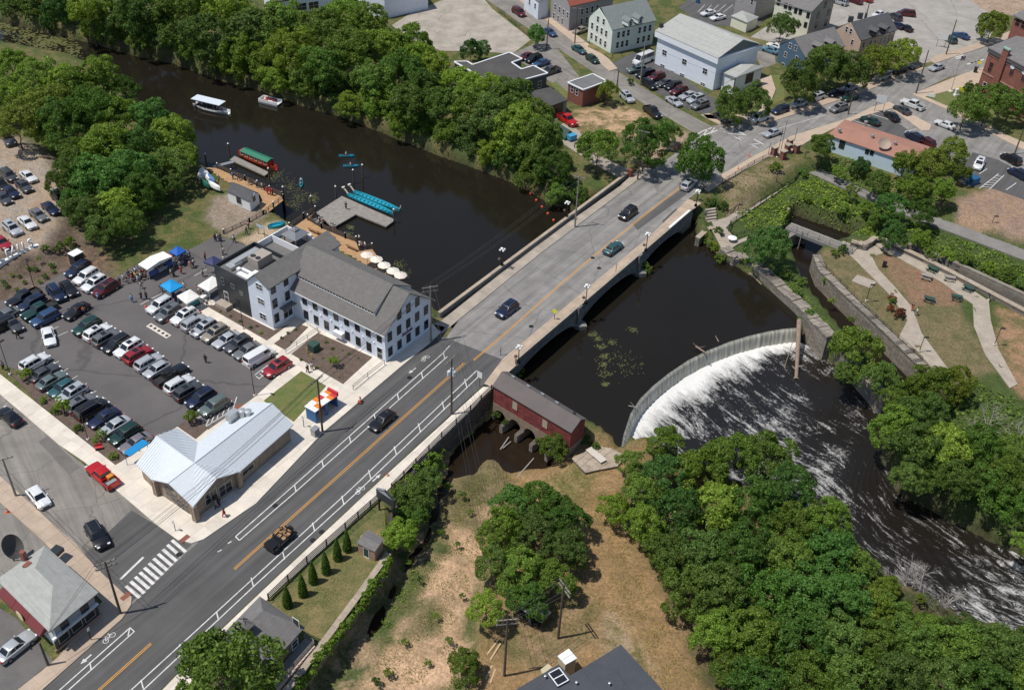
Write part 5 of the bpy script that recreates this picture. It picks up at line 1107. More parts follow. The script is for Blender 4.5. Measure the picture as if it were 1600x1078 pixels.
for k in range(26):
    q = E_(945+k*10.2, 528-k*8.6, 0); p, n_ = mk.wall_pt('e2', 'e3', q[0], q[1]); l = mk.L(p); h_ = (.2, .42, .28, .36, .16)[k % 5]
    MB().box(-.13, .13, -.07, -.001, -h_, 0).build('fringe_mark', M_PURP, mk.root, (l[0], l[1], 2.72), math.atan2(n_[1], n_[0])+PI/2)
q = E_(765, 240, 0); mk.box(q[0], q[1], 4.6, 1.7, 1.0, .9, R(57), M_DUCT, 'rooftop_unit')
for x, y in ((838, 205), (882, 210)):
    q = E_(x, y, 0); p = G(q[0], q[1]+3, 4.9); MB().lathe([(.42, -.5), (.42, .45), (.5, .5), (.5, .75), (.2, .85)], 14).build('exhaust_fan', M_DUCT, mk.root, mk.L(p), smooth=40)
# --- corner house bottom left
bh = Poly('corner_shop', 'corner shop house with pale grey hipped roof and burgundy awning', 'building', dict(f=(77, 987, 4.3), r=(154, 925, 4.3), b=(70, 852, 4.3), l=(-6, 905, 4.3), r1=(54.5, 887, 6.4), r2=(82.4, 914.5, 6.4)), ['f', 'r', 'b', 'l'], 0, .5)
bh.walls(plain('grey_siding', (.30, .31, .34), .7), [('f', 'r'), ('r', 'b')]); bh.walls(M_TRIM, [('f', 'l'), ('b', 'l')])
bh.roof([('f', 'r', 'r2'), ('r', 'b', 'r1', 'r2'), ('b', 'l', 'r1'), ('l', 'f', 'r2', 'r1')], M_SHL)
bh.win('f', 'r', 101, 976, .9, .9, bars=2); bh.win('f', 'r', 132, 950, .9, .9, bars=2)
p, n_ = bh.wall_pt('f', 'r', 122, 985); al = math.atan2(n_[1], n_[0])+PI/2; l = bh.L(p)
MB().box(-3.0, 3.0, -.08, .0, -1.0, .35).build('shop_front', M_BLACKP, bh.root, (l[0], l[1], 1.45), al); MB().box(-3.2, 3.2, -.14, -.001, -.1, .45).build('brick_plinth', M_BRICKT, bh.root, (l[0], l[1], 0), al)
MB().box(-3.1, 3.1, -.35, -.001, 0, .12).build('canopy_ledge', M_TRIM, bh.root, (l[0], l[1], 2.35), al)
for k in range(3): window(bh.root, l[0]+n_[0]*.09+math.cos(al)*(-1.8+1.8*k), l[1]+n_[1]*.09+math.sin(al)*(-1.8+1.8*k), 1.45, al, 1.3, 1.0, frame=M_STEEL, bars=0, name='shop_window')
p, n_ = bh.wall_pt('f', 'l', 45, 965); al = math.atan2(n_[1], n_[0])+PI/2; l = bh.L(p)
M_AWN = plain('burgundy_awning', (.15, .028, .032), .7)
for k in range(3):
    x0 = -4.3+k*2.95; MB().add([(x0, -.02, 2.9), (x0+2.9, -.02, 2.9), (x0+2.9, -.95, 2.0), (x0, -.95, 2.0), (x0, -.95, 1.75), (x0+2.9, -.95, 1.75), (x0, -.02, 1.95), (x0+2.9, -.02, 1.95)], [(0, 3, 2, 1), (3, 4, 5, 2), (0, 6, 4, 3), (1, 2, 5, 7)]).build('awning', M_AWN, bh.root, (l[0], l[1], 0), al)
sg_ = MB().lathe([(0.02, -.03), (.75, -.03), (.75, .03), (.02, .03)], 20).build('oval_sign', plain('cream_sign', (.72, .58, .36), .6), bh.root, (l[0]+n_[0]*1.0+math.cos(al)*.6, l[1]+n_[1]*1.0+math.sin(al)*.6, 2.35)); sg_.rotation_euler = (PI/2, 0, al); sg_.scale = (1, .8, 1)
bh.box(39, 874, 4.5, .55, .55, 1.4, R(67), M_BRICK, 'chimney'); bh.box(43.5, 884.5, 5.2, .9, .6, .42, R(67), M_BRICK, 'skylight'); bh.box(87, 862, 1.6, 1.6, 1.2, .3, R(67), M_BLACKP, 'porch_roof')
# --- hipped grey house at the bottom
F2 = lambda x, y, z: (320+x/6.054, 900+y/6.054, z)
h2 = Poly('hipped_house', 'grey-shingled hipped house with cupola and side porch by the street', 'building', dict(n=F2(520, 190, 3.2), e=F2(945, 480, 3.2), s=F2(590, 872, 3.2), w=F2(140, 575, 3.2), r1=F2(548, 322, 5.4), r2=F2(270, 580, 5.4)), ['n', 'e', 's', 'w'], -.8, .6)
h2.walls(plain('brown_siding', (.17, .12, .1), .7)); h2.roof([('n', 'e', 'r1'), ('e', 's', 'r2', 'r1'), ('s', 'w', 'r2'), ('w', 'n', 'r1', 'r2')], M_SHM)
p = G(*F2(385, 500, 5.4)); cu_ = MB().obox((0, 0), R(57), 1.1, 1.1, -.7, .7).build('cupola', M_SHD, h2.root, h2.L(p))
MB().add([(-.8, -.8, 0), (.8, -.8, 0), (.8, .8, 0), (-.8, .8, 0), (0, 0, .75)], [(3, 2, 1, 0), (0, 1, 4), (1, 2, 4), (2, 3, 4), (3, 0, 4)]).build('cupola_roof', M_SHM, cu_, (0, 0, .7), R(57))
MB().tube((0, 0, 1.4), (0, 0, 2.2), .03, .03, 5).box(-.45, .45, -.02, .02, 1.75, 1.85).box(-.02, .02, -.3, .3, 1.6, 1.66).build('weathervane', M_DARKM, cu_)
h2.win('e', 's', *F2(850, 640, 0)[:2], .9, 1.2, frame=M_TRIM); h2.win('n', 'e', *F2(860, 440, 0)[:2], .9, 1.2, frame=M_TRIM)
for k in range(30):
    f_ = k/30; a = G(*F2(1030-f_*360, 640+f_*420, .4)); b_ = G(*F2(945-f_*360, 585+f_*420, .4))
    d_ = (G(*F2(670, 1060, .4))-G(*F2(1030, 640, .4))).normalized()*.105
    MB().prism([(q.x-h2.c.x, q.y-h2.c.y) for q in (a-d_, a+d_, b_+d_, b_-d_)], 1.1, 1.2).build('porch_board', M_WOODG, h2.root)
railing(h2.root, [h2.L(G(*F2(945, 582, .4))), h2.L(G(*F2(1038, 645, .4))), h2.L(G(*F2(670, 1070, .4)))], .9, .6, .03, M_WOODG, 3)
MB().prism([h2.L(G(*F2(x, y, .3)))[:2] for x, y in ((1030, 648), (1045, 660), (690, 1085), (670, 1065))], -3.2, 1.05).build('porch_skirt', M_CLAPT, h2.root)
# --- dark flat-roofed building, bottom edge
F3 = lambda x, y, z: (760+x/5.443, 880+y/5.443, z)
db = Poly('flat_building', 'low building with dark navy membrane roof at the bottom edge', 'building', dict(a=F3(1145, 688, 1.6), b=F3(1500, 1075, 1.6), b2=F3(1640, 1230, 1.6), c=F3(400, 1330, 1.6), c2=F3(100, 1160, 1.6), d=F3(615, 855, 1.6), e=F3(710, 952, 1.6), f=F3(818, 888, 1.6)), ['a', 'b', 'b2', 'c', 'c2', 'd', 'e', 'f'], -2.5, .15)
db.walls(plain('tan_block', (.42, .36, .26), .8)); db.roof([('a', 'b', 'b2', 'c', 'c2', 'd', 'e', 'f')], M_FLATN, .25, 'roof')
for x0, y0, x1, y1 in ((1000, 800, 1230, 1075), (830, 925, 960, 1075), (430, 1000, 500, 1075)):
    a, b_ = G(*F3(x0, y0, 1.61)), G(*F3(x1, y1, 1.61)); MB().tube(db.L(a), db.L(b_), .03, .03, 4).build('seam', M_FLATD, db.root)
skp = G(*F3(612, 975, 1.65)); skl = MB().obox((0, 0), R(-56), 1.9, 1.5, -.05, .25).build('skylight', M_GLASS, db.root, db.L(skp))
for k, (cx_, cy_, lx_, ly_) in enumerate(((0, .72, 1.9, .1), (0, -.72, 1.9, .1), (.92, 0, .1, 1.34), (-.92, 0, .1, 1.34), (0, 0, .1, 1.34))): MB().obox((cx_*math.cos(R(-56))-cy_*math.sin(R(-56)), cx_*math.sin(R(-56))+cy_*math.cos(R(-56))), R(-56), lx_, ly_, .2, .32).build('frame', M_TRIM, skl)
for x, y in ((500, 975), (765, 1028), (1045, 1035)): MB().lathe([(.1, 0), (.1, .35), (.16, .36), (.16, .5), (.05, .55)], 10).build('vent_pipe', M_STEEL, db.root, db.L(G(*F3(x, y, 1.6))))
sb = Poly('storage_box', 'cream storage box with two-part white lid beside the navy roof', 'box', dict(a=F3(700, 722, .5), b=F3(772, 805, .5), c=F3(672, 860, .5), d=F3(605, 785, .5)), ['a', 'b', 'c', 'd'], -2.5, .08)
sb.walls(plain('cream_panel', (.5, .44, .3), .7)); sb.roof([(F3(700, 722, .5), F3(735, 763, .5), F3(638, 822, .5), F3(605, 785, .5)), (F3(737, 765, .5), F3(772, 805, .5), F3(672, 860, .5), F3(640, 824, .5))], M_TRIM, .1, 'lid')
sb2 = Poly('storage_box', 'low pale yellow box half hidden by the navy roof edge', 'box', dict(a=F3(525, 850, -.6), b=F3(560, 880, -.6), c=F3(480, 940, -.6), d=F3(460, 900, -.6)), ['a', 'b', 'c', 'd'], -2.5, .05); sb2.walls(MATS['cream_panel']); sb2.roof([('a', 'b', 'c', 'd')], MATS['cream_panel'], .08, 'lid')
# --- red gatehouse on stone arches
F4 = lambda x, y, z: (740+x/5.99, 560+y/5.99, z)
gh = Poly('gatehouse', 'red wooden gatehouse with grey roof standing on tan stone arches', 'building', dict(fl=F4(175, 255, 2.3), fr=F4(915, 697, 2.3), rr=F4(1006, 570, 3.7), rl=F4(262, 122, 3.7), br=F4(1062, 566, 2.3), bl=F4(318, 122, 2.3)), ['fl', 'fr', 'br', 'bl'], -.9, .18)
gh.walls(M_RED); gh.gable('fr', 'rr', 'br', M_RED); gh.gable('bl', 'rl', 'fl', M_RED)
gh.roof([('fl', 'fr', 'rr', 'rl'), ('bl', 'br', 'rr', 'rl')], M_SHBR, .14)
gh.win('fl', 'fr', *F4(387, 440, 0)[:2], .95, 1.5, frame=plain('rust_trim', (.2, .05, .04), .7), pane=plain('boarded_pane', (.40, .35, .26), .8), bars=0); gh.win('fl', 'fr', *F4(667, 610, 0)[:2], .95, 1.5, frame=MATS['rust_trim'], pane=MATS['boarded_pane'], bars=0)
for x, y in ((370, 172), (510, 258), (645, 333), (780, 412)): gh.box(*F4(x, y, 3.6)[:2], 3.45, .6, .3, .1, R(141), M_STEEL, 'roof_vent')
gh.box(*F4(942, 510, 3.5)[:2], 3.5, .3, .3, .15, R(141), M_DTRIM, 'roof_vent')
a, b_ = gh.I['fl'], gh.I['fr']; e = Vector((b_.x-a.x, b_.y-a.y)); gl = e.length; ga = math.atan2(e.y, e.x)
dy = (gh.I['bl']-gh.I['fl']).length
st = new('stone_base', None, gh.root, gh.L(Vector((a.x, a.y, -.9))), ga)
def arcade(L, n, ys, m_):
    prs = L/n; out = MB()
    for k in range(n):
        x0, x1 = k*prs+.35, (k+1)*prs-.35; K = 12; xs2 = [k*prs, x0]+[(x0+x1)/2-(x1-x0)/2*math.cos(PI*j/K) for j in range(K+1)]+[x1, (k+1)*prs]
        for j in range(len(xs2)-1):
            def zf(x): 
                if x <= x0+1e-6 or x >= x1-1e-6: return -4.2
                u = (x-(x0+x1)/2)/((x1-x0)/2); return -2.1+1.15*math.sqrt(max(0, 1-u*u))
            xa, xb = xs2[j], xs2[j+1]
            if xb-xa < 1e-6: continue
            pier = (xb <= x0+1e-6) or (xa >= x1-1e-6)
            za, zb_ = (-4.2, -4.2) if pier else (max(-4.2, zf(xa) if xa > x0+1e-5 else -2.1), zf(xb) if xb < x1-1e-5 else -2.1)
            V = [(xa, ys[0], .0), (xb, ys[0], .0), (xb, ys[0], zb_), (xa, ys[0], za), (xa, ys[1], 0), (xb, ys[1], 0), (xb, ys[1], zb_), (xa, ys[1], za)]
            out.add(V, [(0, 3, 2, 1), (4, 5, 6, 7), (3, 7, 6, 2), (0, 1, 5, 4), (0, 4, 7, 3), (1, 2, 6, 5)])
    return out
arcade(gl, 5, (-.06, dy), M_STONT).build('arcade', M_STONT, st, fix=True)
for k in range(1, 5): MB().prism([(k*gl/5-.4, -.07), (k*gl/5-.3, -1.5), (k*gl/5+.3, -1.5), (k*gl/5+.4, -.07)], -4.2, -2.1).build('buttress', M_STONE, st)
# --- small brick shed
F5 = lambda x, y, z: (540+x/5.39, 700+y/5.39, z)
sd = Poly('garden_shed', 'small brick garden shed with grey roof and green door', 'shed', dict(fl=F5(92, 797, 2.0), fr=F5(246, 872, 2.0), pr=F5(322, 768, 2.0), rl=F5(140, 735, 2.7), rr=F5(290, 810, 2.7), pl=F5(188, 682, 2.0)), ['fl', 'fr', 'pr', 'pl'], -.1, .12)
sd.walls(M_BRICKT); sd.gable('fr', 'rr', 'pr', M_BRICKT); sd.gable('pl', 'rl', 'fl', M_BRICKT); sd.roof([('fl', 'fr', 'rr', 'rl'), ('rl', 'rr', 'pr', 'pl')], M_SHM, .1)
sd.win('fl', 'fr', *F5(175, 880, 0)[:2], .75, 1.6, frame=M_TRIM, pane=plain('green_door', (.02, .06, .05), .5), bars=0, name='door')
# --- white hall
F6 = lambda x, y, z: (1000+x/5.389, y/5.389, z)
hl = Poly('white_hall', 'large white hall with pale grey roof and boxy eaves beside the car row', 'building', dict(fl=F6(128, 258, 8.2), fr=F6(660, 492, 8.2), br=F6(1032, 376, 8.2), bl=F6(510, 175, 8.2), rl=F6(338, 115, 10.6), rr=F6(872, 335, 10.6), hl=F6(215, 152, 8.9)), ['fl', 'fr', 'br', 'bl'], 0, .55)
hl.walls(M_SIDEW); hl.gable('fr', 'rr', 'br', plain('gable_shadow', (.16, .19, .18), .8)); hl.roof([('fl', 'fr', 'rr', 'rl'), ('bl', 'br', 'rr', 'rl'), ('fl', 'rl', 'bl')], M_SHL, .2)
for a, b_ in (('fl', 'fr'), ('fr', 'br')):
    A, B_ = hl.P[a], hl.P[b_]; I1, I2 = hl.I[a], hl.I[b_]
    MB().prism([(v.x-hl.c.x, v.y-hl.c.y) for v in (A, B_, I2.lerp(B_, .2), I1.lerp(A, .2))], 6.7, 8.0).build('eave_box', plain('bright_siding', (.8, .82, .86), .6), hl.root)
for x, y in ((207, 447), (374, 523), (548, 602)): hl.win('fl', 'fr', *F6(x, y, 0)[:2], 1.3, 1.3, frame=M_TRIM, bars=2)
for x, y in ((190, 557), (355, 635), (529, 712)): hl.win('fl', 'fr', *F6(x, y, 0)[:2], 1.3, .7, frame=M_TRIM, bars=2)
hl.win('fl', 'fr', *F6(272, 630, 0)[:2], .9, 1.9, frame=M_TRIM, pane=plain('grey_door', (.25, .3, .36), .5), bars=0, name='door')
hl.box(*F6(178, 235, 8.6)[:2], 8.6, .7, .7, 1.0, R(125), M_DTRIM, 'chimney')
pc = Poly('hall_porch', 'grey-roofed porch with dark timber doors on the white hall', 'porch', dict(a=F6(692, 612, 4.4), b=F6(808, 655, 4.4), c=F6(880, 640, 4.4), d=F6(1052, 562, 4.4), e=F6(955, 520, 4.4), f=F6(800, 520, 4.4), t1=F6(860, 545, 5.3), t2=F6(960, 545, 5.3)), ['a', 'b', 'd', 'f'], 0, .3)
pc.walls(M_TRIM, drop=.3); pc.roof([('a', 'b', 't1', 'f'), ('b', 'd', 't2', 't1'), ('d', 'f', 't1', 't2')], M_SHL)
pc.win('b', 'd', *F6(920, 660, 0)[:2], 2.6, 2.2, frame=plain('timber_dark', (.07, .05, .045), .7), pane=MATS['timber_dark'], bars=2, name='door')
# --- white house with dormers
F7 = lambda x, y, z: (800+x/3.9925, y/3.9925, z)
wh = Poly('white_house', 'pale gabled house with grey-green roof and two dormers', 'building', dict(l=F7(473, 105, 6.2), f=F7(627, 190, 6.2), r=F7(902, 130, 6.2), b=F7(735, 55, 6.2), g=F7(555, 48, 9.6), g2=F7(835, -10, 9.6)), ['l', 'f', 'r', 'b'], 0, .25)
wh.walls(M_CLAPP); wh.gable('l', 'g', 'f', M_CLAPP); wh.roof([('f', 'r', 'g2', 'g'), ('l', 'b', 'g2', 'g')], M_SHGN)
for z_, pts in ((0, ((501, 162), (532, 180), (560, 196), (588, 212))), (0, ((497, 225), (525, 243), (553, 260), (582, 277)))):
    for x, y in pts: wh.win('l', 'f', *F7(x, y, 0)[:2], .8, 1.5, frame=M_TRIM)
for x, y in ((537, 122), (573, 138)): wh.win('l', 'f', *F7(x, y, 0)[:2], .8, 1.4, frame=M_TRIM)
for x, y in ((664, 220), (695, 213), (725, 206), (796, 191), (828, 183), (860, 176), (657, 283), (687, 276), (716, 270), (786, 254), (820, 245), (852, 237)): wh.win('f', 'r', *F7(x, y, 0)[:2], .8, 1.5, frame=M_TRIM)
for x, y in ((730, 145), (792, 128)):
    p = G(*F7(x, y, 7.6)); an = math.atan2((wh.P['r']-wh.P['f']).y, (wh.P['r']-wh.P['f']).x)
    d_ = MB().box(-.7, .7, -.6, 1.8, -.6, .7).build('dormer', M_CLAPP, wh.root, wh.L(p), an); MB().add([(-.95, -.8, .6), (0, -.8, 1.35), (.95, -.8, .6), (-.95, 2, .6), (0, 2, 1.35), (.95, 2, .6)], [(0, 1, 4, 3), (1, 2, 5, 4), (0, 2, 1), (3, 4, 5), (0, 3, 5, 2)]).build('dormer_roof', M_SHGN, d_); window(d_, 0, -.612, .0, 0, .7, .9, frame=M_TRIM)
# --- grey house with red roof
rh = Poly('grey_house', 'grey clapboard house with red roof at the top edge', 'building', dict(l=F7(240, -45, 6.6), f=F7(362, 42, 6.6), r=F7(640, -20, 6.6), b=F7(510, -110, 6.6), g=F7(315, -70, 9.6), g2=F7(590, -130, 9.6)), ['l', 'f', 'r', 'b'], 0, .25)
rh.walls(M_CLAPG); rh.gable('l', 'g', 'f', M_CLAPG); rh.roof([('f', 'r', 'g2', 'g'), ('l', 'b', 'g2', 'g')], M_SHR)
for x, y in ((270, 45), (297, 62), (322, 78), (347, 96), (262, 100), (288, 118), (314, 135)): rh.win('l', 'f', *F7(x, y, 0)[:2], .8, 1.5, frame=M_TRIM)
for x, y in ((437, 75), (468, 68), (500, 60), (532, 52), (433, 135), (465, 127), (497, 120)): rh.win('f', 'r', *F7(x, y, 0)[:2], .8, 1.5, frame=M_TRIM)
sm = Poly('small_house', 'blue-grey house at the top edge left of the red roof', 'building', dict(l=F7(75, -60, 5), f=F7(165, 10, 5), r=F7(235, -12, 5), b=F7(150, -80, 5), g=F7(115, -60, 7), g2=F7(190, -80, 7)), ['l', 'f', 'r', 'b'], 0, .2); sm.walls(M_CLAPW); sm.roof([('l', 'f', 'r', 'b')], M_SHM); sm.row('l', 'f', F7(110, 15, 0), F7(145, 40, 0), 2, .8, 1.4, frame=M_TRIM)
# --- factory at the top left
F8 = lambda x, y, z: (400+x/3.9925, y/3.9925, z)
fa_ = Poly('factory', 'long pale blue factory wall with window bands at the top edge', 'building', dict(a=F8(105, 15, 4.5), b=F8(640, -70, 4.5), c=F8(560, -160, 4.5), d=F8(40, -60, 4.5)), ['a', 'b', 'c', 'd'], 0, .1)
fa_.walls(M_SIDEW); fa_.roof([('a', 'b', 'c', 'd')], M_FLATD, .3, 'roof'); fa_.row('a', 'b', F8(210, 55, 0), F8(360, 35, 0), 3, 2.6, 1.8, frame=M_TRIM, bars=2); fa_.row('a', 'b', F8(490, 15, 0), F8(520, 10, 0), 2, .9, 1.1, frame=M_TRIM, bars=2)
fa2 = Poly('factory', 'white windowless factory block behind the vacant lot', 'building', dict(a=F8(650, -45, 5.5), a2=F8(800, -10, 5.5), b=F8(1075, -70, 5.5), c=F8(1000, -160, 5.5), d=F8(600, -130, 5.5)), ['a', 'a2', 'b', 'c', 'd'], 0, .1)
fa2.walls(M_SIDEW); fa2.roof([('a', 'a2', 'b', 'c', 'd')], M_FLATD, .3, 'roof')
# --- dark flat-roofed workshop, garage, small brick building
F9 = lambda x, y, z: (700+x/6.154, 60+y/6.154, z)
wk = Poly('workshop', 'dark grey flat-roofed workshop with white roof edging', 'building', dict(a=F9(60, 228, 4), b=F9(482, 468, 4), c=F9(958, 338, 4), d=F9(825, 266, 4), e=F9(708, 300, 4), f=F9(612, 236, 4), g=F9(712, 200, 4), h=F9(592, 140, 4), i=F9(238, 258, 4), j=F9(185, 226, 4)), list('abcdefghij'), 0, .1)
wk.walls(plain('slate_siding', (.075, .085, .105), .6)); wk.roof([tuple('abcdefghij')], M_FLATD, .35, 'roof')
for k in range(10):
    a, b_ = wk.P['abcdefghij'[k]], wk.P['abcdefghij'[(k+1) % 10]]; e = (b_-a).normalized(); n_ = Vector((-e.y, e.x, 0))*.16
    MB().prism([(v.x-wk.c.x, v.y-wk.c.y) for v in (a-n_, b_-n_, b_+n_, a+n_)], 4.0-.15, 4.12+.004*k).build('roof_edging', M_TRIM, wk.root)
wk.win('b', 'c', *F9(880, 445, 0)[:2], .8, 1.5, frame=M_TRIM); wk.win('b', 'c', *F9(748, 475, 0)[:2], .8, 1.3, frame=M_TRIM)
gr = Poly('garage', 'low dark garage with open bay beside the workshop', 'garage', dict(a=F9(790, 510, 3), b=F9(900, 682, 3), c=F9(1152, 595, 3), d=F9(985, 470, 3)), list('abcd'), 0, .15)
gr.walls(plain('block_grey', (.25, .24, .23), .8)); gr.roof([('a', 'b', 'c', 'd')], M_FLATD, .25, 'roof'); gr.win('b', 'c', *F9(1060, 680, 0)[:2], 2.6, 2.1, frame=M_DTRIM, pane=M_BLACKP, bars=0, name='door')
bk = Poly('brick_building', 'small flat-roofed red brick building with white roof trim', 'building', dict(a=F9(1152, 427, 4.2), b=F9(1302, 497, 4.2), c=F9(1528, 415, 4.2), d=F9(1395, 345, 4.2)), list('abcd'), 0, .1)
bk.walls(M_BRICK); bk.roof([tuple('abcd')], mat('membrane_mid', (.17, .17, .165), .85, .12, .6, None, 5), .3, 'roof')
for k in range(4):
    a, b_ = bk.P['abcd'[k]], bk.P['abcd'[(k+1) % 4]]; e = (b_-a).normalized(); n_ = Vector((-e.y, e.x, 0))*.14
    MB().prism([(v.x-bk.c.x, v.y-bk.c.y) for v in (a-n_, b_-n_, b_+n_, a+n_)], 4.05, 4.32+.004*k).build('roof_trim', M_TRIM, bk.root)
bk.win('a', 'b', *F9(1195, 490, 0)[:2], .7, 1.4, frame=M_TRIM); bk.win('a', 'b', *F9(1240, 520, 0)[:2], .7, 1.4, frame=M_TRIM)
# --- houses top right
F0 = lambda x, y, z: (1200+x/5.714, y/5.714, z)
ch = Poly('cream_house', 'cream clapboard house with grey gable end and dark shutters', 'building', dict(l=F0(55, 15, 7.2), f=F0(393, 108, 7.2), r=F0(605, 10, 7.2), b=F0(280, -90, 7.2), g=F0(515, -20, 10), g2=F0(180, -110, 10)), ['l', 'f', 'r', 'b'], 0, .25)
ch.walls(M_CLAPC, [('l', 'f'), ('b', 'l')]); ch.walls(plain('taupe_siding', (.36, .33, .28), .7), [('f', 'r'), ('r', 'b')]); ch.gable('f', 'g', 'r', MATS['taupe_siding']); ch.roof([('l', 'f', 'g', 'g2'), ('b', 'r', 'g', 'g2')], M_SHM)
for x, y in ((95, 25), (158, 55), (198, 68), (248, 98), (290, 110), (358, 140), (335, 225)): ch.win('l', 'f', *F0(x, y, 0)[:2], .75, 1.3, frame=M_DTRIM)
for x, y in ((447, 138), (540, 113), (430, 225), (515, 207), (512, 45)): ch.win('f', 'r', *F0(x, y, 0)[:2], 1.1, 1.5, frame=M_DTRIM)
tn = Poly('tan_house', 'tan clapboard house with dark roof and two dormers', 'building', dict(l=F0(600, 250, 5.6), f=F0(835, 365, 5.6), r=F0(1155, 270, 5.6), b=F0(930, 175, 5.6), g=F0(738, 200, 8.4), g2=F0(1075, 110, 8.4)), ['l', 'f', 'r', 'b'], 0, .25)
tn.walls(M_CLAPT); tn.gable('l', 'g', 'f', M_CLAPT); tn.roof([('f', 'r', 'g2', 'g'), ('l', 'b', 'g2', 'g')], M_SHD)
for x, y in ((703, 265), (740, 283), (752, 380)): tn.win('l', 'f', *F0(x, y, 0)[:2], .7, 1.3, frame=M_TRIM)
for x, y in ((852, 405), (915, 390), (955, 380), (1005, 368), (1045, 355), (1105, 342)): tn.win('f', 'r', *F0(x, y, 0)[:2], .7, 1.4, frame=M_TRIM)
bl = Poly('blue_house', 'dark blue gabled house with grey roof and two dormers', 'building', dict(l=F0(98, 390, 4.6), f=F0(337, 516, 4.6), r=F0(692, 412, 4.6), b=F0(460, 290, 4.6), g=F0(232, 338, 7.6), g2=F0(590, 240, 7.6)), ['l', 'f', 'r', 'b'], 0, .2)
bl.walls(M_CLAPB); bl.gable('l', 'g', 'f', M_CLAPB); bl.roof([('f', 'r', 'g2', 'g'), ('l', 'b', 'g2', 'g')], M_SHM)
for x, y in ((200, 412), (248, 432), (157, 490), (255, 525), (133, 588)): bl.win('l', 'f', *F0(x, y, 0)[:2], .8, 1.2, frame=M_TRIM)
for pb, lst, mm in ((bl, ((462, 430), (568, 400)), M_SHM), (tn, ((965, 295), (1050, 270)), M_SHD)):
    an = math.atan2((pb.P['r']-pb.P['f']).y, (pb.P['r']-pb.P['f']).x)
    for x, y in lst:
        d_ = MB().box(-.6, .6, -.5, 1.6, -.6, .6).build('dormer', M_DTRIM, pb.root, pb.L(G(*F0(x, y, pb.P['f'].z+1.3))), an); MB().add([(-.95, -.7, .5), (0, -.7, 1.2), (.95, -.7, .5), (-.95, 2, .5), (0, 2, 1.2), (.95, 2, .5)], [(0, 1, 4, 3), (1, 2, 5, 4), (0, 2, 1), (3, 4, 5), (0, 3, 5, 2)]).build('dormer_roof', mm, d_); window(d_, 0, -.512, .0, 0, .6, .7, frame=M_TRIM)
for x, y, w_ in ((735, 190, 1.2), (820, 160, 1.2), (870, 160, .5)): tn.box(*F0(x, y, 7.6)[:2], 7.6, w_, .6, 1.2, R(0), M_SHD, 'chimney')
ga_ = Poly('small_garage', 'cream hip-roofed garage behind the white hall', 'garage', dict(a=(1142, 25, 2.8), b=(1168, 36, 2.8), c=(1186, 27, 2.8), d=(1160, 17, 2.8), t=(1164, 23, 4)), list('abcd'), 0, .2); ga_.walls(M_CLAPC); ga_.roof([('a', 'b', 't'), ('b', 'c', 't'), ('c', 'd', 't'), ('d', 'a', 't')], M_SHL)
gt = Poly('grey_apartment', 'grey apartment block cut by the top edge above the back lot', 'building', dict(a=(1150, -12, 6), b=(1183, 0, 6), c=(1215, -14, 6), d=(1185, -28, 6)), list('abcd'), 0, .2); gt.walls(M_CLAPG); gt.roof([tuple('abcd')], M_SHM, .2, 'roof'); gt.row('a', 'b', (1160, -2), (1175, 4), 2, .8, 1.3, frame=M_TRIM); gt.row('b', 'c', (1190, 3), (1205, -3), 2, .8, 1.3, frame=M_TRIM)
# --- red brick civic building
FA = lambda x, y, z: (1480+x/7.7, 20+y/7.7, z)
cv = Poly('civic_building', 'tall red brick civic building with slate roof and white-headed windows', 'building', dict(f=FA(492, 418, 10.6), r=FA(1250, 815, 10.6), b=FA(1600, 500, 10.6), l=FA(830, 280, 10.6), g=FA(1130, 330, 12.5), g2=FA(1330, 560, 12.5)), ['f', 'r', 'b', 'l'], 0, .4)
cv.walls(M_BRICK, drop=.9); cv.roof([('f', 'r', 'g2', 'g'), ('r', 'b', 'g2'), ('b', 'l', 'g', 'g2'), ('l', 'f', 'g')], M_SHM, .25)
for k in range(4):
    a, b_ = cv.P['frbl'[k]], cv.P['frbl'[(k+1) % 4]]; a2, b2 = cv.I['frbl'[k]], cv.I['frbl'[(k+1) % 4]]
    MB().prism([(v.x-cv.c.x, v.y-cv.c.y) for v in (a.lerp(a2, .2), b_.lerp(b2, .2), b2.lerp(b_, -.3), a2.lerp(a, -.3))], 9.55, 10.4-.003*k).build('cornice', M_SHD, cv.root)
M_ARCH = plain('white_lunette', (.72, .76, .82), .5)
for x, y in ((522, 660), (785, 700), (925, 770)): cv.win('f', 'r', *FA(x, y, 0)[:2], 1.0, 2.3, frame=M_BRICK, bars=2)
for x, y in ((790, 655), (930, 722)):
    p, n_ = cv.wall_pt('f', 'r', *FA(x, y, 0)[:2]); o = MB().lathe([(.02, -.06), (.62, -.06), (.62, .06), (.02, .06)], 16).build('lunette', M_ARCH, cv.root, cv.L(p+Vector(n_)*.08)); o.rotation_euler = (PI/2, 0, math.atan2(n_[1], n_[0])+PI/2); o.scale = (1, .75, 1)
for x, y in ((448, 880), (700, 960)): cv.win('f', 'r', *FA(x, y, 0)[:2], 1.0, 1.6, frame=M_TRIM)
p, n_ = cv.wall_pt('f', 'r', *FA(690, 560, 0)[:2]); al = math.atan2(n_[1], n_[0])+PI/2; l = cv.L(p)
MB().box(-.85, .85, -.55, .1, -8.5, 3.2).build('chimney', M_BRICK, cv.root, (l[0], l[1], 8.9), al); MB().box(-1.0, 1.0, -.7, .25, 3.2, 3.5).build('chimney_cap', M_COPPER, cv.root, (l[0], l[1], 8.9), al)
for z in (4.6, 9.0): MB().box(-9, 30, -.12, -.001, 0, .25).build('band_course', M_BRICKT, cv.root, (cv.I['f'].x-cv.c.x+math.cos(al)*9, cv.I['f'].y-cv.c.y+math.sin(al)*9, z), al)
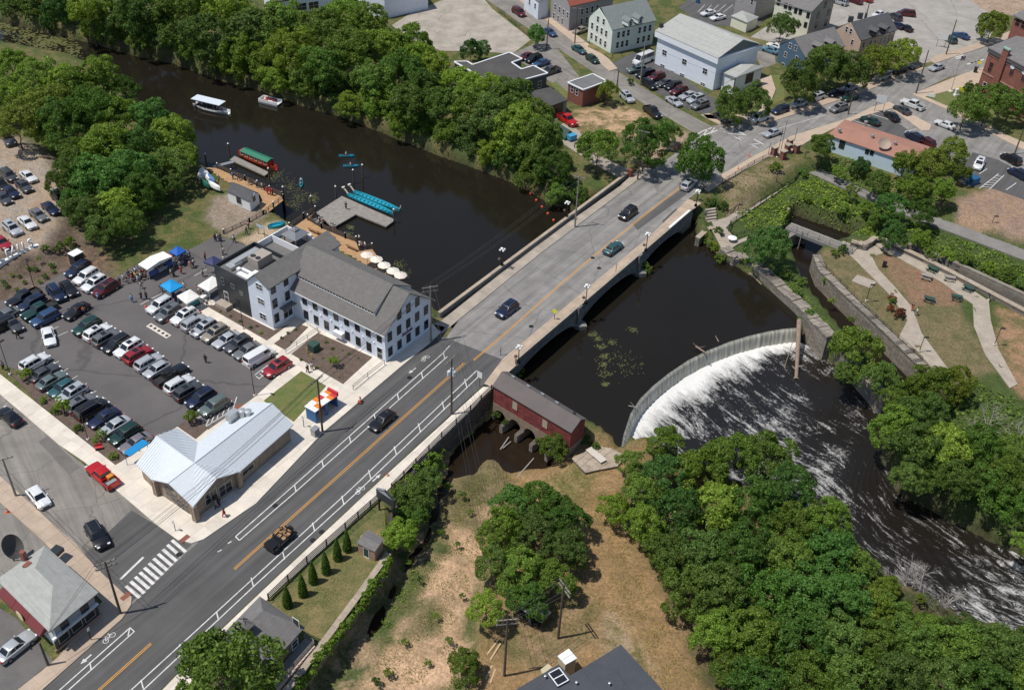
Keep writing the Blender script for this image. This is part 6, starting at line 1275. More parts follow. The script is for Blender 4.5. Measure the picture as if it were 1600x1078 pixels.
tw = Poly('brick_tower', 'red brick upper block behind the civic building at the right edge', 'building', dict(a=FA(795, 30, 14), b=FA(1100, 170, 14), c=FA(1300, 60, 14), d=FA(1010, -80, 14)), list('abcd'), 0, .4); tw.walls(M_BRICK, drop=.8); tw.roof([tuple('abcd')], M_SHM, .3, 'roof'); tw.row('a', 'b', FA(850, 120, 0), FA(920, 150, 0), 2, 1.2, 1.6, frame=M_BRICK)
# --- flat tan-roofed building
FB_ = lambda x, y, z: (1280+x/6.34, 130+y/6.34, z)
tr_ = Poly('bank_building', 'low pale blue building with broad tan roof and rooftop dish', 'building', dict(a=FB_(85, 512, 3.6), b=FB_(255, 360, 3.6), c=FB_(1100, 632, 3.6), d=FB_(940, 800, 3.6), t1=FB_(360, 445, 4.2), t2=FB_(900, 640, 4.2)), list('abcd'), -.6, .3)
tr_.walls(plain('pale_blue_wall', (.55, .66, .76), .7)); tr_.roof([('a', 'b', 't1'), ('b', 'c', 't2', 't1'), ('c', 'd', 't2'), ('d', 'a', 't1', 't2')], M_FLATR)
tr_.win('a', 'd', *FB_(228, 605, 0)[:2], 1.1, 1.9, frame=M_DTRIM, pane=M_BLACKP, bars=0, name='door'); tr_.win('a', 'd', *FB_(475, 680, 0)[:2], .7, .9, frame=M_DTRIM); tr_.win('a', 'd', *FB_(522, 692, 0)[:2], .7, .9, frame=M_DTRIM)
for x, y, nm in ((195, 495, 'vent'), (520, 555, 'vent'), (745, 625, 'vent'), (455, 420, 'vent')): MB().lathe([(.28, -.2), (.28, .7), (.4, .75), (.4, 1.0), (.1, 1.1)], 12).build(nm, M_STEEL, tr_.root, tr_.L(G(*FB_(x, y, 3.8))))
p = G(*FB_(632, 640, 3.9)); ds = MB().lathe([(.05, 0), (.5, .06), (1.0, .25), (1.35, .5), (1.33, .52), (1.0, .29), (.5, .1), (.05, .04)], 20).build('satellite_dish', plain('dish_mesh', (.36, .27, .22), .7), tr_.root, tr_.L(p+Vector((0, 0, .7))), smooth=50); ds.rotation_euler = (R(35), 0, 0)
MB().tube((0, 0, -.3), (0, 0, .8), .08, .08, 8).build('dish_mast', M_STEEL, tr_.root, tr_.L(p))
# --- boat shed
FC = lambda x, y, z: (290+x/5.99, 220+y/5.99, z)
bs = Poly('boat_shed', 'small white boat shed with dark roof beside the boardwalk', 'shed', dict(fl=FC(385, 475, 2.2), fr=FC(600, 572, 2.2), g2=FC(640, 480, 3.1), g=FC(430, 385, 3.1), br=FC(690, 492, 2.2), bl=FC(478, 400, 2.2)), ['fl', 'fr', 'br', 'bl'], 0, .12)
bs.walls(M_TRIM); bs.gable('fr', 'g2', 'br', M_TRIM); bs.gable('bl', 'g', 'fl', M_TRIM); bs.roof([('fl', 'fr', 'g2', 'g'), ('g', 'g2', 'br', 'bl')], M_SHD, .1)
bs.win('fl', 'fr', *FC(500, 560, 0)[:2], 1.3, 1.5, frame=M_TRIM, pane=M_BLACKP, bars=0, name='door'); bs.win('fr', 'br', *FC(640, 545, 0)[:2], .7, .8)
# ---------------------------------------------------------------- vehicles
M_PAINT = objcol('car_paint', .32, .25, .6, .02)
M_CGLASS = plain('car_glass', (.012, .014, .017), .06, 0, .8)
M_TYRE = plain('tyre', (.018, .018, .018), .8)
M_RIM = plain('rim', (.30, .31, .32), .35, .7)
M_HEAD = plain('headlamp', (.72, .74, .76), .15)
M_TAIL = plain('tail_lamp', (.30, .015, .012), .25)
M_BLK = plain('black_plastic', (.02, .02, .021), .6)
SPEC = dict(  # L, W, H, belt, hood, windscreen base, roof front, roof rear, tail base, deck height
    sedan=(4.75, 1.82, 1.46, .93, .90, .95, .25, -1.05, -1.75, .96),
    suv=(4.7, 1.9, 1.72, 1.06, 1.03, 1.05, .45, -1.85, -2.2, 1.06),
    hatch=(4.2, 1.78, 1.52, .96, .92, .95, .3, -1.45, -1.95, .98),
    minivan=(5.1, 1.98, 1.76, 1.03, .98, 1.55, .75, -2.15, -2.45, 1.03),
    van=(5.3, 1.95, 1.95, 1.12, 1.1, 1.9, 1.35, -2.45, -2.6, 1.12),
    bus=(6.2, 2.1, 2.5, 1.25, 1.2, 2.3, 1.7, -2.95, -3.08, 1.25),
    pickup=(5.7, 1.98, 1.86, 1.1, 1.08, 1.05, .45, -.95, -1.2, 1.08))
def car_proto(kind):
    L, Wd, Hh, belt, hood, wb, rf, rr, tb, deck = SPEC[kind]; w = Wd/2; root = new('proto', None)
    def ring(x, ww, zb, zt, crown=.04):
        return [(x, -ww*.9, zb), (x, -ww, zb+.12), (x, -ww, (zb+zt)/2+.06), (x, -ww*.965, zt-.05), (x, -ww*.8, zt), (x, 0, zt+crown), (x, ww*.8, zt), (x, ww*.965, zt-.05), (x, ww, (zb+zt)/2+.06), (x, ww, zb+.12), (x, ww*.9, zb)]
    b_ = MB(); end = -L/2
    st = [(L/2, w*.70, .36, .62), (L/2-.06, w*.84, .27, .72), (L/2-.28, w*.96, .22, hood-.10), (L/2-.7, w, .20, hood-.03), (wb, w, .20, belt), (0, w, .20, belt)]
    if kind == 'pickup':
        st += [(tb+.02, w, .2, belt)]; b_.loft([ring(*s_) for s_ in st])
        x0, x1 = tb+.0, end+.05
        b_.box(x1, x0, -w, w, .3, .72)
        for s_ in (-1, 1): b_.box(x1, x0, min(s_*w, s_*(w-.1)), max(s_*w, s_*(w-.1)), .721, belt-.02)
        b_.box(end, x1+.06, -w+.02, w-.02, .35, belt-.03); b_.box(x0-.08, x0+.01, -w+.1, w-.1, .721, belt-.02)
    else:
        st += [(rr, w, .2, belt), (tb, w, .22, deck), (end+.25, w*.95, .26, deck-.02), (end+.06, w*.86, .32, deck-.12), (end, w*.74, .42, .72)]
        b_.loft([ring(*s_) for s_ in st])
    # cabin
    wt = w*(.74 if kind in ('sedan', 'hatch') else .80); wl = w*.9; zr = Hh; zl = belt-.02
    def cab(x, ww, z): return [(x, -ww, z), (x, ww, z)]
    tbz = deck-.02 if kind != 'pickup' else belt-.02
    lo = [(wb, -wl*.93, zl), (wb, wl*.93, zl), (tb+.02, wl*.93, tbz), (tb+.02, -wl*.93, tbz)]
    up = [(rf, -wt*.93, zr-.06), (rf, wt*.93, zr-.06), (rr, wt*.9, zr-.05), (rr, -wt*.9, zr-.05)]
    mid = [((rf+rr)/2+.2, -wt*.99, zr-.02), ((rf+rr)/2+.2, wt*.99, zr-.02)]
    crn = [(rf-.12, 0, zr), ((rf+rr)/2, 0, zr+.03), (rr+.12, 0, zr)]
    V = lo+up+[(rf-.2, -wt*.7, zr+.005), (rf-.2, wt*.7, zr+.005), (rr+.2, wt*.7, zr+.01), (rr+.2, -wt*.7, zr+.01)]
    b_.add(V, [(0, 4, 5, 1), (1, 5, 6, 2), (2, 6, 7, 3), (3, 7, 4, 0), (4, 8, 9, 5), (5, 9, 10, 6), (6, 10, 11, 7), (7, 11, 8, 4), (8, 11, 10, 9)])
    for s_ in (-1, 1): b_.box(wb-.35, wb-.2, min(s_*w*.93, s_*(w+.14)), max(s_*w*.93, s_*(w+.14)), belt+.02, belt+.17)   # mirrors
    body = b_.build('body', M_PAINT, root, smooth=38, fix=True)
    def pane(nm, P, off):
        P = [Vector(p) for p in P]; n_ = (P[1]-P[0]).cross(P[3]-P[0]).normalized()
        if n_.dot(Vector(off)) < 0: n_ = -n_
        MB().add([p+n_*.012 for p in P]+[p-n_*.02 for p in P], [(0, 1, 2, 3), (7, 6, 5, 4), (0, 4, 5, 1), (1, 5, 6, 2), (2, 6, 7, 3), (3, 7, 4, 0)]).build(nm, M_CGLASS, root, fix=True)
    def quad(a, b__, c, d, i0, i1, j0, j1):
        a, b__, c, d = map(Vector, (a, b__, c, d)); f = lambda u, v: a.lerp(b__, u).lerp(d.lerp(c, u), v); return [f(i0, j0), f(i1, j0), f(i1, j1), f(i0, j1)]
    pane('windscreen', quad(lo[0], lo[1], up[1], up[0], .05, .95, .05, .93), (1, 0, .5))
    pane('rear_window', quad(lo[2], lo[3], up[3], up[2], .08, .92, .18, .9), (-1, 0, .5))
    for (p, q, r_, s_), sg in (((lo[1], lo[2], up[2], up[1]), 1), ((lo[3], lo[0], up[0], up[3]), -1)):
        if kind == 'pickup': segs = [(.08, .92)]
        elif kind in ('van',): segs = [(.04, .28)] if sg else []
        elif kind == 'bus': segs = [(.03, .2), (.22, .4), (.42, .6), (.62, .8), (.82, .97)]
        else: segs = [(.07, .46), (.50, .78 if kind == 'sedan' else .74)] + ([] if kind in ('sedan', 'hatch') else [(.78, .95)])
        if sg < 0: segs = [(1-b__, 1-a) for a, b__ in segs]
        for a, b__ in segs: pane('side_window', quad(p, q, r_, s_, a, b__, .12, .88), (0, sg, .2))
    wr = .34 if kind in ('sedan', 'hatch') else .38; wx = (L/2-.92, -L/2+.95)
    ty = MB().lathe([(wr*.62, -.11), (wr*.96, -.11), (wr, -.07), (wr, .07), (wr*.96, .11), (wr*.62, .11)], 14).mesh('tyre', M_TYRE, 40); ri = MB().lathe([(.02, -.115), (wr*.6, -.115), (wr*.64, -.05), (wr*.64, .05), (wr*.6, .115), (.02, .115)], 10).mesh('rim', M_RIM, 40)
    for x in wx:
        for s_ in (-1, 1):
            t_ = new('wheel', ty, root, (x, s_*(w-.06), wr)); t_.rotation_euler = (PI/2, 0, 0); new('rim', ri, t_)
    hz = hood-.2
    for s_ in (-1, 1):
        MB().box(L/2-.26, L/2-.02, min(s_*w*.5, s_*w*.86), max(s_*w*.5, s_*w*.86), hz-.07, hz+.07).build('headlight', M_HEAD, root)
        zt_ = (deck-.22); MB().box(end-.012, end+.2, min(s_*w*.6, s_*w*.9), max(s_*w*.6, s_*w*.9), zt_-.1, zt_+.12).build('taillight', M_TAIL, root)
    MB().box(L/2-.1, L/2+.012, -w*.45, w*.45, .38, .56).build('grille', M_BLK, root)
    if kind in ('suv', 'minivan'):
        MB().box(rf-1.15, rf-.35, -w*.42, w*.42, zr+.0, zr+.03).build('sunroof', M_CGLASS, root)
        for s_ in (-1, 1): MB().tube((rf-.3, s_*wt*.78, zr+.05), (rr+.3, s_*wt*.78, zr+.05), .025, .025, 5).build('roof_rail', M_RIM, root)
    if kind == 'pickup': MB().box(end+.12, tb-.1, -w+.11, w-.11, .722, .76).build('bed_floor', M_BLK, root)
    return root
PROTO = {k: car_proto(k) for k in SPEC}
KID = {k: [(c, list(c.children)) for c in p.children] for k, p in PROTO.items()}
COL = dict(black=(.012, .012, .014), white=(.78, .78, .77), silver=(.42, .44, .46), grey=(.16, .165, .17), charcoal=(.06, .063, .068), navy=(.012, .02, .055), blue=(.03, .075, .17), maroon=(.10, .012, .016), red=(.33, .02, .03), bright_red=(.55, .012, .012), green=(.012, .045, .035), teal=(.03, .10, .11), beige=(.33, .29, .23), greygreen=(.13, .17, .16), purplegrey=(.20, .18, .20), skyblue=(.12, .26, .36))
def car(px, py, kind, col, face, label, group=None, far=False, name=None, z=0, nosun=False):
    "face: pixel vector in which the nose points"
    p = G(px, py, z+.7); q = G(px+face[0]*8, py+face[1]*8, z+.7); ang = math.atan2(q.y-p.y, q.x-p.x)
    nm = name or {'sedan': 'sedan', 'suv': 'suv', 'hatch': 'hatchback', 'minivan': 'minivan', 'van': 'van', 'bus': 'minibus', 'pickup': 'pickup_truck'}[kind]
    o = thing(nm, label, {'suv': 'car', 'sedan': 'car', 'hatch': 'car', 'minivan': 'van', 'van': 'van', 'bus': 'minibus', 'pickup': 'pickup'}[kind], (p.x, p.y, z), ang, group)
    c = COL[col]; j = random.uniform(.9, 1.1)
    for ch, gk in KID[kind]:
        if ch.name.startswith('sunroof') and nosun: continue
        if far and ch.name.startswith(('grille', 'roof_rail')): continue
        k = ch.copy(); C.objects.link(k); k.parent = o
        if ch.name.startswith('body'): k.color = (c[0]*j, c[1]*j, c[2]*j, 1)
        if not far:
            for g in gk: h_ = g.copy(); C.objects.link(h_); h_.parent = k
    return o
NAMES = dict(greygreen='grey-green', purplegrey='purplish grey', bright_red='bright red', skyblue='light blue')
KN = dict(sedan='sedan', suv='SUV', hatch='hatchback', minivan='minivan', van='van', bus='minibus', pickup='pickup truck')
def row(lst, face, where, group, end='left', far=False, z=0):
    for i, q in enumerate(lst):
        x, y, k, c = q[:4]; fc = q[4] if len(q) > 4 else face; n = NAMES.get(c, c)
        car(x, y, k, c, fc, f'{n} {KN[k]}, {ordw(i+1)} from {end} {where}', group, far, z=z, nosun=(i % 3 == 0))
DM = (-.86, .5)
row([(136, 510, 'suv', 'green'), (152.5, 519, 'suv', 'white', (.86, -.5)), (166, 527.5, 'suv', 'grey', (.86, -.5)), (182.5, 537, 'suv', 'black'), (201, 544, 'suv', 'white'), (216, 554, 'suv', 'red', (.86, -.5)), (232.5, 566, 'suv', 'silver', (.86, -.5)), (245, 577, 'hatch', 'silver'), (267, 585, 'pickup', 'black', (.86, -.5)), (280, 600, 'suv', 'white', (.86, -.5)), (294, 611, 'suv', 'charcoal', (.86, -.5)), (314, 622, 'suv', 'navy'), (335, 634, 'suv', 'greygreen')], DM, 'in the middle car park row', 'cars in the middle row of the big car park', 'upper left')
row([(250, 477, 'suv', 'white'), (263, 489, 'suv', 'grey'), (288, 494, 'suv', 'white'), (304, 504, 'suv', 'silver', (.86, -.5)), (319, 512.5, 'suv', 'silver'), (336, 520.5, 'suv', 'beige'), (354, 530, 'sedan', 'silver'), (372, 537.5, 'suv', 'charcoal'), (386, 547, 'sedan', 'grey'), (405, 557, 'van', 'white', (.86, -.5)), (433, 574, 'suv', 'red')], DM, 'in the car row beside the mill', 'cars beside the mill pavement', 'upper left')
row([(54, 566, 'suv', 'white', (.86, -.5)), (69, 582, 'sedan', 'charcoal', (.86, -.5)), (80, 594, 'sedan', 'greygreen', (.86, -.5)), (97, 606, 'hatch', 'teal'), (112, 615, 'suv', 'silver'), (127, 630, 'suv', 'grey', (.86, -.5)), (143, 639, 'minivan', 'black', (.86, -.5)), (162, 652, 'sedan', 'navy'), (179, 665, 'sedan', 'silver'), (196, 678, 'suv', 'green'), (212, 691, 'sedan', 'purplegrey')], (-.86, .52), 'in the car row along the planted strip', 'cars along the planted strip', 'left')
row([(2, 508, 'suv', 'black'), (8, 492, 'sedan', 'grey'), (20, 505, 'sedan', 'charcoal', (.6, .6)), (37, 465, 'pickup', 'black'), (50, 474, 'suv', 'navy'), (61, 485, 'pickup', 'green'), (71, 497, 'suv', 'blue')], (-.88, .42), 'at the left car park edge', 'cars at the left edge of the big car park', 'left')
row([(88, 458, 'suv', 'navy', (.62, .7)), (107, 450, 'sedan', 'black', (.62, .7)), (122, 421, 'suv', 'navy'), (135, 432, 'suv', 'white'), (148, 443, 'suv', 'white'), (165, 451, 'suv', 'maroon')], (-.85, .5), 'in the row below the planted bank', 'cars below the planted bank', 'left')
car(119, 485, 'sedan', 'black', (-.8, .55), 'black sedan driving between the upper rows of the car park', None); car(76, 525, 'sedan', 'white', (.25, 1), 'white sedan driving down the car park aisle with headlights forward')
row([(1, 288, 'suv', 'black'), (5, 309, 'sedan', 'charcoal'), (17, 299, 'sedan', 'navy'), (14, 274, 'suv', 'charcoal'), (37, 290, 'sedan', 'charcoal'), (44, 275, 'sedan', 'white')], (.75, .62), 'in the back of the upper gravel lot', 'cars in the upper gravel lot', 'left', z=1.4)
row([(3, 378, 'sedan', 'red'), (19, 357, 'suv', 'silver'), (42, 347, 'sedan', 'white'), (60, 335, 'sedan', 'grey'), (79, 325, 'sedan', 'navy'), (94, 309, 'suv', 'black')], (.75, .62), 'in the front of the upper gravel lot', 'cars in the upper gravel lot', 'left', z=1.4)
car(12, 217, 'pickup', 'charcoal', (.5, .7), 'dark pickup truck at the shaded back edge of the upper lot', z=1.4)
# moving and kerbside cars nearby
car(15, 650, 'sedan', 'black', (-.75, -.6), 'black sedan leaving along the side street at the left edge'); pk = car(160, 742, 'pickup', 'bright_red', (-.72, -.62), 'bright red pickup truck with orange box in its bed'); car(60, 776, 'hatch', 'white', (.6, .72), 'white and blue taxi-like car beside the leaning pole'); car(152, 836, 'suv', 'black', (.52, .85), 'black SUV with roof rack waiting at the crosswalk'); car(24, 1009, 'sedan', 'silver', (.78, -.62), 'silver sedan parked beside the burgundy awning')
MB().box(-1.75, -.85, -.75, .1, .77, 1.35).build('crate', plain('orange_box', (.62, .22, .03), .6), pk); MB().box(-2.5, -1.9, -.7, .7, .77, 1.0).build('tools', M_STEEL, pk)
car(597, 656, 'sedan', 'black', (-.76, .66), 'glossy black sedan driving down the dark new asphalt'); car(792, 483, 'suv', 'navy', (-.8, .6), 'navy SUV driving off the near end of the bridge'); car(958, 387, 'sedan', 'teal', (.8, -.6), 'teal sedan driving across the bridge'); car(981, 333, 'suv', 'black', (-.8, .6), 'black SUV on the middle of the bridge'); car(1076, 288, 'suv', 'silver', (.75, -.65), 'silver SUV half hidden under the pointed street tree')
# open off-road car
jp = G(437, 842, .7); jq = G(437-7, 842+6.2, .7); o = thing('open_jeep', 'black open-topped off-road car with tan seats on the main street', 'car', (jp.x, jp.y, 0), math.atan2(jq.y-jp.y, jq.x-jp.x))
b_ = MB().box(-1.9, 1.9, -.8, .8, .45, .62); b_.box(.55, 1.85, -.72, .72, .621, 1.08)
for s_ in (-1, 1):
    b_.box(-1.9, .549, min(s_*.8, s_*.72), max(s_*.8, s_*.72), .621, 1.0)
    for x in (1.35, -1.3): b_.box(x-.5, x+.5, min(s_*.801, s_*1.0), max(s_*.801, s_*1.0), .78, .86)
b_.box(-1.9, -1.82, -.719, .719, .621, 1.0).box(1.86, 2.05, -.8, .8, .5, .7)
bo = b_.build('body', M_PAINT, o); bo.color = (.012, .012, .014, 1)
for x in (1.35, -1.3):
    for s_ in (-1, 1): w_ = MB().lathe([(.2, -.13), (.4, -.13), (.42, -.08), (.42, .08), (.4, .13), (.2, .13)], 14).build('wheel', M_TYRE, o, (x, s_*.82, .42)); w_.rotation_euler = (PI/2, 0, 0); MB().lathe([(.02, -.12), (.2, -.12), (.2, .12), (.02, .12)], 10).build('rim', M_RIM, w_)
M_SEAT = plain('tan_seat', (.36, .22, .11), .7)
for x in (-.35, -1.15):
    for y in (-.38, .38): MB().box(x-.25, x+.25, y-.25, y+.25, .63, .85).box(x-.3, x-.18, y-.25, y+.25, .851, 1.35).build('seat', M_SEAT, o)
rb_ = MB()
for s_ in (-.7, .7): rb_.path([(.5, s_, 1.0), (.35, s_, 1.75), (-.7, s_, 1.78), (-1.75, s_, 1.0)], .04)
rb_.tube((.35, -.7, 1.75), (.35, .7, 1.75), .04).tube((-.7, -.7, 1.78), (-.7, .7, 1.78), .04).build('roll_cage', M_BLK, o)
MB().add([(.56, -.68, 1.05), (.56, .68, 1.05), (.38, .68, 1.65), (.38, -.68, 1.65)], [(0, 1, 2, 3)]).build('windscreen', M_CGLASS, o)
w_ = MB().lathe([(.1, -.12), (.4, -.12), (.42, .0), (.4, .12), (.1, .12)], 14).build('spare_wheel', M_TYRE, o, (-2.05, 0, .9)); w_.rotation_euler = (0, PI/2, 0)
# far streets
TL = [(811, 19, 'minivan', 'maroon', (.8, .55), 'maroon minivan parked at the top end of the hill street'), (859, 50, 'sedan', 'blue', (.85, .5), 'blue sedan parked before the grey house with red roof'), (907, 47, 'sedan', 'beige', (-.9, .3), 'beige sedan in the gap between grey and white houses'), (905, 77, 'sedan', 'teal', (.85, .5), 'teal sedan at the kerb below the white house'), (926, 92, 'hatch', 'green', (.85, .55), 'dark green hatchback at the kerb below the white house'), (822, 88, 'sedan', 'maroon', (-.9, .3), 'maroon car behind the flat-roofed workshop'), (834, 92, 'suv', 'black', (-.9, .3), 'black SUV beside the workshop notch'), (846, 98, 'sedan', 'blue', (-.9, .3), 'blue sedan beside the workshop notch'), (859, 111, 'pickup', 'charcoal', (-.9, .3), 'charcoal pickup at the workshop corner'), (980, 152, 'suv', 'silver', (.75, .65), 'silver SUV at the kerb above the dirt lot'), (1020, 175, 'pickup', 'black', (.75, .6), 'black pickup truck driving down to the junction'), (887, 187, 'pickup', 'bright_red', (.8, .55), 'red pickup beside the green tarpaulin'),
      (1107, 20, 'sedan', 'white', (-.95, .2), 'upper white sedan in the small back lot'), (1122, 27, 'sedan', 'white', (-.95, .2), 'lower white sedan in the small back lot'), (1187, 184, 'minivan', 'white', (-.9, .3), 'white minivan at the kerb beyond the porch trees'), (1127, 183, 'hatch', 'charcoal', (.8, .5), 'dark hatchback in the shade of the porch trees'), (1207, 207, 'sedan', 'silver', (-.9, .3), 'silver sedan driving past the brick gate piers'), (1219, 172, 'suv', 'navy', (-.9, .3), 'navy SUV parked left of the street trees'), (1249, 161, 'sedan', 'silver', (-.9, .3), 'silver sedan parked under the left street tree'), (1275, 152, 'suv', 'silver', (-.9, .3), 'pale SUV parked under the street trees'), (1307, 145, 'sedan', 'navy', (-.9, .3), 'navy sedan in the deep tree shade'), (1327, 137, 'sedan', 'silver', (-.9, .3), 'silver sedan in the tree shade at the kerb'), (1328, 152, 'sedan', 'green', (-.9, .3), 'dark green sedan driving past the street trees'), (1311, 169, 'suv', 'grey', (-.9, .25), 'grey SUV driving in the near lane by the sign'), (1380, 119, 'suv', 'silver', (-.9, .35), 'silver SUV parked in a marked bay'), (1405, 110, 'suv', 'black', (-.9, .35), 'black SUV in the shade of the olive trees'), (1430, 102, 'sedan', 'charcoal', (-.9, .35), 'dark sedan parked at the end of the marked bays'), (1464, 105, 'sedan', 'silver', (-.9, .3), 'silver sedan driving near the far crosswalk'),
      (1426, 163, 'pickup', 'white', (-.9, -.35), 'white pickup truck at the corner of the civic lawn'), (1410, 171, 'sedan', 'charcoal', (-.85, -.5), 'charcoal sedan waiting at the side street mouth'), (1394, 181, 'sedan', 'black', (-.75, -.6), 'black sedan parked by the sign posts'), (1360, 188, 'sedan', 'green', (-.9, -.35), 'dark green sedan parked behind the tan roof'), (1477, 194, 'sedan', 'white', (-.9, -.35), 'white sedan driving beside the civic lawn'), (1429, 214, 'suv', 'navy', (-.8, -.5), 'navy SUV behind the tan roof edge'), (1447, 221, 'suv', 'maroon', (-.8, -.5), 'brown-red SUV at the end of the tan roof'), (1580, 248, 'suv', 'black', (-.85, -.45), 'black SUV on the side street at the right edge'), (1592, 271, 'suv', 'navy', (-.85, -.45), 'navy SUV at the right edge beside the hatched bay'), (1530, 256, 'suv', 'white', (-.4, .8), 'white SUV parked in the small east lot'),
      (1502, 55, 'sedan', 'blue', (-.9, -.35), 'deep blue sedan by the far car park sign'), (1484, 61, 'suv', 'teal', (-.8, -.5), 'teal SUV next to the far car park sign'), (1416, 21, 'minivan', 'maroon', (-.95, -.1), 'maroon minivan in the far car park'), (1399, 26, 'suv', 'charcoal', (-.8, -.5), 'charcoal SUV behind the tan house chimneys'), (1402, 39, 'sedan', 'navy', (-.8, -.4), 'left dark sedan behind the tan house'), (1415, 43, 'sedan', 'black', (-.8, -.4), 'right black sedan behind the tan house'), (1313, 3, 'suv', 'silver', (-.9, -.3), 'silver SUV at the top of the far car park'), (1336, 1, 'sedan', 'maroon', (-.9, -.3), 'red-brown sedan at the top edge of the far car park'), (1352, -2, 'sedan', 'red', (-.9, -.3), 'dark red sedan cut by the top edge'), (1373, 22, 'sedan', 'white', (-.9, .3), 'white sedan behind the tan house ridge'), (1204, 78, 'sedan', 'skyblue', (-.9, -.3), 'light blue sedan in the drive of the blue house'), (1212, 72, 'sedan', 'white', (-.9, -.3), 'white sedan in the drive of the blue house')]
for q in TL: car(*q[:5], q[5], far=True)
row([(1005, 94, 'bus', 'white', (-.9, .35)), (995, 109, 'suv', 'greygreen', (-.95, .1)), (1009, 116, 'minivan', 'black', (-.95, .25)), (1026, 120, 'suv', 'maroon', (-.9, .3)), (1015, 132, 'suv', 'black', (.8, .55)), (1039, 129, 'sedan', 'charcoal', (-.9, .3)), (1052, 134, 'suv', 'black', (-.9, .3)), (1061, 142, 'suv', 'maroon', (-.9, .3)), (1075, 149, 'sedan', 'silver', (-.9, .3)), (1053, 158, 'sedan', 'silver', (.8, .5)), (1087, 155, 'suv', 'silver', (-.9, .3)), (1094, 164, 'suv', 'grey', (-.9, .3))], (-.9, .3), 'in the lot along the white hall', 'cars along the white hall', 'upper left', far=True)
for p in PROTO.values():
    for c in list(p.children):
        for g in list(c.children): bpy.data.objects.remove(g)
        bpy.data.objects.remove(c)
    bpy.data.objects.remove(p)
# stall lines
LOTO = bpy.data.objects['parking_lot']
for k in range(12): line((141+k*15.4, 528+k*9.5), (171+k*15.4, 511+k*9.5), .1, M_WHITE, LOTO, .017, 'bay_line')
for k in range(11): line((60+k*14.6, 583+k*11.6), (92+k*14.6, 564+k*11.6), .1, M_WHITE, LOTO, .017, 'bay_line')
for k in range(11): line((256+k*16.0, 486+k*8.8), (283+k*16.0, 469+k*8.8), .1, M_WHITE, LOTO, .017, 'bay_line')
for k in range(6): line((14+k*14, 488+k*8), (36+k*14, 478+k*8), .1, M_WHITE, LOTO, .017, 'bay_line')
for a, b in (((219, 476), (252, 459)), ((304, 431), (323, 421)), ((111, 441), (124, 434)), ((122, 451), (134, 445))): line(a, b, .12, M_WHITE, LOTO, .017, 'bay_line')
for k in range(6): line((322+k*8.5, 665-k*5.5), (330+k*8.0, 646-k*5.2), .13, M_WHITE, LOTO, .018, 'hatch_line')
line((322, 666), (368, 638), .13, M_WHITE, LOTO, .0175, 'hatch_line'); line((304, 655), (358, 632), .13, M_WHITE, LOTO, .0175, 'hatch_line')
for k in range(5): line((400+k*5.5, 588-k*4), (406+k*5.5, 592-k*4), .13, M_WHITE, LOTO, .018, 'hatch_line')
line((398, 586), (428, 563), .13, M_WHITE, LOTO, .0175, 'hatch_line'); line((404, 592), (434, 569), .13, M_WHITE, LOTO, .0175, 'hatch_line')
MB().prism([G(*q) for q in ((228, 510), (236, 505), (268, 524), (260, 529))], .01, .03).build('concrete_pad', M_CONC, LOTO)
for k in range(5): c_ = G(236+k*6.2, 509.5+k*3.8); MB().obox((c_.x, c_.y), R(57), .45, .45, .031, .05).build('pit_cover', M_DARKM, LOTO)
# ---------------------------------------------------------------- boardwalk, decks, docks
ZDK = -.25
def deck(name, px, z, ang, bw, label, m_, cat='deck', bl=7.0, rail=(), beams=True):
    P = [(p.x, p.y) for p in GL(px, z)]; o = thing(name, label, cat, (P[0][0], P[0][1], z)); b_ = MB()
    for cell in tiles(P, ang, bl, bw, .012, bl*.37):
        for q in cell: b_.prism([(x-P[0][0], y-P[0][1]) for x, y in q], -.05, random.uniform(-.004, .004))
    tag(b_.build('planks', m_, o), kind='stuff')
    if beams: MB().prism([(x-P[0][0], y-P[0][1]) for x, y in P], -.3, -.06).build('frame', M_WOODG if m_ is M_WOODG else M_POLE, o)
    for r_ in rail:
        Q = [G(x, y, z) for x, y in r_]; railing(o, [(q.x-P[0][0], q.y-P[0][1], 0) for q in Q], 1.0, 1.6, .05, M_POLE, 3)
        for a, b2 in zip(Q[:-1], Q[1:]):
            n_ = max(1, int((b2-a).length/3.2))
            for k in range(n_+1):
                q = a.lerp(b2, k/n_); pz = MB().box(-.13, .13, -.13, .13, -2.9, 1.12).build('post', M_POLE, o, (q.x-P[0][0], q.y-P[0][1], 0)); MB().blob((0, 0, 1.22), .16, .16, .12, 8, 5).build('post_cap', M_GLOBE, pz)
    return o
D1 = lambda x, y: (290+x/5.99, 220+y/5.99); D2 = lambda x, y: (460+x/5.39, 230+y/5.39)
deck('boardwalk', [D1(*q) for q in ((285, 852), (352, 888), (735, 702), (920, 552), (915, 530), (290, 256), (185, 250), (318, 400), (425, 392), (695, 502), (722, 562), (560, 682))], ZDK, R(57), .3, 'tan timber boardwalk with post railings around the boat shed', M_WOODD, rail=([D1(300, 262), D1(560, 375), D1(905, 528), D1(915, 552), D1(730, 700), D1(600, 770), D1(360, 882)],))
deck('mill_deck', [D2(*q) for q in ((-60, 700), (180, 543), (112, 612), (230, 682), (430, 765), (520, 795), (545, 872), (655, 858), (720, 950), (930, 1085), (700, 1090), (200, 930), (0, 800))], ZDK, R(57), .3, 'tan timber deck behind the mill with benches and umbrellas', M_WOODD, rail=([D2(-40, 685), D2(80, 600), D2(178, 545)], [D2(115, 615), D2(230, 685), D2(430, 768), D2(522, 800)], [D2(550, 872), D2(655, 858)]))
deck('floating_dock', [D2(*q) for q in ((185, 548), (400, 412), (850, 612), (772, 668), (520, 566), (335, 672), (278, 636))], -2.45, R(147), .3, 'grey floating dock beside the two long teal boats', M_WOODG, 'dock')
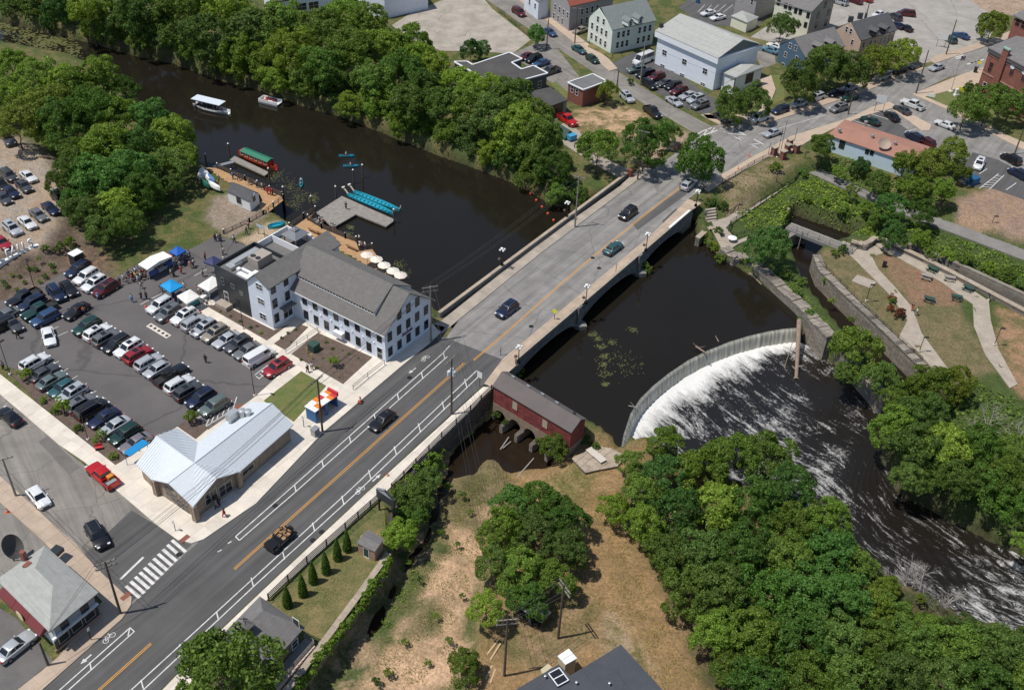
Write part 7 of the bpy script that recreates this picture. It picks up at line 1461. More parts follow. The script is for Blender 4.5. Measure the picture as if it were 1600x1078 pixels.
deck('floating_dock', [D1(*q) for q in ((460, 143), (782, 296), (740, 326), (412, 176))], -2.45, R(147), .3, 'narrow grey floating dock beside the red canal boat', M_WOODG, 'dock')
deck('gangway', [D1(*q) for q in ((250, 235), (268, 252), (455, 205), (440, 185))], -1.6, R(30), .3, 'pale metal gangway from boardwalk to floating dock', M_STEEL, 'gangway', beams=False)
deck('gangway', [D2(*q) for q in ((160, 610), (185, 640), (250, 600), (225, 575))], -1.5, R(57), .3, 'short ramp from the mill deck to the floating dock', M_WOODG, 'gangway', beams=False)
for i, (x, y, h_, f) in enumerate(((415, 160, 3.2, D1), (200, 250, 3.0, D1), (790, 410, 3.6, D1), (922, 560, 3.0, D1), (352, 430, 2.6, D2), (147, 520, 2.8, D2), (500, 305, 3.0, D2), (577, 262, 3.0, D2), (840, 640, 3.0, D2))):
    p = G(*f(x, y), ZW); o = thing('mooring_pile', f'{ordw(i+1)} dark mooring pile with white cap counted from the upper dock', 'post', (p.x, p.y, ZW), 0, 'mooring piles'); MB().tube((0, 0, -2), (0, 0, h_), .16, .15, 10).build('pile', M_POLE, o); MB().lathe([(.19, h_), (.19, h_+.05), (.03, h_+.28)], 10).build('pile_cap', M_GLOBE, o)
for i, (x, y) in enumerate(((165, 720), (245, 750), (325, 785), (487, 860))):
    p = G(*D2(x, y), ZDK); o = thing('bench', f'{ordw(i+1)} timber bench from the left on the mill deck', 'bench', p, R(146), 'benches on the mill deck'); MB().box(-1.2, 1.2, -.25, .25, .38, .46).build('seat', M_WOODD, o); MB().box(-1.2, 1.2, .22, .3, .47, .85).build('backrest', M_WOODD, o)
    for s_ in (-1, 1): MB().box(s_*.9-.06, s_*.9+.06, -.22, .22, .005, .379).build('leg', M_WOODD, o)
M_UMB = plain('umbrella_cream', (.76, .71, .62), .7); M_UMP = plain('umbrella_peach', (.76, .66, .58), .7)
for i, (x, y, m_, nm) in enumerate(((610, 900, M_UMP, 'peach'), (690, 938, M_UMB, 'cream'), (755, 988, M_UMB, 'cream'), (830, 1035, M_UMB, 'cream'), (893, 1072, M_UMP, 'peach'), (92, 728, M_UMB, 'cream'))):
    p = G(*D2(x, y), ZDK+2.5); o = thing('patio_umbrella', f'{ordw(i+1)} patio umbrella from the left in the row behind the mill, {nm}' if i < 5 else 'single cream umbrella on the deck by the white terrace wall', 'umbrella', (p.x, p.y, ZDK), 0, 'patio umbrellas'); 
    MB().lathe([(1.12, 2.3), (1.14, 2.33), (.6, 2.6), (.05, 2.82)], 8).build('canopy', m_, o); MB().tube((0, 0, 0), (0, 0, 2.95), .04, .04, 6).build('pole', M_POLE, o)
# ---------------------------------------------------------------- boats
M_TEAL = plain('teal_hull', (.03, .36, .47), .4); M_CREAM = plain('cream_paint', (.62, .55, .4), .6)
def hull(L, Wd, H_, m_, name, root, sharp=.12, z=0):
    rings = []; n = 12
    for k in range(n+1):
        u = k/n*2-1; w = Wd/2*max(sharp, (1-abs(u)**3.2)); rise = .25*abs(u)**4*H_
        rings.append([(u*L/2, -w*.6, z-.2), (u*L/2, -w, z+H_*.5+rise), (u*L/2, -w, z+H_+rise), (u*L/2, -w+.07, z+H_+rise), (u*L/2, -w*.7, z+.02), (u*L/2, w*.7, z+.02), (u*L/2, w-.07, z+H_+rise), (u*L/2, w, z+H_+rise), (u*L/2, w, z+H_*.5+rise), (u*L/2, w*.6, z-.2)])
    return MB().loft(rings).build(name, m_, root, smooth=40, fix=True)
def facing(a, b_, z): p, q = G(*a, z), G(*b_, z); return (p+q)/2, math.atan2(q.y-p.y, q.x-p.x), (q-p).length
for i, (a, b_) in enumerate(((D2(835, 572), D2(445, 408)), (D2(885, 542), D2(495, 385)))):
    p, an, L = facing(a, b_, ZW); o = thing('dragon_boat', ('nearer', 'farther')[i]+' of the two long teal paddle boats at the dock', 'boat', (p.x, p.y, ZW), an, 'teal paddle boats'); hull(L, 1.25, .55, M_TEAL, 'hull', o)
    for k in range(11): MB().box(-L*.4+k*L*.08-.12, -L*.4+k*L*.08+.12, -.5, .5, .3, .36).build('seat', M_TEAL, o)
    hd = MB().path([(L/2-.2, 0, .5), (L/2+.35, 0, 1.1), (L/2+.75, 0, 1.35)], .16, 7).blob((L/2+.95, 0, 1.42), .42, .22, .22, 8, 5).build('head', M_CREAM, o); MB().blob((L/2+.75, 0, 1.68), .2, .3, .1, 6, 4).build('crest', M_WHITEM, hd); MB().path([(-L/2+.1, 0, .5), (-L/2-.35, 0, 1.0), (-L/2-.3, 0, 1.4)], .1, 6).build('tail', M_CREAM, o)
p, an, L = facing(D1(505, 120), D1(850, 262), ZW+.4); o = thing('canal_boat', 'red narrow canal boat with long green roof at the dock', 'boat', (p.x, p.y, ZW), an)
M_BRED = plain('boat_red', (.42, .05, .03), .45); hull(L, 2.1, .8, M_BRED, 'hull', o, .3); MB().box(-L*.42, L*.36, -.82, .82, .6, 1.75).build('cabin', M_BRED, o)
MB().add([(-L*.38, -1.0, 1.76), (L*.36, -1.0, 1.76), (L*.36, 1.0, 1.76), (-L*.38, 1.0, 1.76), (-L*.38, 0, 2.1), (L*.36, 0, 2.1)], [(0, 1, 5, 4), (2, 3, 4, 5), (1, 2, 5), (3, 0, 4), (3, 2, 1, 0)]).build('roof', plain('boat_green', (.02, .17, .10), .5), o)
for k in range(6):
    for s_ in (-1, 1): window(o, -L*.34+k*L*.125, s_*.832, 1.25, PI if s_ > 0 else 0, .6, .55, frame=M_CREAM, bars=0)
p, an, L = facing((304, 163), (358, 176), ZW+.4); o = thing('tour_boat', 'white tour boat with long pale canopy cruising up the river', 'boat', (p.x, p.y, ZW), an); hull(L, 2.6, .7, M_WHITEM, 'hull', o, .45)
MB().box(-L*.48, L*.34, -1.25, 1.25, 2.15, 2.25).build('canopy', plain('pale_canopy', (.62, .68, .74), .5), o)
for x in (-.46, -.25, -.05, .15, .32):
    for y in (-1.15, 1.15): MB().tube((x*L, y, .5), (x*L, y, 2.15), .03, .03, 5).build('post', M_STEEL, o)
for k in range(6): MB().box(-L*.42+k*1.0, -L*.42+k*1.0+.4, -1.0, 1.0, .3, .75).build('seat', plain('seat_dark', (.06, .05, .07), .7), o)
p, an, L = facing((408, 156), (437, 163), ZW+.3); o = thing('pontoon_boat', 'small white pontoon boat near the far bank', 'boat', (p.x, p.y, ZW), an)
for s_ in (-.8, .8): MB().tube((-L/2, s_, .05), (L/2, s_, .05), .28, .28, 10).build('pontoon', M_STEEL, o)
MB().box(-L/2, L/2, -1.1, 1.1, .33, .42).build('deck', M_WHITEM, o)
for x0, x1, y0, y1 in ((-L/2, L/2, -1.1, -1.0), (-L/2, L/2, 1.0, 1.1), (-L/2, -L/2+.1, -.99, .99)): MB().box(x0, x1, y0, y1, .421, 1.0).build('side_panel', M_WHITEM, o)
for x, y in ((-.9, .6), (.6, .6), (-.9, -.6)): MB().box(x-.6, x+.6, y-.25, y+.25, .43, .9).build('seat', plain('seat_red', (.3, .05, .05), .7), o)
for a, b_, lab in (((531, 244.5), (552, 244.8), 'upper turquoise kayak with paddler in mid river'), ((538, 260.5), (559, 260.5), 'lower turquoise kayak with paddler in mid river'), ((470.5, 280), (470.5, 294), 'turquoise double kayak pointing towards the docks')):
    p, an, L = facing(a, b_, ZW); o = thing('kayak', lab, 'kayak', (p.x, p.y, ZW), an, 'turquoise kayaks'); h_ = hull(max(3.2, L), .75, .3, M_TEAL, 'hull', o, .06); MB().prism([(-.9, -.25), (.5, -.25), (.5, .25), (-.9, .25)], .1, .33).build('cockpit', M_BLK, o); pd = MB().tube((.35, -1.0, .75), (.35, 1.0, .75), .025, .025, 5).build('paddle', M_BLK, o)
for i, (x, y, c_) in enumerate(((135, 300, 'white'), (165, 285, 'white'), (205, 320, 'white'), (240, 350, 'blue'), (180, 390, 'green'), (270, 420, 'white'))):
    p = G(*D1(x, y), 1.0); o = thing('rowing_boat', f'{c_} upturned rowing boat, {ordw(i+1)} on the rack beside the boardwalk', 'boat', (p.x, p.y, .35+.06*i), R(100+8*i), 'boats on the rack'); b_ = hull(3.6, 1.0, .45, dict(white=M_WHITEM, blue=plain('boat_blue', (.1, .2, .4), .5), green=plain('boat_dkgreen', (.02, .12, .08), .5))[c_], 'hull', o, .15); b_.rotation_euler = (PI, 0, 0); b_.location = (0, 0, .5)
p = G(*D1(265, 400), 0); o = thing('boat_rack', 'timber rack carrying upturned boats beside the boardwalk', 'rack', (p.x-1.5, p.y+1, 0), R(10)); 
for x in (-2, 0, 2): MB().box(x-.06, x+.06, -1.6, 1.6, .25, .34).box(x-.05, x+.05, -1.5, -1.4, -.05, .249).box(x-.05, x+.05, 1.4, 1.5, -.05, .249).build('frame', M_POLE, o)
p = G(*D1(850, 795), .2); o = thing('pedal_boat', 'turquoise boat lying on the sandy landing by the mill', 'boat', (p.x, p.y, .05), R(30)); hull(3.2, 1.3, .5, M_TEAL, 'hull', o, .3)
p = G(*D1(500, 578), .3); o = thing('life_raft', 'small red dinghy leaning at the boat shed door', 'boat', (p.x, p.y, .05), R(-30)); hull(1.9, .9, .5, M_BRED, 'hull', o, .4)
# buoy line
for i, f_ in enumerate(np.linspace(0, 1, 6)): p = G(820+45*f_, 293+52*f_*1.0, ZW); tag(MB().blob((0, 0, .1), .28, .28, .28, 8, 6).build('buoy', plain('buoy_orange', (.6, .08, .04), .5), None, (p.x, p.y, ZW)), f'{ordw(i+1)} orange float from the far bank on the safety line', 'buoy', 'orange floats on the safety line')
# ---------------------------------------------------------------- tents
T3 = lambda x, y: (180+x/8, 370+y/8)
def tent(px, z, col, label, peak=.6, name='canopy_tent'):
    P = GL([T3(*q) for q in px], z); c = sum(P, Vector())/4; o = thing(name, label, 'tent', (c.x, c.y, 0)); L = [(p.x-c.x, p.y-c.y) for p in P]
    m_ = plain('canvas_'+col, dict(white=(.80, .78, .74), blue=(.01, .10, .42), azure=(.0, .27, .62), navy=(.03, .035, .11))[col], .7); L = ccw(L)
    b_ = MB().add([(x, y, z) for x, y in L]+[(x*.98, y*.98, z-.28) for x, y in L]+[(0, 0, z+peak)], [(0, 1, 8), (1, 2, 8), (2, 3, 8), (3, 0, 8)]+[(i, 4+i, 4+(i+1) % 4, (i+1) % 4) for i in range(4)])
    if peak < .5: b_ = MB().add([(x, y, z) for x, y in L]+[(x*.98, y*.98, z-.28) for x, y in L]+[(L[0][0]*.5+L[1][0]*.5, L[0][1]*.5+L[1][1]*.5, z+peak), (L[2][0]*.5+L[3][0]*.5, L[2][1]*.5+L[3][1]*.5, z+peak)], [(1, 2, 9, 8), (3, 0, 8, 9), (0, 1, 8), (2, 3, 9)]+[(i, 4+i, 4+(i+1) % 4, (i+1) % 4) for i in range(4)])
    b_.build('canopy', m_, o)
    for x, y in L: MB().tube((x*.96, y*.96, 0), (x*.96, y*.96, z-.05), .035, .035, 6).build('leg', M_WHITEM, o)
    return o, c
tent([(285, 345), (600, 182), (715, 245), (400, 412)], 2.5, 'white', 'long white marquee tent beside the grass bank', .35)
tent([(672, 185), (780, 112), (888, 172), (772, 240)], 2.4, 'blue', 'royal blue canopy tent at the end of the long white marquee'); tent([(558, 605), (700, 528), (850, 612), (690, 698)], 2.5, 'azure', 'bright azure canopy tent in the car park'); tent([(768, 740), (935, 655), (1062, 745), (890, 838)], 2.4, 'white', 'white canopy tent behind the first parked white SUV'); tent([(1028, 610), (1215, 490), (1350, 565), (1165, 682)], 2.4, 'white', 'white canopy tent against the dark stair block'); tent([(1098, 312), (1228, 238), (1335, 290), (1222, 362)], 2.4, 'navy', 'dark navy canopy tent behind the dark stair block')
for i, (x, y, c_) in enumerate(((480, 450, (.12, .18, .42)), (580, 400, (.5, .5, .5)), (660, 350, (.12, .18, .42)), (830, 310, (.3, .3, .35)), (1120, 750, (.7, .7, .7)), (980, 830, (.1, .4, .38)))):
    p = G(*T3(x, y), .4); o = thing('folding_table', f'folding table with cloth under the tents, {ordw(i+1)} from the left marquee end', 'table', (p.x, p.y, 0), R(60), 'tables under the tents'); MB().box(-.9, .9, -.38, .38, .70, .74).build('top', M_WHITEM, o)
    cl_ = MB().box(-.92, .92, -.4, -.385, .2, .745).box(-.92, .92, -.384, .4, .741, .75).build('cloth', objcol('table_cloth', .8) if 'table_cloth' not in MATS else MATS['table_cloth'], o); cl_.color = c_+(1,)
    for s_ in (-1, 1): MB().box(s_*.8-.02, s_*.8+.02, -.3, .3, 0, .699).build('leg', M_STEEL, o)
# ---------------------------------------------------------------- people
M_SKIN = objcol('skin', .6, var=.02); M_CLOTH = objcol('cloth', .85, var=.05); M_HAIR = plain('hair', (.03, .02, .015), .7)
def skinmesh(name, verts, edges, mat_):
    me = bpy.data.meshes.new(name); me.from_pydata([v[:3] for v in verts], edges, []); ob = bpy.data.objects.new(name, me); C.objects.link(ob)
    md = ob.modifiers.new('s', 'SKIN'); 
    for i, v in enumerate(verts): me.skin_vertices[0].data[i].radius = (v[3], v[3] if len(v) < 5 else v[4])
    me.skin_vertices[0].data[0].use_root = True
    ob.modifiers.new('d', 'SUBSURF').levels = 1
    dg = bpy.context.evaluated_depsgraph_get(); r_ = bpy.data.meshes.new_from_object(ob.evaluated_get(dg)); bpy.data.objects.remove(ob); r_.materials.clear(); r_.materials.append(mat_); r_.name = name; return r_
def person_set(pose):
    k1, k2 = (.0, .0) if pose == 'stand' else (.24, -.22); a1, a2 = (.05, .05) if pose == 'stand' else (-.2, .22); sit = pose == 'sit'
    T = [(0, 0, .95, .15, .11), (0, 0, 1.18, .15, .11), (0, 0, 1.40, .17, .11), (.01, 0, 1.53, .055), (.02, 0, 1.63, .085, .095), (.02, 0, 1.74, .07)]; E_ = [(0, 1), (1, 2), (2, 3), (3, 4), (4, 5)]
    def leg(s_, k):
        if sit: return [(.05, s_*.1, .92, .09), (.48, s_*.12, .95, .07), (.5, s_*.12, .5, .05), (.62, s_*.12, .46, .04)]
        return [(0, s_*.1, .88, .095), (k*.55+.03, s_*.11, .5, .068), (k-.02, s_*.11, .1, .048), (k+.14, s_*.12, .04, .04)]
    def arm(s_, k): return [(0, s_*.2, 1.43, .065), (k*.4, s_*.27, 1.15, .05), (k*.9+.06, s_*.27, .92, .04), (k*1.0+.08, s_*.27, .83, .045)]
    V = list(T); E2 = list(E_)
    for s_, k, f, r0 in ((1, k1, leg, 0), (-1, k2, leg, 0), (1, a1, arm, 2), (-1, a2, arm, 2)):
        n = len(V); V += f(s_, k); E2 += [(r0, n), (n, n+1), (n+1, n+2), (n+2, n+3)]
    body = skinmesh('body', V, E2, M_SKIN)
    g = 1.16; up = lambda v, q=g: v[:3]+tuple(x*q+.008 for x in v[3:])
    VS = [up(T[0]), up(T[1]), up(T[2])]; ES = [(0, 1), (1, 2)]
    for s_, k in ((1, a1), (-1, a2)): n = len(VS); A = arm(s_, k); VS += [up(A[0]), up(A[1])]; ES += [(2, n), (n, n+1)]
    shirt = skinmesh('shirt', VS, ES, M_CLOTH)
    VT = [up((0, 0, .97, .15, .115))]; ET = []
    for s_, k in ((1, k1), (-1, k2)): n = len(VT); A = leg(s_, k); VT += [up(A[0]), up(A[1]), up(A[2])]; ET += [(0, n), (n, n+1), (n+1, n+2)]
    tr = skinmesh('trousers', VT, ET, M_CLOTH)
    hair = MB().blob((.0, 0, 1.725), .115, .105, .10, 8, 6).mesh('hair', M_HAIR, 180)
    return body, shirt, tr, hair
PS = {k: person_set(k) for k in ('stand', 'walk', 'sit')}
CL = dict(red=(.42, .03, .03), white=(.72, .72, .7), black=(.015, .015, .018), navy=(.02, .03, .1), blue=(.08, .2, .5), grey=(.22, .22, .23), pink=(.6, .28, .32), yellow=(.6, .5, .08), orange=(.6, .18, .04), teal=(.05, .3, .3), tan=(.4, .3, .2), lightblue=(.3, .48, .65))
def person(px, py, shirt, legs, label, group=None, pose=None, z=None, face=None):
    zb = z if z is not None else 0.0; p = G(px, py, zb)
    o = thing('person', label, 'person', (p.x, p.y, zb+(.0 if pose != 'sit' else -.45)), face if face is not None else random.uniform(0, 6.28), group); S_ = random.uniform(.94, 1.04); o.scale = (S_, S_, S_)
    b_, s_, t_, h_ = PS[pose or random.choice(['stand', 'walk', 'walk'])]
    k = new('body', b_, o); sk_ = random.choice([(.50, .32, .23), (.38, .22, .14), (.55, .36, .27), (.2, .11, .07)]); k.color = sk_+(1,)
    k = new('shirt', s_, o); k.color = CL[shirt]+(1,); k = new('trousers', t_, o); k.color = CL[legs]+(1,); new('hair', h_, o); return o
cs = 'white black navy red grey pink yellow lightblue tan white black blue'.split()
for i, (x, y) in enumerate(((110, 565), (150, 585), (190, 555), (215, 570), (235, 500), (252, 530), (270, 545), (292, 580), (322, 510), (332, 545), (345, 500), (300, 480), (262, 480), (225, 540), (175, 520), (370, 500), (395, 525), (420, 530))):
    person(*T3(x, y), cs[i % 12], random.choice(['navy', 'black', 'tan', 'grey']), f'{ordw(i+1)} in the queue left of the long marquee, person in {cs[i % 12]}', 'queue at the long white marquee')
for i, (x, y) in enumerate(((580, 410), (610, 390), (640, 370), (675, 345), (705, 335), (735, 310), (760, 350), (790, 330), (820, 320), (845, 300), (865, 330), (890, 290), (905, 330), (930, 270), (920, 300), (550, 425), (940, 320), (510, 440))):
    person(*T3(x, y), cs[(i*5+2) % 12], random.choice(['navy', 'black', 'grey', 'blue']), f'{ordw(i+1)} in the crowd before marquee and blue tent, person in {cs[(i*5+2) % 12]}', 'crowd before the marquee and blue tent')
for x, y, a, b_, lab in ((65, 610, 'black', 'black', 'person in black at the left end of the queue'), (330, 650, 'white', 'grey', 'person in white walking below the queue'), (217, 820, 'lightblue', 'blue', 'person in light blue standing alone in the car park'), (330, 785, 'black', 'navy', 'left of two dark-clothed people walking in the car park'), (395, 785, 'black', 'black', 'right of two dark-clothed people walking in the car park'), (705, 495, 'white', 'grey', 'person in a white shirt above the azure tent'), (735, 500, 'black', 'black', 'person in black above the azure tent'), (828, 465, 'red', 'red', 'person all in red walking near the azure tent'), (785, 390, 'black', 'navy', 'person in dark clothes below the marquee corner'), (945, 395, 'pink', 'tan', 'person in pink beside the crowd by the blue tent'), (968, 395, 'black', 'grey', 'person in black beside the crowd by the blue tent'), (985, 375, 'white', 'navy', 'person in white beside the crowd by the blue tent'), (1100, 500, 'white', 'grey', 'person in white by the dark stair block'), (585, 690, 'black', 'black', 'person in black at the azure tent corner'), (720, 745, 'grey', 'navy', 'person in grey in front of the azure tent'), (740, 760, 'black', 'navy', 'person in black in front of the azure tent'), (875, 665, 'white', 'tan', 'person in white at the right of the azure tent'), (1035, 710, 'red', 'black', 'person in red between the two white tents'), (1060, 730, 'white', 'tan', 'person in white between the two white tents'), (1110, 760, 'black', 'grey', 'person in black under the white tent by the stair block'), (1155, 875, 'white', 'navy', 'person in white on the pavement by the landing'), (1255, 60, 'black', 'black', 'left of the people standing by the lamp near the boardwalk'), (1285, 55, 'white', 'grey', 'middle of the people standing by the lamp near the boardwalk'), (1318, 60, 'black', 'navy', 'right of the people standing by the lamp near the boardwalk'), (1490, 75, 'white', 'black', 'person in white near the sandy landing'), (1355, 225, 'white', 'grey', 'person in white behind the navy tent'), (1128, 290, 'red', 'black', 'person in red behind the navy tent')):
    person(*T3(x, y), a, b_, lab)
for x, y, a, b_, lab, z_ in ((445, 362, 'blue', 'navy', 'person in blue on the boardwalk by the dock', ZDK), (497, 372, 'black', 'black', 'person in black on the boardwalk by the dock', ZDK), (595, 415, 'black', 'grey', 'person in black at the boardwalk rail', ZDK), (665, 440, 'grey', 'black', 'person in grey at the boardwalk rail', ZDK), (720, 460, 'white', 'navy', 'person in white at the boardwalk rail', ZDK), (745, 470, 'black', 'black', 'dark-clothed person beside the red group on the boardwalk', ZDK), (768, 500, 'red', 'red', 'left person in red on the boardwalk', ZDK), (795, 510, 'red', 'red', 'middle person in red on the boardwalk', ZDK), (815, 515, 'red', 'black', 'right person in red on the boardwalk', ZDK), (590, 825, 'pink', 'black', 'person in pink walking below the boardwalk ramp', 0), (572, 880, 'black', 'navy', 'person in black walking below the boardwalk ramp', 0)):
    person(*D1(x, y), a, b_, lab, z=z_)
for x, y, a, b_, lab, z_, ps in ((437, 525, 'black', 'black', 'person in black standing alone on the grey dock', -2.45, 'stand'), (215, 640, 'white', 'black', 'person in white leaning at the mill deck gate', ZDK, 'stand'), (240, 660, 'red', 'grey', 'person in red at the mill deck gate', ZDK, 'stand'), (312, 705, 'white', 'navy', 'left person in white at the green-draped deck rail', ZDK, 'stand'), (330, 712, 'white', 'tan', 'middle person in white at the green-draped deck rail', ZDK, 'stand'), (350, 720, 'navy', 'black', 'right person in navy at the green-draped deck rail', ZDK, 'stand'), (548, 800, 'white', 'black', 'upper person in the group at the deck corner', ZDK, 'stand'), (555, 850, 'white', 'black', 'left person in the group at the deck corner', ZDK, 'stand'), (572, 862, 'pink', 'navy', 'middle person in the group at the deck corner', ZDK, 'stand'), (597, 860, 'white', 'grey', 'right person in the group at the deck corner', ZDK, 'stand'), (312, 790, 'black', 'black', 'left person seated on the deck bench', ZDK, 'sit'), (338, 800, 'black', 'navy', 'right person seated on the deck bench', ZDK, 'sit')):
    person(*D2(x, y), a, b_, lab, z=z_, pose=ps)
for x, y, a, b_, lab, z_ in [(q+(0 if q[0] < 1400 else -1.89,)) for q in ((29, 529, 'black', 'black', 'person in black walking behind the dark grey sedan'), (6, 578, 'grey', 'black', 'person in grey at the left edge near the lot lamp'), (322, 567, 'black', 'black', 'person in black with a long shadow in the right aisle'), (122, 493, 'red', 'navy', 'left person in red beside the green SUV'), (133, 492, 'orange', 'navy', 'right person in orange beside the green SUV'), (154, 468, 'blue', 'blue', 'person in blue beside the maroon SUV'), (351, 808, 'red', 'red', 'person in red running past the market corner'), (339, 795, 'grey', 'black', 'left person in the market entrance shade'), (343, 791, 'black', 'navy', 'right person in the market entrance shade'), (481, 583, 'black', 'black', 'person in black walking on the path by the lawn'), (488, 579, 'white', 'tan', 'person in white walking on the path by the lawn'), (1424, 485, 'black', 'red', 'person in black on the park path'), (1431, 493, 'white', 'grey', 'person in white on the park path'), (302, 526, 'grey', 'black', 'person in grey beside the parked silver SUVs'))]:
    person(x, y, a, b_, lab, z=z_)
for x, y, lab in ((541, 243.5, 'person paddling the upper turquoise kayak'), (548, 259.5, 'person paddling the lower turquoise kayak'), (470.5, 289, 'rear person in the turquoise double kayak'), (470.5, 284, 'front person in the turquoise double kayak')): o = person(x, y, 'white', 'black', lab, z=ZW, pose='sit'); o.location.z = ZW-.72
for i in range(6): p = G(316+i*6, 167+i*1.5, ZW+.8); o = person(316+i*6, 167+i*1.5, cs[i], 'navy', f'{ordw(i+1)} passenger from the left under the white tour boat canopy', 'passengers on the tour boat', 'sit', z=ZW+.3)
# ---------------------------------------------------------------- poles, wires, lamps, signs
TOPS = {}
def hgt(bx, by, ty, z=0):
    b_ = G(bx, by, z); lo, hi = 0, 60
    for _ in range(40):
        m_ = (lo+hi)/2; v = np.array([b_.x, b_.y, z+m_-CAMH]); py = CY-FPX*(v @ cU)/(v @ cF)
        lo, hi = (m_, hi) if py > ty else (lo, m_)
    return lo
def upole(key, bx, by, ty, label, z=0, arms=2, ang=150, trans=0, m_=None):
    h_ = hgt(bx, by, ty, z); p = G(bx, by, z); o = thing('utility_pole', label, 'pole', p, R(ang), 'utility poles'); MB().tube((0, 0, -.4), (0, 0, h_), .17, .11, 9).build('pole', m_ or M_POLE, o); pts = []
    for k in range(arms):
        zz = h_-.35-k*.75; a_ = MB().box(-1.25, 1.25, .1, .22, zz-.06, zz+.06).build('crossarm', M_POLEG, o)
        for x in (-1.1, -.55, .55, 1.1):
            MB().lathe([(.05, 0), (.07, .08), (.03, .2)], 6, (x, .16, zz+.06)).build('insulator', M_STEEL, a_)
            if k == 0: pts.append(Vector((p.x, p.y, z))+Matrix.Rotation(R(ang), 3, 'Z') @ Vector((x, .16, zz+.26)))
    for k in range(trans): a_ = R(120*k+30); MB().lathe([(.26, 0), (.28, .1), (.28, .8), (.2, .92), (.05, .98)], 12, (.42*math.cos(a_), .42*math.sin(a_), h_-3.0)).build('transformer', plain('transformer_grey', (.62, .66, .70), .35), o)
    TOPS[key] = pts or [Vector((p.x, p.y, z+h_-.1))]; return o
UP = (('A', 188.6, 958.6, 877, 'utility pole at the crosswalk corner with heavy shadow', 0, 2, 30, 0), ('B', 504, 675, 592, 'utility pole beside the painted bus shelter', 0, 1, 60, 0), ('C', 705.5, 648, 560, 'utility pole with three grey transformers at the retaining wall', 0, 1, 60, 3), ('D', 898, 355, 275, 'grey utility pole on the bridge pavement', 0, 1, -20, 0), ('E', 996, 281, 204, 'tall brown utility pole at the far bridge end', 0, 1, -20, 0), ('F', 673.5, 533.5, 447, 'grey utility pole with guy wires at the mill corner', 0, 2, 20, 0), ('G', 872, 997, 913, 'utility pole with double crossarm beside the dark trailer', -2.5, 2, -60, 0), ('H', 788, 1056, 967, 'utility pole at the bottom centre above the lumber pile', -2.5, 2, 10, 0), ('I', 25, 775, 716, 'leaning utility pole by the white and blue car', 0, 1, 30, 0), ('J', 1135.5, 198, 122, 'utility pole in front of the white hall porch trees', 0, 1, 40, 0), ('K', 854, 78, 30, 'utility pole at the left side of the hill street', 0, 0, 0, 0), ('L', 898, 68, 12, 'utility pole between the red-roofed and white houses', 0, 1, 0, 0), ('M', 1000, 133, 66, 'utility pole at the hall car row', 0, 0, 0, 0), ('N', 963, 145, 110, 'short utility pole behind the small brick building', 0, 0, 0, 0), ('O', 1375, 112, 52, 'utility pole before the tan house', 0, 1, 30, 0), ('P', 1431, 147, 79, 'utility pole at the civic lawn corner', 0, 0, 0, 0), ('Q', 1478, 86, 31, 'utility pole beside the far car park sign', 0, 0, 0, 0), ('R', 1325, 179, 144, 'thin pole on the pavement by the grey SUV', 0, 0, 0, 0), ('S', 1281, 118, 82, 'utility pole rising through the street trees', 0, 1, 30, 0), ('U', 1585, 241, 202, 'utility pole at the right edge of the side street', 0, 0, 0, 0), ('V', 1351, 35, 0, 'utility pole behind the tan house roof', 0, 0, 0, 0), ('W', 75.7, 1039.5, 1004, 'short pole beside the awning of the corner shop', 0, 0, 0, 0), ('X', 298, 1048, 1007, 'black pole standing in the large tree at the bottom', 0, 0, 0, 0))
for q in UP: upole(q[0], q[1], q[2], q[3], q[4], q[5], q[6], q[7], q[8], M_POLEG if q[0] in 'DFIM' else None)
def wires(a, b_, n, sag, where):
    A, B_ = TOPS[a], TOPS[b_]
    for k in range(n):
        p, q = A[k % len(A)], B_[k % len(B_)]
        if k >= 4: p = p-Vector((0, 0, 1.3)); q = q-Vector((0, 0, 1.3))
        w_ = MB().path([p.lerp(q, j/10)-Vector((0, 0, sag*4*(j/10)*(1-j/10))) for j in range(11)], .02 if k < 4 else .035, 3)
        tag(w_.build('overhead_wire', M_CABLE), f'{ordw(k+1)} overhead wire strung {where}', 'wire', 'overhead wires')
for a, b_, n, sag, wh_ in (('F', 'D', 4, .8, 'from the mill corner pole over the pond to the bridge pole'), ('D', 'E', 4, .4, 'between the two poles on the bridge'), ('F', 'B', 5, .5, 'along the street from the mill pole to the shelter'), ('B', 'A', 5, .9, 'along the street from the shelter to the crosswalk'), ('C', 'H', 4, 1.2, 'from the transformer pole down over the sandy lot'), ('C', 'F', 3, .3, 'across the street between mill and transformer poles'), ('H', 'G', 4, .3, 'between the two poles by the dark trailer'), ('A', 'W', 2, .2, 'from the crosswalk pole past the corner shop'), ('A', 'I', 2, .6, 'up the side street from the crosswalk pole'), ('J', 'E', 2, .5, 'from the bridge end to the hall'), ('J', 'M', 1, .4, 'along the hall car row')): wires(a, b_, n, sag, wh_)
for k, (x, y) in enumerate(((694, 545), (690, 541), (698, 540))): p, q = G(673.5, 533.5, 0)+Vector((0, 0, 9.2-k*.8)), G(x, y, .1); tag(MB().tube(p, q, .018, .018, 3).build('guy_wire', M_CABLE), f'{ordw(k+1)} slanting guy wire at the mill corner pole', 'wire', 'guy wires')
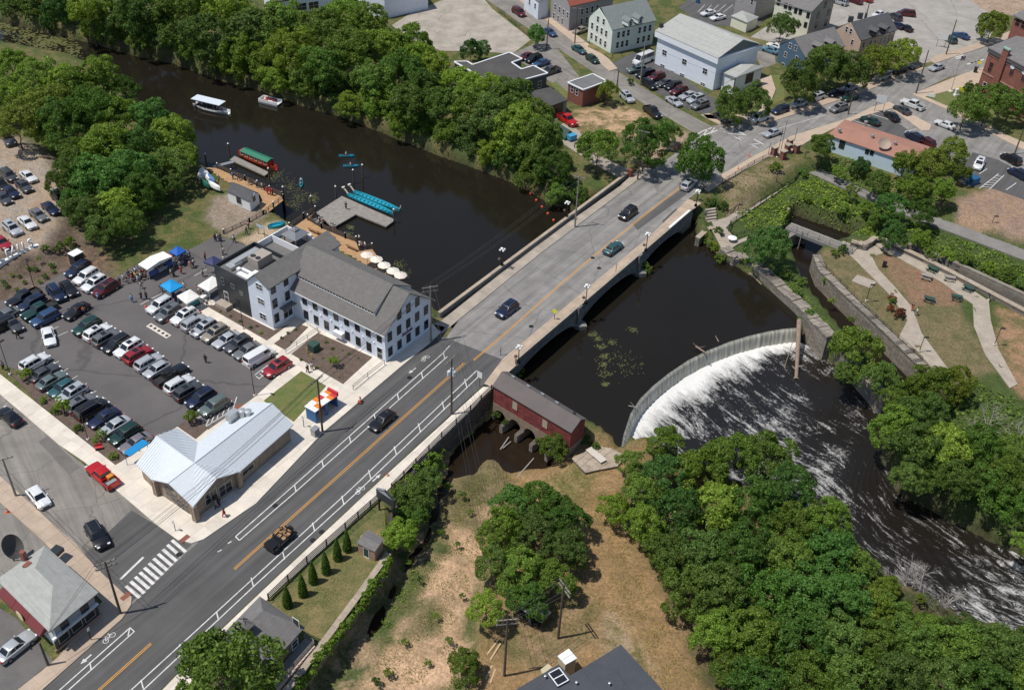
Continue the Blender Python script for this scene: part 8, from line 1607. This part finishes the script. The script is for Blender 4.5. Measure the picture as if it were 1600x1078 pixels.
for i, (x, y, t_) in enumerate(((810, 566, 540), (915, 474, 445), (1009, 392, 364), (1087, 322, 297), (784, 414, 388), (885, 338, 315))):
    p = G(x, y, 1.0); h_ = hgt(x, y, t_, 1.0); o = thing('bridge_lamp', ('white-globed lamp on the near right parapet by the gatehouse', 'white-globed lamp on the right parapet at the first pier', 'white-globed lamp on the right parapet at the second pier', 'white-globed lamp at the far right parapet end', 'white-globed lamp on the near left parapet', 'white-globed lamp on the far left parapet under trees')[i], 'street lamp', p, 0, 'globe lamps on the bridge')
    MB().lathe([(.3, -.05), (.3, .3), (.12, .45), (.08, .8), (.06, h_-.4)], 10).build('post', M_DARKM, o); ar = MB()
    for k in range(4): a_ = k*PI/2+.4; ar.tube((0, 0, h_-.6), (.42*math.cos(a_), .42*math.sin(a_), h_-.5), .03, .03, 5); MB().blob((.42*math.cos(a_), .42*math.sin(a_), h_-.3), .19, .19, .2, 10, 8).build('globe', M_GLOBE, o)
    ar.build('arms', M_DARKM, o); MB().blob((0, 0, h_-.1), .22, .22, .24, 10, 8).build('globe', M_GLOBE, o); MB().blob((-.45, -.3, 1.4), .3, .3, .25, 7, 5, .2).build('flower_basket', M_MULCH, o)
def lamp(x, y, t_, label, z=0, arm=0, m_=None):
    p = G(x, y, z); h_ = hgt(x, y, t_, z); o = thing('lamp_post', label, 'lamp', p, R(arm), 'slim lamp posts'); MB().tube((0, 0, -.1), (0, 0, h_), .07, .05, 7).build('post', m_ or M_DARKM, o); MB().box(0, .75, -.16, .16, h_-.05, h_+.07).build('lamp_head', M_DARKM, o); MB().tube((0, 0, -.1), (0, 0, .35), .2, .2, 10).build('base', M_CONC, o)
for q in ((16, 586, 535, 'lamp post at the left corner of the car park', 0, 60), (138, 688, 640, 'lamp post among the bushes of the planted strip', 0, 60), (398, 619, 575, 'lamp post between car park and lawn', 0, -30), (380.5, 515, 470, 'lamp post on the mill pavement by the parked cars', 0, 150), (349, 404, 375, 'lamp post beside the people near the boardwalk', 0, 90), (54, 451, 405, 'lamp post on the planted bank below the letters', 0, -30), (1254, 260, 238, 'slim lamp post at the top of the ramp', -1.8, 0), (1211, 292, 272, 'slim lamp post halfway down the ramp', -1.8, 0), (1152, 333, 320, 'slim lamp post at the lower ramp', -1.8, 0), (1232, 328, 310, 'slim lamp post near the footbridge start', -1.8, 0), (1353, 471, 445, 'slim lamp post by the concrete slab in the park', -1.9, 0), (1436, 550, 527, 'slim lamp post by the lower park path', -1.9, 0), (1546, 360, 338, 'slim lamp post beside the trail at the right', -1.7, 0), (1553, 540, 513, 'slim lamp post beside the curved path at the right', -1.9, 0), (1544, 470, 462, 'white-headed lamp at the start of the curved path', -1.9, 90)): lamp(q[0], q[1], q[2], q[3], q[4], q[5])
def sign(x, y, h_, w_, ph, col, label, z=0, ang=57, name='street_sign', posts=1, txt=None, tc=None, rot=0):
    p = G(x, y, z); o = thing(name, label, 'sign', p, R(ang))
    for k in range(posts): px_ = 0 if posts == 1 else (-w_*.4 if k == 0 else w_*.4); MB().tube((px_, 0, -.1), (px_, 0, h_), .05, .05, 6).build('post', M_DARKM, o)
    pn = MB().box(-w_/2, w_/2, -.09, -.055, -ph/2, ph/2).build('panel', plain('panel_'+col, dict(white=(.75, .75, .73), yellow=(.75, .72, .03), black=(.03, .033, .04), blue=(.45, .55, .68), brown=(.25, .1, .08))[col], .5), o, (0, 0, h_-ph/2)); pn.rotation_euler = (0, rot, 0)
    if txt: text('lettering', txt, ph*.3, tc or M_DTRIM, pn, (0, -.1, 0), (PI/2, 0, 0), .008)
    return o
sign(749.5, 604, 2.9, .9, 1.1, 'white', 'white rectangular sign on a post by the gatehouse roof', ang=-35); sign(866, 500, 2.2, .75, .75, 'yellow', 'yellow diamond sign on the bridge pavement', ang=-35, rot=PI/4); sign(1527, 110, 2.4, .8, .8, 'yellow', 'yellow diamond crossing sign before the brick building', ang=-35, rot=PI/4); sign(274.5, 830, 2.0, .5, .6, 'white', 'small white sign at the market corner pavement', ang=-35); sign(475, 668, 2.2, .5, .5, 'white', 'small bus stop sign beside the shelter', ang=-35); sign(1090, 312, 2.2, .6, .9, 'white', 'white sign by the far parapet end under the street tree', ang=-35); sign(962, 426, 2.0, .3, .4, 'white', 'thin post sign on the bridge pavement'); sign(782, 555, 2.2, .35, .45, 'white', 'thin post sign where the bridge begins'); sign(143, 1000, 2.3, .3, .5, 'white', 'thin sign post on the shaded shop pavement'); sign(409, 368, 2.2, 2.0, .6, 'blue', 'pale blue banner sign on two posts by the landing', ang=-35, posts=2); sign(1372, 176, 4.2, 2.2, 1.7, 'white', 'white business sign on two posts at the corner lot', ang=-20, posts=2); sign(1469, 74, 3.6, 2.4, 1.6, 'white', 'white sign board on two posts at the far car park', ang=-20, posts=2); sign(1454, 153, 1.0, 1.8, .8, 'white', 'low white notice board on the civic lawn', ang=-25, posts=2); sign(1379, 372, 1.2, .7, .5, 'white', 'small white information panel by the wall', -1.2, ang=-25)
p = G(604, 806, -.2); o = thing('gabled_sign', 'large black gabled sign board on two posts above the wall', 'sign', p, R(-38))
for x in (-1.3, 1.3): MB().box(x-.09, x+.09, -.09, .09, -.6, 3.0).build('post', M_DARKM, o)
P_ = [(-1.6, 2.6), (1.6, 2.6), (1.6, 4.0), (0, 4.75), (-1.6, 4.0)]; MB().add([(x, -.12, z) for x, z in P_]+[(x, .12, z) for x, z in P_], [(0, 1, 2, 3, 4), (9, 8, 7, 6, 5)]+[(i, i+5, (i+1) % 5+5, (i+1) % 5) for i in range(5)]).build('board', plain('panel_black', (.03, .033, .04), .5), o, fix=True); MB().add([(-1.35, -.13, 4.0), (1.35, -.13, 4.0), (0, -.13, 4.6)], [(0, 1, 2)]).build('crest', plain('sign_grey', (.4, .42, .45), .5), o); MB().box(-1.75, 0, -.16, .16, 0, .08).build('coping', M_STEEL, o, (0, 0, 4.78)).rotation_euler = (0, R(-25), 0)
# standing white letters on the bank
base = G(57, 385, 1.25); b0 = G(0, 412, 1.25); d_ = (base-b0); an = math.atan2(d_.y, d_.x); L_ = d_.length
o = thing('letter_sign', 'big white standing letters on a plinth on the planted bank', 'sign', b0, an); MB().box(-3, L_+.4, -.35, .35, -.9, .25).build('plinth', M_WHITEM, o)
for ch, f_ in zip('L FALLS', (.06, 0, .26, .42, .58, .71, .87)):
    if ch != ' ': text('letter', ch, 2.3, M_WHITEM, o, (L_*f_, 0, 1.05), (PI/2, 0, 0), .16, sx=.9)
# bus shelter
p = G(504, 645, 0); o = thing('bus_shelter', 'painted bus shelter with white, orange and blue panels', 'bus shelter', p, R(57)); Bw, Bd = 4.6, 1.9
M_BB = plain('shelter_blue', (.03, .13, .32), .6); M_BO = plain('shelter_orange', (.70, .20, .02), .6); M_BR = plain('shelter_red', (.5, .04, .05), .6)
MB().box(-Bw/2, Bw/2, Bd/2-.1, Bd/2, 0, 2.3).build('back_panel', plain('shelter_grey', (.3, .33, .36), .6), o)
for x in (-Bw/2, Bw/2-.12): MB().box(x, x+.12, -Bd/2, Bd/2-.101, 0, 2.3).build('side_panel', M_BB, o)
MB().box(-.25, .25, -Bd/2, -Bd/2+.12, 0, 2.3).build('pier', M_BB, o); MB().box(-1.9, 1.9, .3, .75, .42, .5).build('seat', M_STEEL, o)
for k in range(6):
    for j in range(2): MB().box(-Bw/2-.1+k*.8, -Bw/2-.1+(k+1)*.8-.005, -1.05+j*1.05, -1.05+(j+1)*1.05-.005, 2.302+.12*math.sin(k*.9), 2.42+.12*math.sin(k*.9)).build('roof_panel', (M_WHITEM, M_BO, M_WHITEM, M_WHITEM, M_BO, M_BR)[(k+j*2) % 6], o)
MB().box(Bw/2-.1, Bw/2+.25, -.95, .9, 2.0, 2.75).build('end_crest', M_BR, o)
# boxes, cones, bins
def box(name, x, y, lx, ly, h_, m_, label, cat, ang=57, z=0, lid=None):
    p = G(x, y, z); o = thing(name, label, cat, p, R(ang)); MB().box(-lx/2, lx/2, -ly/2, ly/2, 0, h_).build('body', m_, o); MB().box(-lx/2-.04, lx/2+.04, -ly/2-.04, ly/2+.04, h_+.001, h_+.07).build('lid', lid or m_, o); MB().box(-lx*.4, lx*.4, -ly/2-.03, -ly/2-.001, h_*.2, h_*.8).build('door', m_, o); return o
M_GRNB = plain('green_cabinet', (.03, .075, .055), .5); M_BLUEB = plain('blue_bin', (.02, .10, .22), .5)
box('utility_cabinet', 493, 680, 1.0, .8, 1.3, M_STEEL, 'grey utility cabinet on the pavement beside a pole', 'cabinet'); box('transformer_cabinet', 491, 548, 1.4, 1.3, 1.4, M_GRNB, 'dark green transformer cabinet in the mulch bed', 'cabinet'); box('container', 122, 412, 1.9, 1.6, 2.2, M_DTRIM, 'dark storage container with bright white top on the bank', 'container', lid=M_WHITEM); box('dumpster', 1519, 287, 2.2, 1.5, 1.4, M_BLUEB, 'blue dumpster at the edge of the east lot', 'dumpster', 30); box('litter_bin', 1381, 417, .6, .6, 1.0, M_DARKM, 'black litter bin in the park', 'bin', z=-1.95); box('news_box', 984, 276, .9, .8, 1.5, plain('rust_box', (.2, .06, .04), .6), 'rusty red cabinet at the far left parapet end', 'cabinet'); box('postbox', 1523, 114, .7, .7, 1.4, M_DARKM, 'dark postbox by the far crosswalk', 'box'); box('wheeled_bin', 1090, 5, .8, .8, 1.1, M_BLUEB, 'blue wheeled bin by the back lot hedge', 'bin')
for i, (x, y, z_, lab) in enumerate(((563, 628, .12, 'tall orange traffic barrel on the shelter pavement'), (606, 744, .0, 'orange traffic cone in the bike lane by the black sign'), (228, 480, 0, 'orange cone near the first white SUV of the mill row'), (314, 490, 0, 'orange cone on the pavement edge by the mill row'), (262, 503, 0, 'orange cone between the parked cars of the mill row'), (12, 800, 0, 'orange cone in the yard beside the side street'), (1057, 233, 0, 'left orange cone on the far pavement'), (1066, 228, 0, 'right orange cone on the far pavement'), (1153, 265, 0, 'orange cone at the kerb by the planted bed'), (1170, 244, 0, 'orange cone at the kerb above the planted bed'))):
    p = G(x, y, z_); o = thing('traffic_cone', lab, 'cone', p, 0, 'orange cones'); s_ = 1.5 if i == 0 else 1; MB().lathe([(.2*s_, .04), (.04*s_, .75*s_)], 10).build('cone', plain('cone_orange', (.7, .12, .03), .5), o); MB().box(-.25*s_, .25*s_, -.25*s_, .25*s_, 0, .039).build('base', M_BLK if i == 0 else MATS['cone_orange'], o); MB().lathe([(.135*s_, .34*s_), (.095*s_, .5*s_)], 10).build('stripe', M_WHITEM, o)
# fences and rails
def fence(name, pts, h_, label, m_, bars, z=0, step=2.0, r=.04):
    Q = [G(x, y, z) for x, y in pts]; o = thing(name, label, 'fence', Q[0]); 
    railing(o, [(q.x-Q[0].x, q.y-Q[0].y, 0) for q in Q], h_, step, r, m_, bars, 'rails'); return o
def railfence(pts, label, m_, h_=1.2, n=4):
    Q = [G(x, y, 0) for x, y in pts]; o = thing('slat_fence', label, 'fence', Q[0])
    for a, b_ in zip(Q[:-1], Q[1:]):
        d = (b_-a); K = max(1, int(d.length/2.4)); an = math.atan2(d.y, d.x)
        for k in range(K+1): q = a.lerp(b_, k/K)-Q[0]; MB().obox((0, 0), an, .14, .14, -.3, h_+.12).build('post', m_, o, q)
        for k in range(K):
            q = a.lerp(b_, (k+.5)/K)-Q[0]
            for j in range(n): MB().obox((0, .07), an, d.length/K-.16, .035, .2+j*h_/n, .2+j*h_/n+.17).build('slat', m_, o, q)
M_SLAT = plain('dark_slats', (.09, .08, .075), .8)
railfence([(598, 776), (540, 827), (480, 880), (420, 938)], 'dark slatted timber fence between pavement and evergreen yard', M_SLAT); railfence([(768, 610), (735, 642), (690, 684), (650, 725), (612, 764)], 'dark slatted barrier on top of the street retaining wall', M_SLAT, 1.0, 3)
fence('handrail', [(552, 609), (575, 590), (601, 570)], .95, 'dark handrail beside the mill entrance ramp', M_DARKM, 2, .12); fence('handrail', [(447, 553), (497, 519), (480, 508)], .95, 'thin handrail along the side entrance ramp', M_STEEL, 2, .12); fence('guard_rail', [(1128, 288), (1178, 257), (1204, 245)], 1.0, 'dark guard rail between upper pavement and planted bed', M_DARKM, 3, -.1); fence('guard_rail', [(1140, 352), (1188, 318), (1242, 283), (1256, 262)], 1.0, 'dark rail on the outer side of the ramp path', M_DARKM, 3, -1.85); fence('guard_rail', [(1132, 340), (1178, 308), (1236, 268), (1232, 252)], 1.0, 'dark rail on the inner side of the ramp path', M_DARKM, 3, -1.85); fence('guard_rail', [(1142, 352), (1138, 362), (1150, 372), (1186, 358)], 1.0, 'dark curved rail round the planted triangle', M_DARKM, 3, -1.85); fence('guard_rail', [(1262, 262), (1345, 300), (1360, 305)], 1.0, 'dark rail beside the trail start', M_DARKM, 2, -1.7); fence('guard_rail', [(1280, 412), (1345, 477), (1440, 565)], .9, 'low dark rail along the park channel wall', M_DARKM, 2, -1.7); fence('guard_rail', [(778, 18), (805, 40), (830, 62)], 1.2, 'rusty chain fence beside the vacant lot', M_POLE, 3)
# park furniture
for i, (x, y, c_) in enumerate(((1456, 423, 'green'), (1447, 435, 'grey'), (1483, 437, 'grey'), (1512, 453, 'green'), (1451, 470, 'green'), (1494, 467, 'green'))):
    p = G(x, y, -1.9); o = thing('picnic_table', f'{ordw(i+1)} picnic table in the park, {c_}, counted from the back', 'picnic table', (p.x, p.y, -1.95), R(-40+(i % 3)*12), 'picnic tables'); m_ = M_GRNB if c_ == 'green' else M_WOODG; MB().box(-.95, .95, -.4, .4, .72, .77).build('top', m_, o)
    for s_ in (-1, 1): MB().box(-.95, .95, min(s_*.6, s_*.88), max(s_*.6, s_*.88), .42, .46).build('bench', m_, o); MB().box(s_*.6-.04, s_*.6+.04, -.75, .75, .0, .419).box(s_*.6-.04, s_*.6+.04, -.3, .3, .47, .719).build('leg', m_, o)
tag(MB().obox((0, 0), R(-35), 3.6, 2.6, -.1, .06).build('concrete_slab', M_CONG, None, G(1350, 440, -1.95)), 'pale concrete slab in the dry park grass', 'slab'); tag(MB().lathe([(.15, 0), (.2, .6), (.85, .66), (.85, .76), (.1, .8)], 18).build('round_plinth', M_WHITEM, None, G(1143.5, 377, -1.85)), 'round white viewing plinth at the wall corner', 'plinth')
for i, (x, y) in enumerate(((1229, 236), (1222, 246), (1208, 240), (1243, 236), (1232, 228))): p = G(x, y+4, -.2); o = thing('gate_pier', f'{ordw(i+1)} brick gate pier at the head of the ramp', 'pier', p, R(35), 'brick gate piers'); MB().box(-.5, .5, -.5, .5, -.3, 2.0).build('shaft', M_BRICK, o); MB().box(-.65, .65, -.65, .65, 2.001, 2.2).build('cap', M_COPE, o)
for i, (x, y, t_) in enumerate(((1214, 246, 202), (1220, 235, 190), (1200, 243, 222), (1241, 222, 200))): p = G(x, y, 0); o = thing('flag_mast', f'{ordw(i+1)} thin bare mast by the brick gate piers', 'mast', p, 0, 'bare masts'); MB().tube((0, 0, -.1), (0, 0, hgt(x, y, t_)), .06, .04, 6).build('mast', M_DARKM, o); MB().lathe([(.2, -.1), (.2, .1), (.1, .2)], 8).build('base', M_CONC, o)
p = G(1485, 144, 0); h_ = hgt(1485, 144, 88); o = thing('flagpole', 'flagpole with striped flag on the civic lawn', 'flagpole', p, R(20)); MB().tube((0, 0, 0), (0, 0, h_), .07, .04, 8).build('mast', M_STEEL, o); MB().lathe([(.5, 0), (.5, .3), (.15, .35)], 10).build('base', M_CONC, o)
for k in range(7): MB().box(.05, 1.3, -.02+.01*(k % 2), .02+.01*(k % 2), h_-1.1+k*.14, h_-.965+k*.14).build('flag_stripe', plain('flag_red', (.5, .04, .05), .7) if k % 2 == 0 else M_WHITEM, o)
MB().box(.04, .55, -.03, .045, h_-.55, h_-.1).build('flag_canton', plain('flag_blue', (.03, .05, .2), .7), o)
p = G(1493, 150, 0); o = thing('monument', 'white stone monument on the civic lawn', 'monument', p, R(20)); MB().box(-.5, .5, -.4, .4, 0, .4).build('plinth', M_WHITEM, o); MB().box(-.35, .35, -.25, .25, .401, 1.7).build('stone', M_WHITEM, o)
# satellite dish in the yard, boxes, timber
p = G(22, 876, 0); o = thing('satellite_dish', 'large dark mesh satellite dish behind the corner shop', 'dish', p, R(30)); MB().tube((0, 0, 0), (0, 0, 2.2), .09, .09, 8).build('mast', M_DARKM, o); d2 = MB().lathe([(.05, 0), (.6, .08), (1.2, .32), (1.6, .62), (1.57, .64), (1.18, .36), (.6, .12), (.05, .04)], 20).build('reflector', plain('dish_dark', (.08, .075, .07), .7), o, (0, 0, 2.3), smooth=50); d2.rotation_euler = (R(55), 0, R(60)); MB().tube((0, 0, .1), (0, 0, 1.2), .03, .03, 5).build('feed_horn', M_DARKM, d2)
def log(a, b_, z0, z1, r0, r1, label, m_=None, br=0):
    p, q = G(*a, z0), G(*b_, z1); o = thing('driftwood', label, 'log', p); t_ = MB().tube((0, 0, 0), q-p, r0, r1, 9)
    for k in range(br): s_ = (q-p)*(.8+.06*k); t_.tube(s_, s_+Vector((1.2*math.cos(k*2.1), 1.2*math.sin(k*2.1), .4-.3*k)), r0*.4, r0*.15, 6)
    t_.build('trunk', m_ or M_DRIFT, o, fix=True)
M_DRIFT = mat('driftwood', (.30, .22, .17), .9, .15, 3, (.2, .15, .12), 8)
log((1249, 500), (1244, 592), -1.6, -6.1, .42, .28, 'big driftwood trunk hanging over the right end of the weir', br=4); log((1105, 553), (1087, 541), -2.9, -2.4, .12, .2, 'broken stump of driftwood caught on the weir crest', br=2); log((1118, 525), (1123, 534), -2.7, -3.0, .06, .1, 'thin stick caught on the weir crest'); log((982, 634), (993, 636), -2.8, -2.9, .1, .06, 'grey branch caught at the left of the weir', M_TWIG, 3); log((806, 748), (834, 716), -4.2, -4.2, .13, .1, 'grey log lying below the gatehouse arches', M_TWIG); log((782, 702), (795, 683), -4.2, -4.1, .12, .1, 'short pale log before the first arch', M_TWIG); log((786, 700), (798, 690), -4.1, -4.2, .1, .1, 'second pale log before the first arch', M_TWIG); log((1150, 405), (1190, 445), -2.6, -2.8, .16, .1, 'driftwood log against the pond wall', br=2); log((1160, 408), (1172, 430), -2.5, -2.8, .1, .08, 'thin driftwood against the pond wall', br=2); log((1225, 576), (1240, 530), -6.2, -4, .06, .05, 'thin branch leaning beside the big driftwood trunk')
for i, (x, y, w_) in enumerate(((769, 1012, 3.0), (774, 1018, 2.6), (764, 1050, 2.0), (770, 1056, 2.0))): tag(MB().obox((0, 0), R(60+5*i), w_, .22, -.02, .1).build('lumber', plain('lumber_tan', (.48, .34, .2), .8), None, G(x, y, -2.45)), f'{ordw(i+1)} sawn plank lying by the bottom utility pole', 'plank', 'lumber on the ground')
p = G(836, 968, -2.4); o = thing('box_trailer', 'small dark open-fronted trailer with pale top under the trees', 'trailer', p, R(-35)); MB().box(-1.6, 1.6, -1.0, 1.0, 1.75, 1.85).build('top', M_STEEL, o); MB().box(-1.55, 1.55, -.98, .98, .45, .55).build('floor', M_BLK, o); MB().box(-1.55, 1.55, .9, .98, .551, 1.749).build('back', M_BLK, o)
for x in (-1.52, 1.52): MB().box(x-.04, x+.04, -.95, .89, .551, 1.749).build('side', M_BLK, o); 
for y in (-1.1, 1.1): w_ = MB().lathe([(.05, -.1), (.36, -.1), (.36, .1), (.05, .1)], 12).build('wheel', M_TYRE, o, (0, y, .36)); w_.rotation_euler = (PI/2, 0, 0)
p = G(931, 712, -2.0); o = thing('plank_ramp', 'pale two-panel plank ramp beside the gatehouse', 'ramp', p, R(-52))
for k in range(2): MB().box(-1.7+k*1.75, k*1.72, -.55, .55, .1+.12*k, .2+.12*k).build('panel', plain('pale_plank', (.55, .5, .44), .8), o)
p = G(871, 197, 1.2); o = thing('tarpaulin', 'dark green tarpaulin over a stored boat beside the red pickup', 'tarpaulin', (p.x, p.y, 0), R(-52)); MB().add([(-4.5, -1.4, .6), (4.5, -1.4, .6), (4.5, 1.4, .6), (-4.5, 1.4, .6), (-4.2, 0, 2.0), (4.2, 0, 2.0), (-4.5, -1.4, 0), (4.5, -1.4, 0), (4.5, 1.4, 0), (-4.5, 1.4, 0)], [(0, 1, 5, 4), (2, 3, 4, 5), (1, 2, 5), (3, 0, 4), (0, 6, 7, 1), (1, 7, 8, 2), (2, 8, 9, 3), (3, 9, 6, 0)]).build('cover', plain('tarp_green', (.03, .07, .055), .7), o); MB().box(4.3, 5.6, -.9, .9, .3, 1.3).build('outboard_cover', plain('tarp_blue', (.05, .3, .5), .6), o)
p = G(213, 700, 2.2); tag(MB().obox((0, 0), R(57), 3.2, 1.3, 2.1, 2.2).tube((-1.2, -1.2, 0), (-1.2, -1.2, 2.1), .04).tube((1.0, 1.2, 0), (1.0, 1.2, 2.1), .04).build('blue_awning', plain('awning_blue', (.0, .22, .5), .6), None, (p.x, p.y, .1)), 'bright blue awning at the back of the market hall', 'awning')
p = G(155, 702, .15); o = thing('garden_bench', 'red metal garden bench in the planted strip', 'bench', p, R(20)); MB().box(-.5, .5, -.2, .2, .4, .46).build('seat', M_BR, o); MB().box(-.5, .5, .18, .24, .461, .95).build('backrest', M_BR, o)
for s_ in (-.45, .45): MB().box(s_-.03, s_+.03, -.2, .2, 0, .399).build('leg', M_BR, o)
for i, (x, y) in enumerate(((480, 552), (487, 561))): tag(MB().lathe([(.09, 0), (.09, 1.0), (.03, 1.08)], 8).build('bollard', plain('bollard_yellow', (.6, .4, .05), .5), None, G(x, y, .15)), ('left', 'right')[i]+' yellow bollard before the green cabinet', 'bollard', 'yellow bollards')
for k in range(6): a_ = G(1110, 322, 0).lerp(G(1112, 345, -1.85), k/5); MB().obox((0, 0), R(20), 2.2, .45, -1.2, .0).build('step', M_CONG, STAIR, a_-STAIR.location) if k else globals().__setitem__('STAIR', thing('stone_stair', 'stone steps from the bridge end down to the ramp', 'stair', a_))
# floating weed, shrubs on the planted bank
def weed(px, n, label, col, size=.16, z=ZW+.012, spread=1.0):
    b_ = MB()
    for x, y, r_ in px:
        for k in range(n):
            q = G(x+random.gauss(0, r_), y+random.gauss(0, r_*.6), z); s_ = size*random.uniform(.5, 1.5); a_ = random.random()*6; zz = z+random.uniform(0, .004); b_.add([(q.x+s_*math.cos(a_+j*PI/3), q.y+s_*math.sin(a_+j*PI/3)*random.uniform(.6, 1), zz) for j in range(6)], [tuple(range(6))])
    tag(b_.build('floating_weed', plain(col, (.10, .105, .03), .6)), label, 'weed', kind='stuff')
weed([(432, 275, 7), (455, 290, 8), (470, 305, 8), (460, 318, 8), (490, 310, 5)], 110, 'floating lily pads around the docks', 'weed_a', .1); weed([(928, 522, 5), (934, 530, 3), (940, 542, 4), (944, 556, 4), (943, 570, 3), (944, 584, 5), (982, 570, 14), (946, 600, 3), (990, 515, 4), (957, 535, 4), (960, 560, 14)], 55, 'yellowish floating weed in the pond above the weir', 'weed_b', .1); weed([(625, 415, 6), (632, 428, 5), (545, 368, 5), (548, 355, 3)], 80, 'floating weed behind the mill umbrellas', 'weed_c', .09); weed([(20, 45, 14), (45, 60, 14), (70, 68, 10), (110, 82, 12), (8, 35, 10), (90, 62, 10)], 160, 'broad green weed mats in the upper river', 'weed_d', .3)
bank = [(5, 440, 4), (18, 430, 4), (30, 432, 4), (38, 441, 4), (46, 420, 4), (55, 421, 5), (70, 432, 5), (80, 415, 5), (84, 424, 4), (10, 447, 5), (60, 405, 4), (95, 385, 8), (110, 378, 9), (88, 390, 7), (120, 395, 8), (70, 388, 6), (26, 452, 4), (62, 440, 4)]
grove(bank, 'low plants on the bank below the letters', 'low shrub', 'on the planted bank below the letters', 'shrub', name='shrub', small=True)
bed_ = [(345, 487, 2), (360, 494, 3), (375, 502, 3), (392, 512, 3), (408, 520, 3), (440, 528, 3), (450, 520, 3), (462, 515, 3), (455, 535, 2), (470, 562, 3), (495, 575, 3), (520, 545, 3), (535, 548, 2), (545, 553, 3), (560, 560, 2), (510, 535, 3), (530, 590, 2), (505, 560, 2)]
grove(bed_, 'small plants in the mill beds', 'small plant', 'in the mulch beds by the mill', 'plant', name='shrub', small=True)
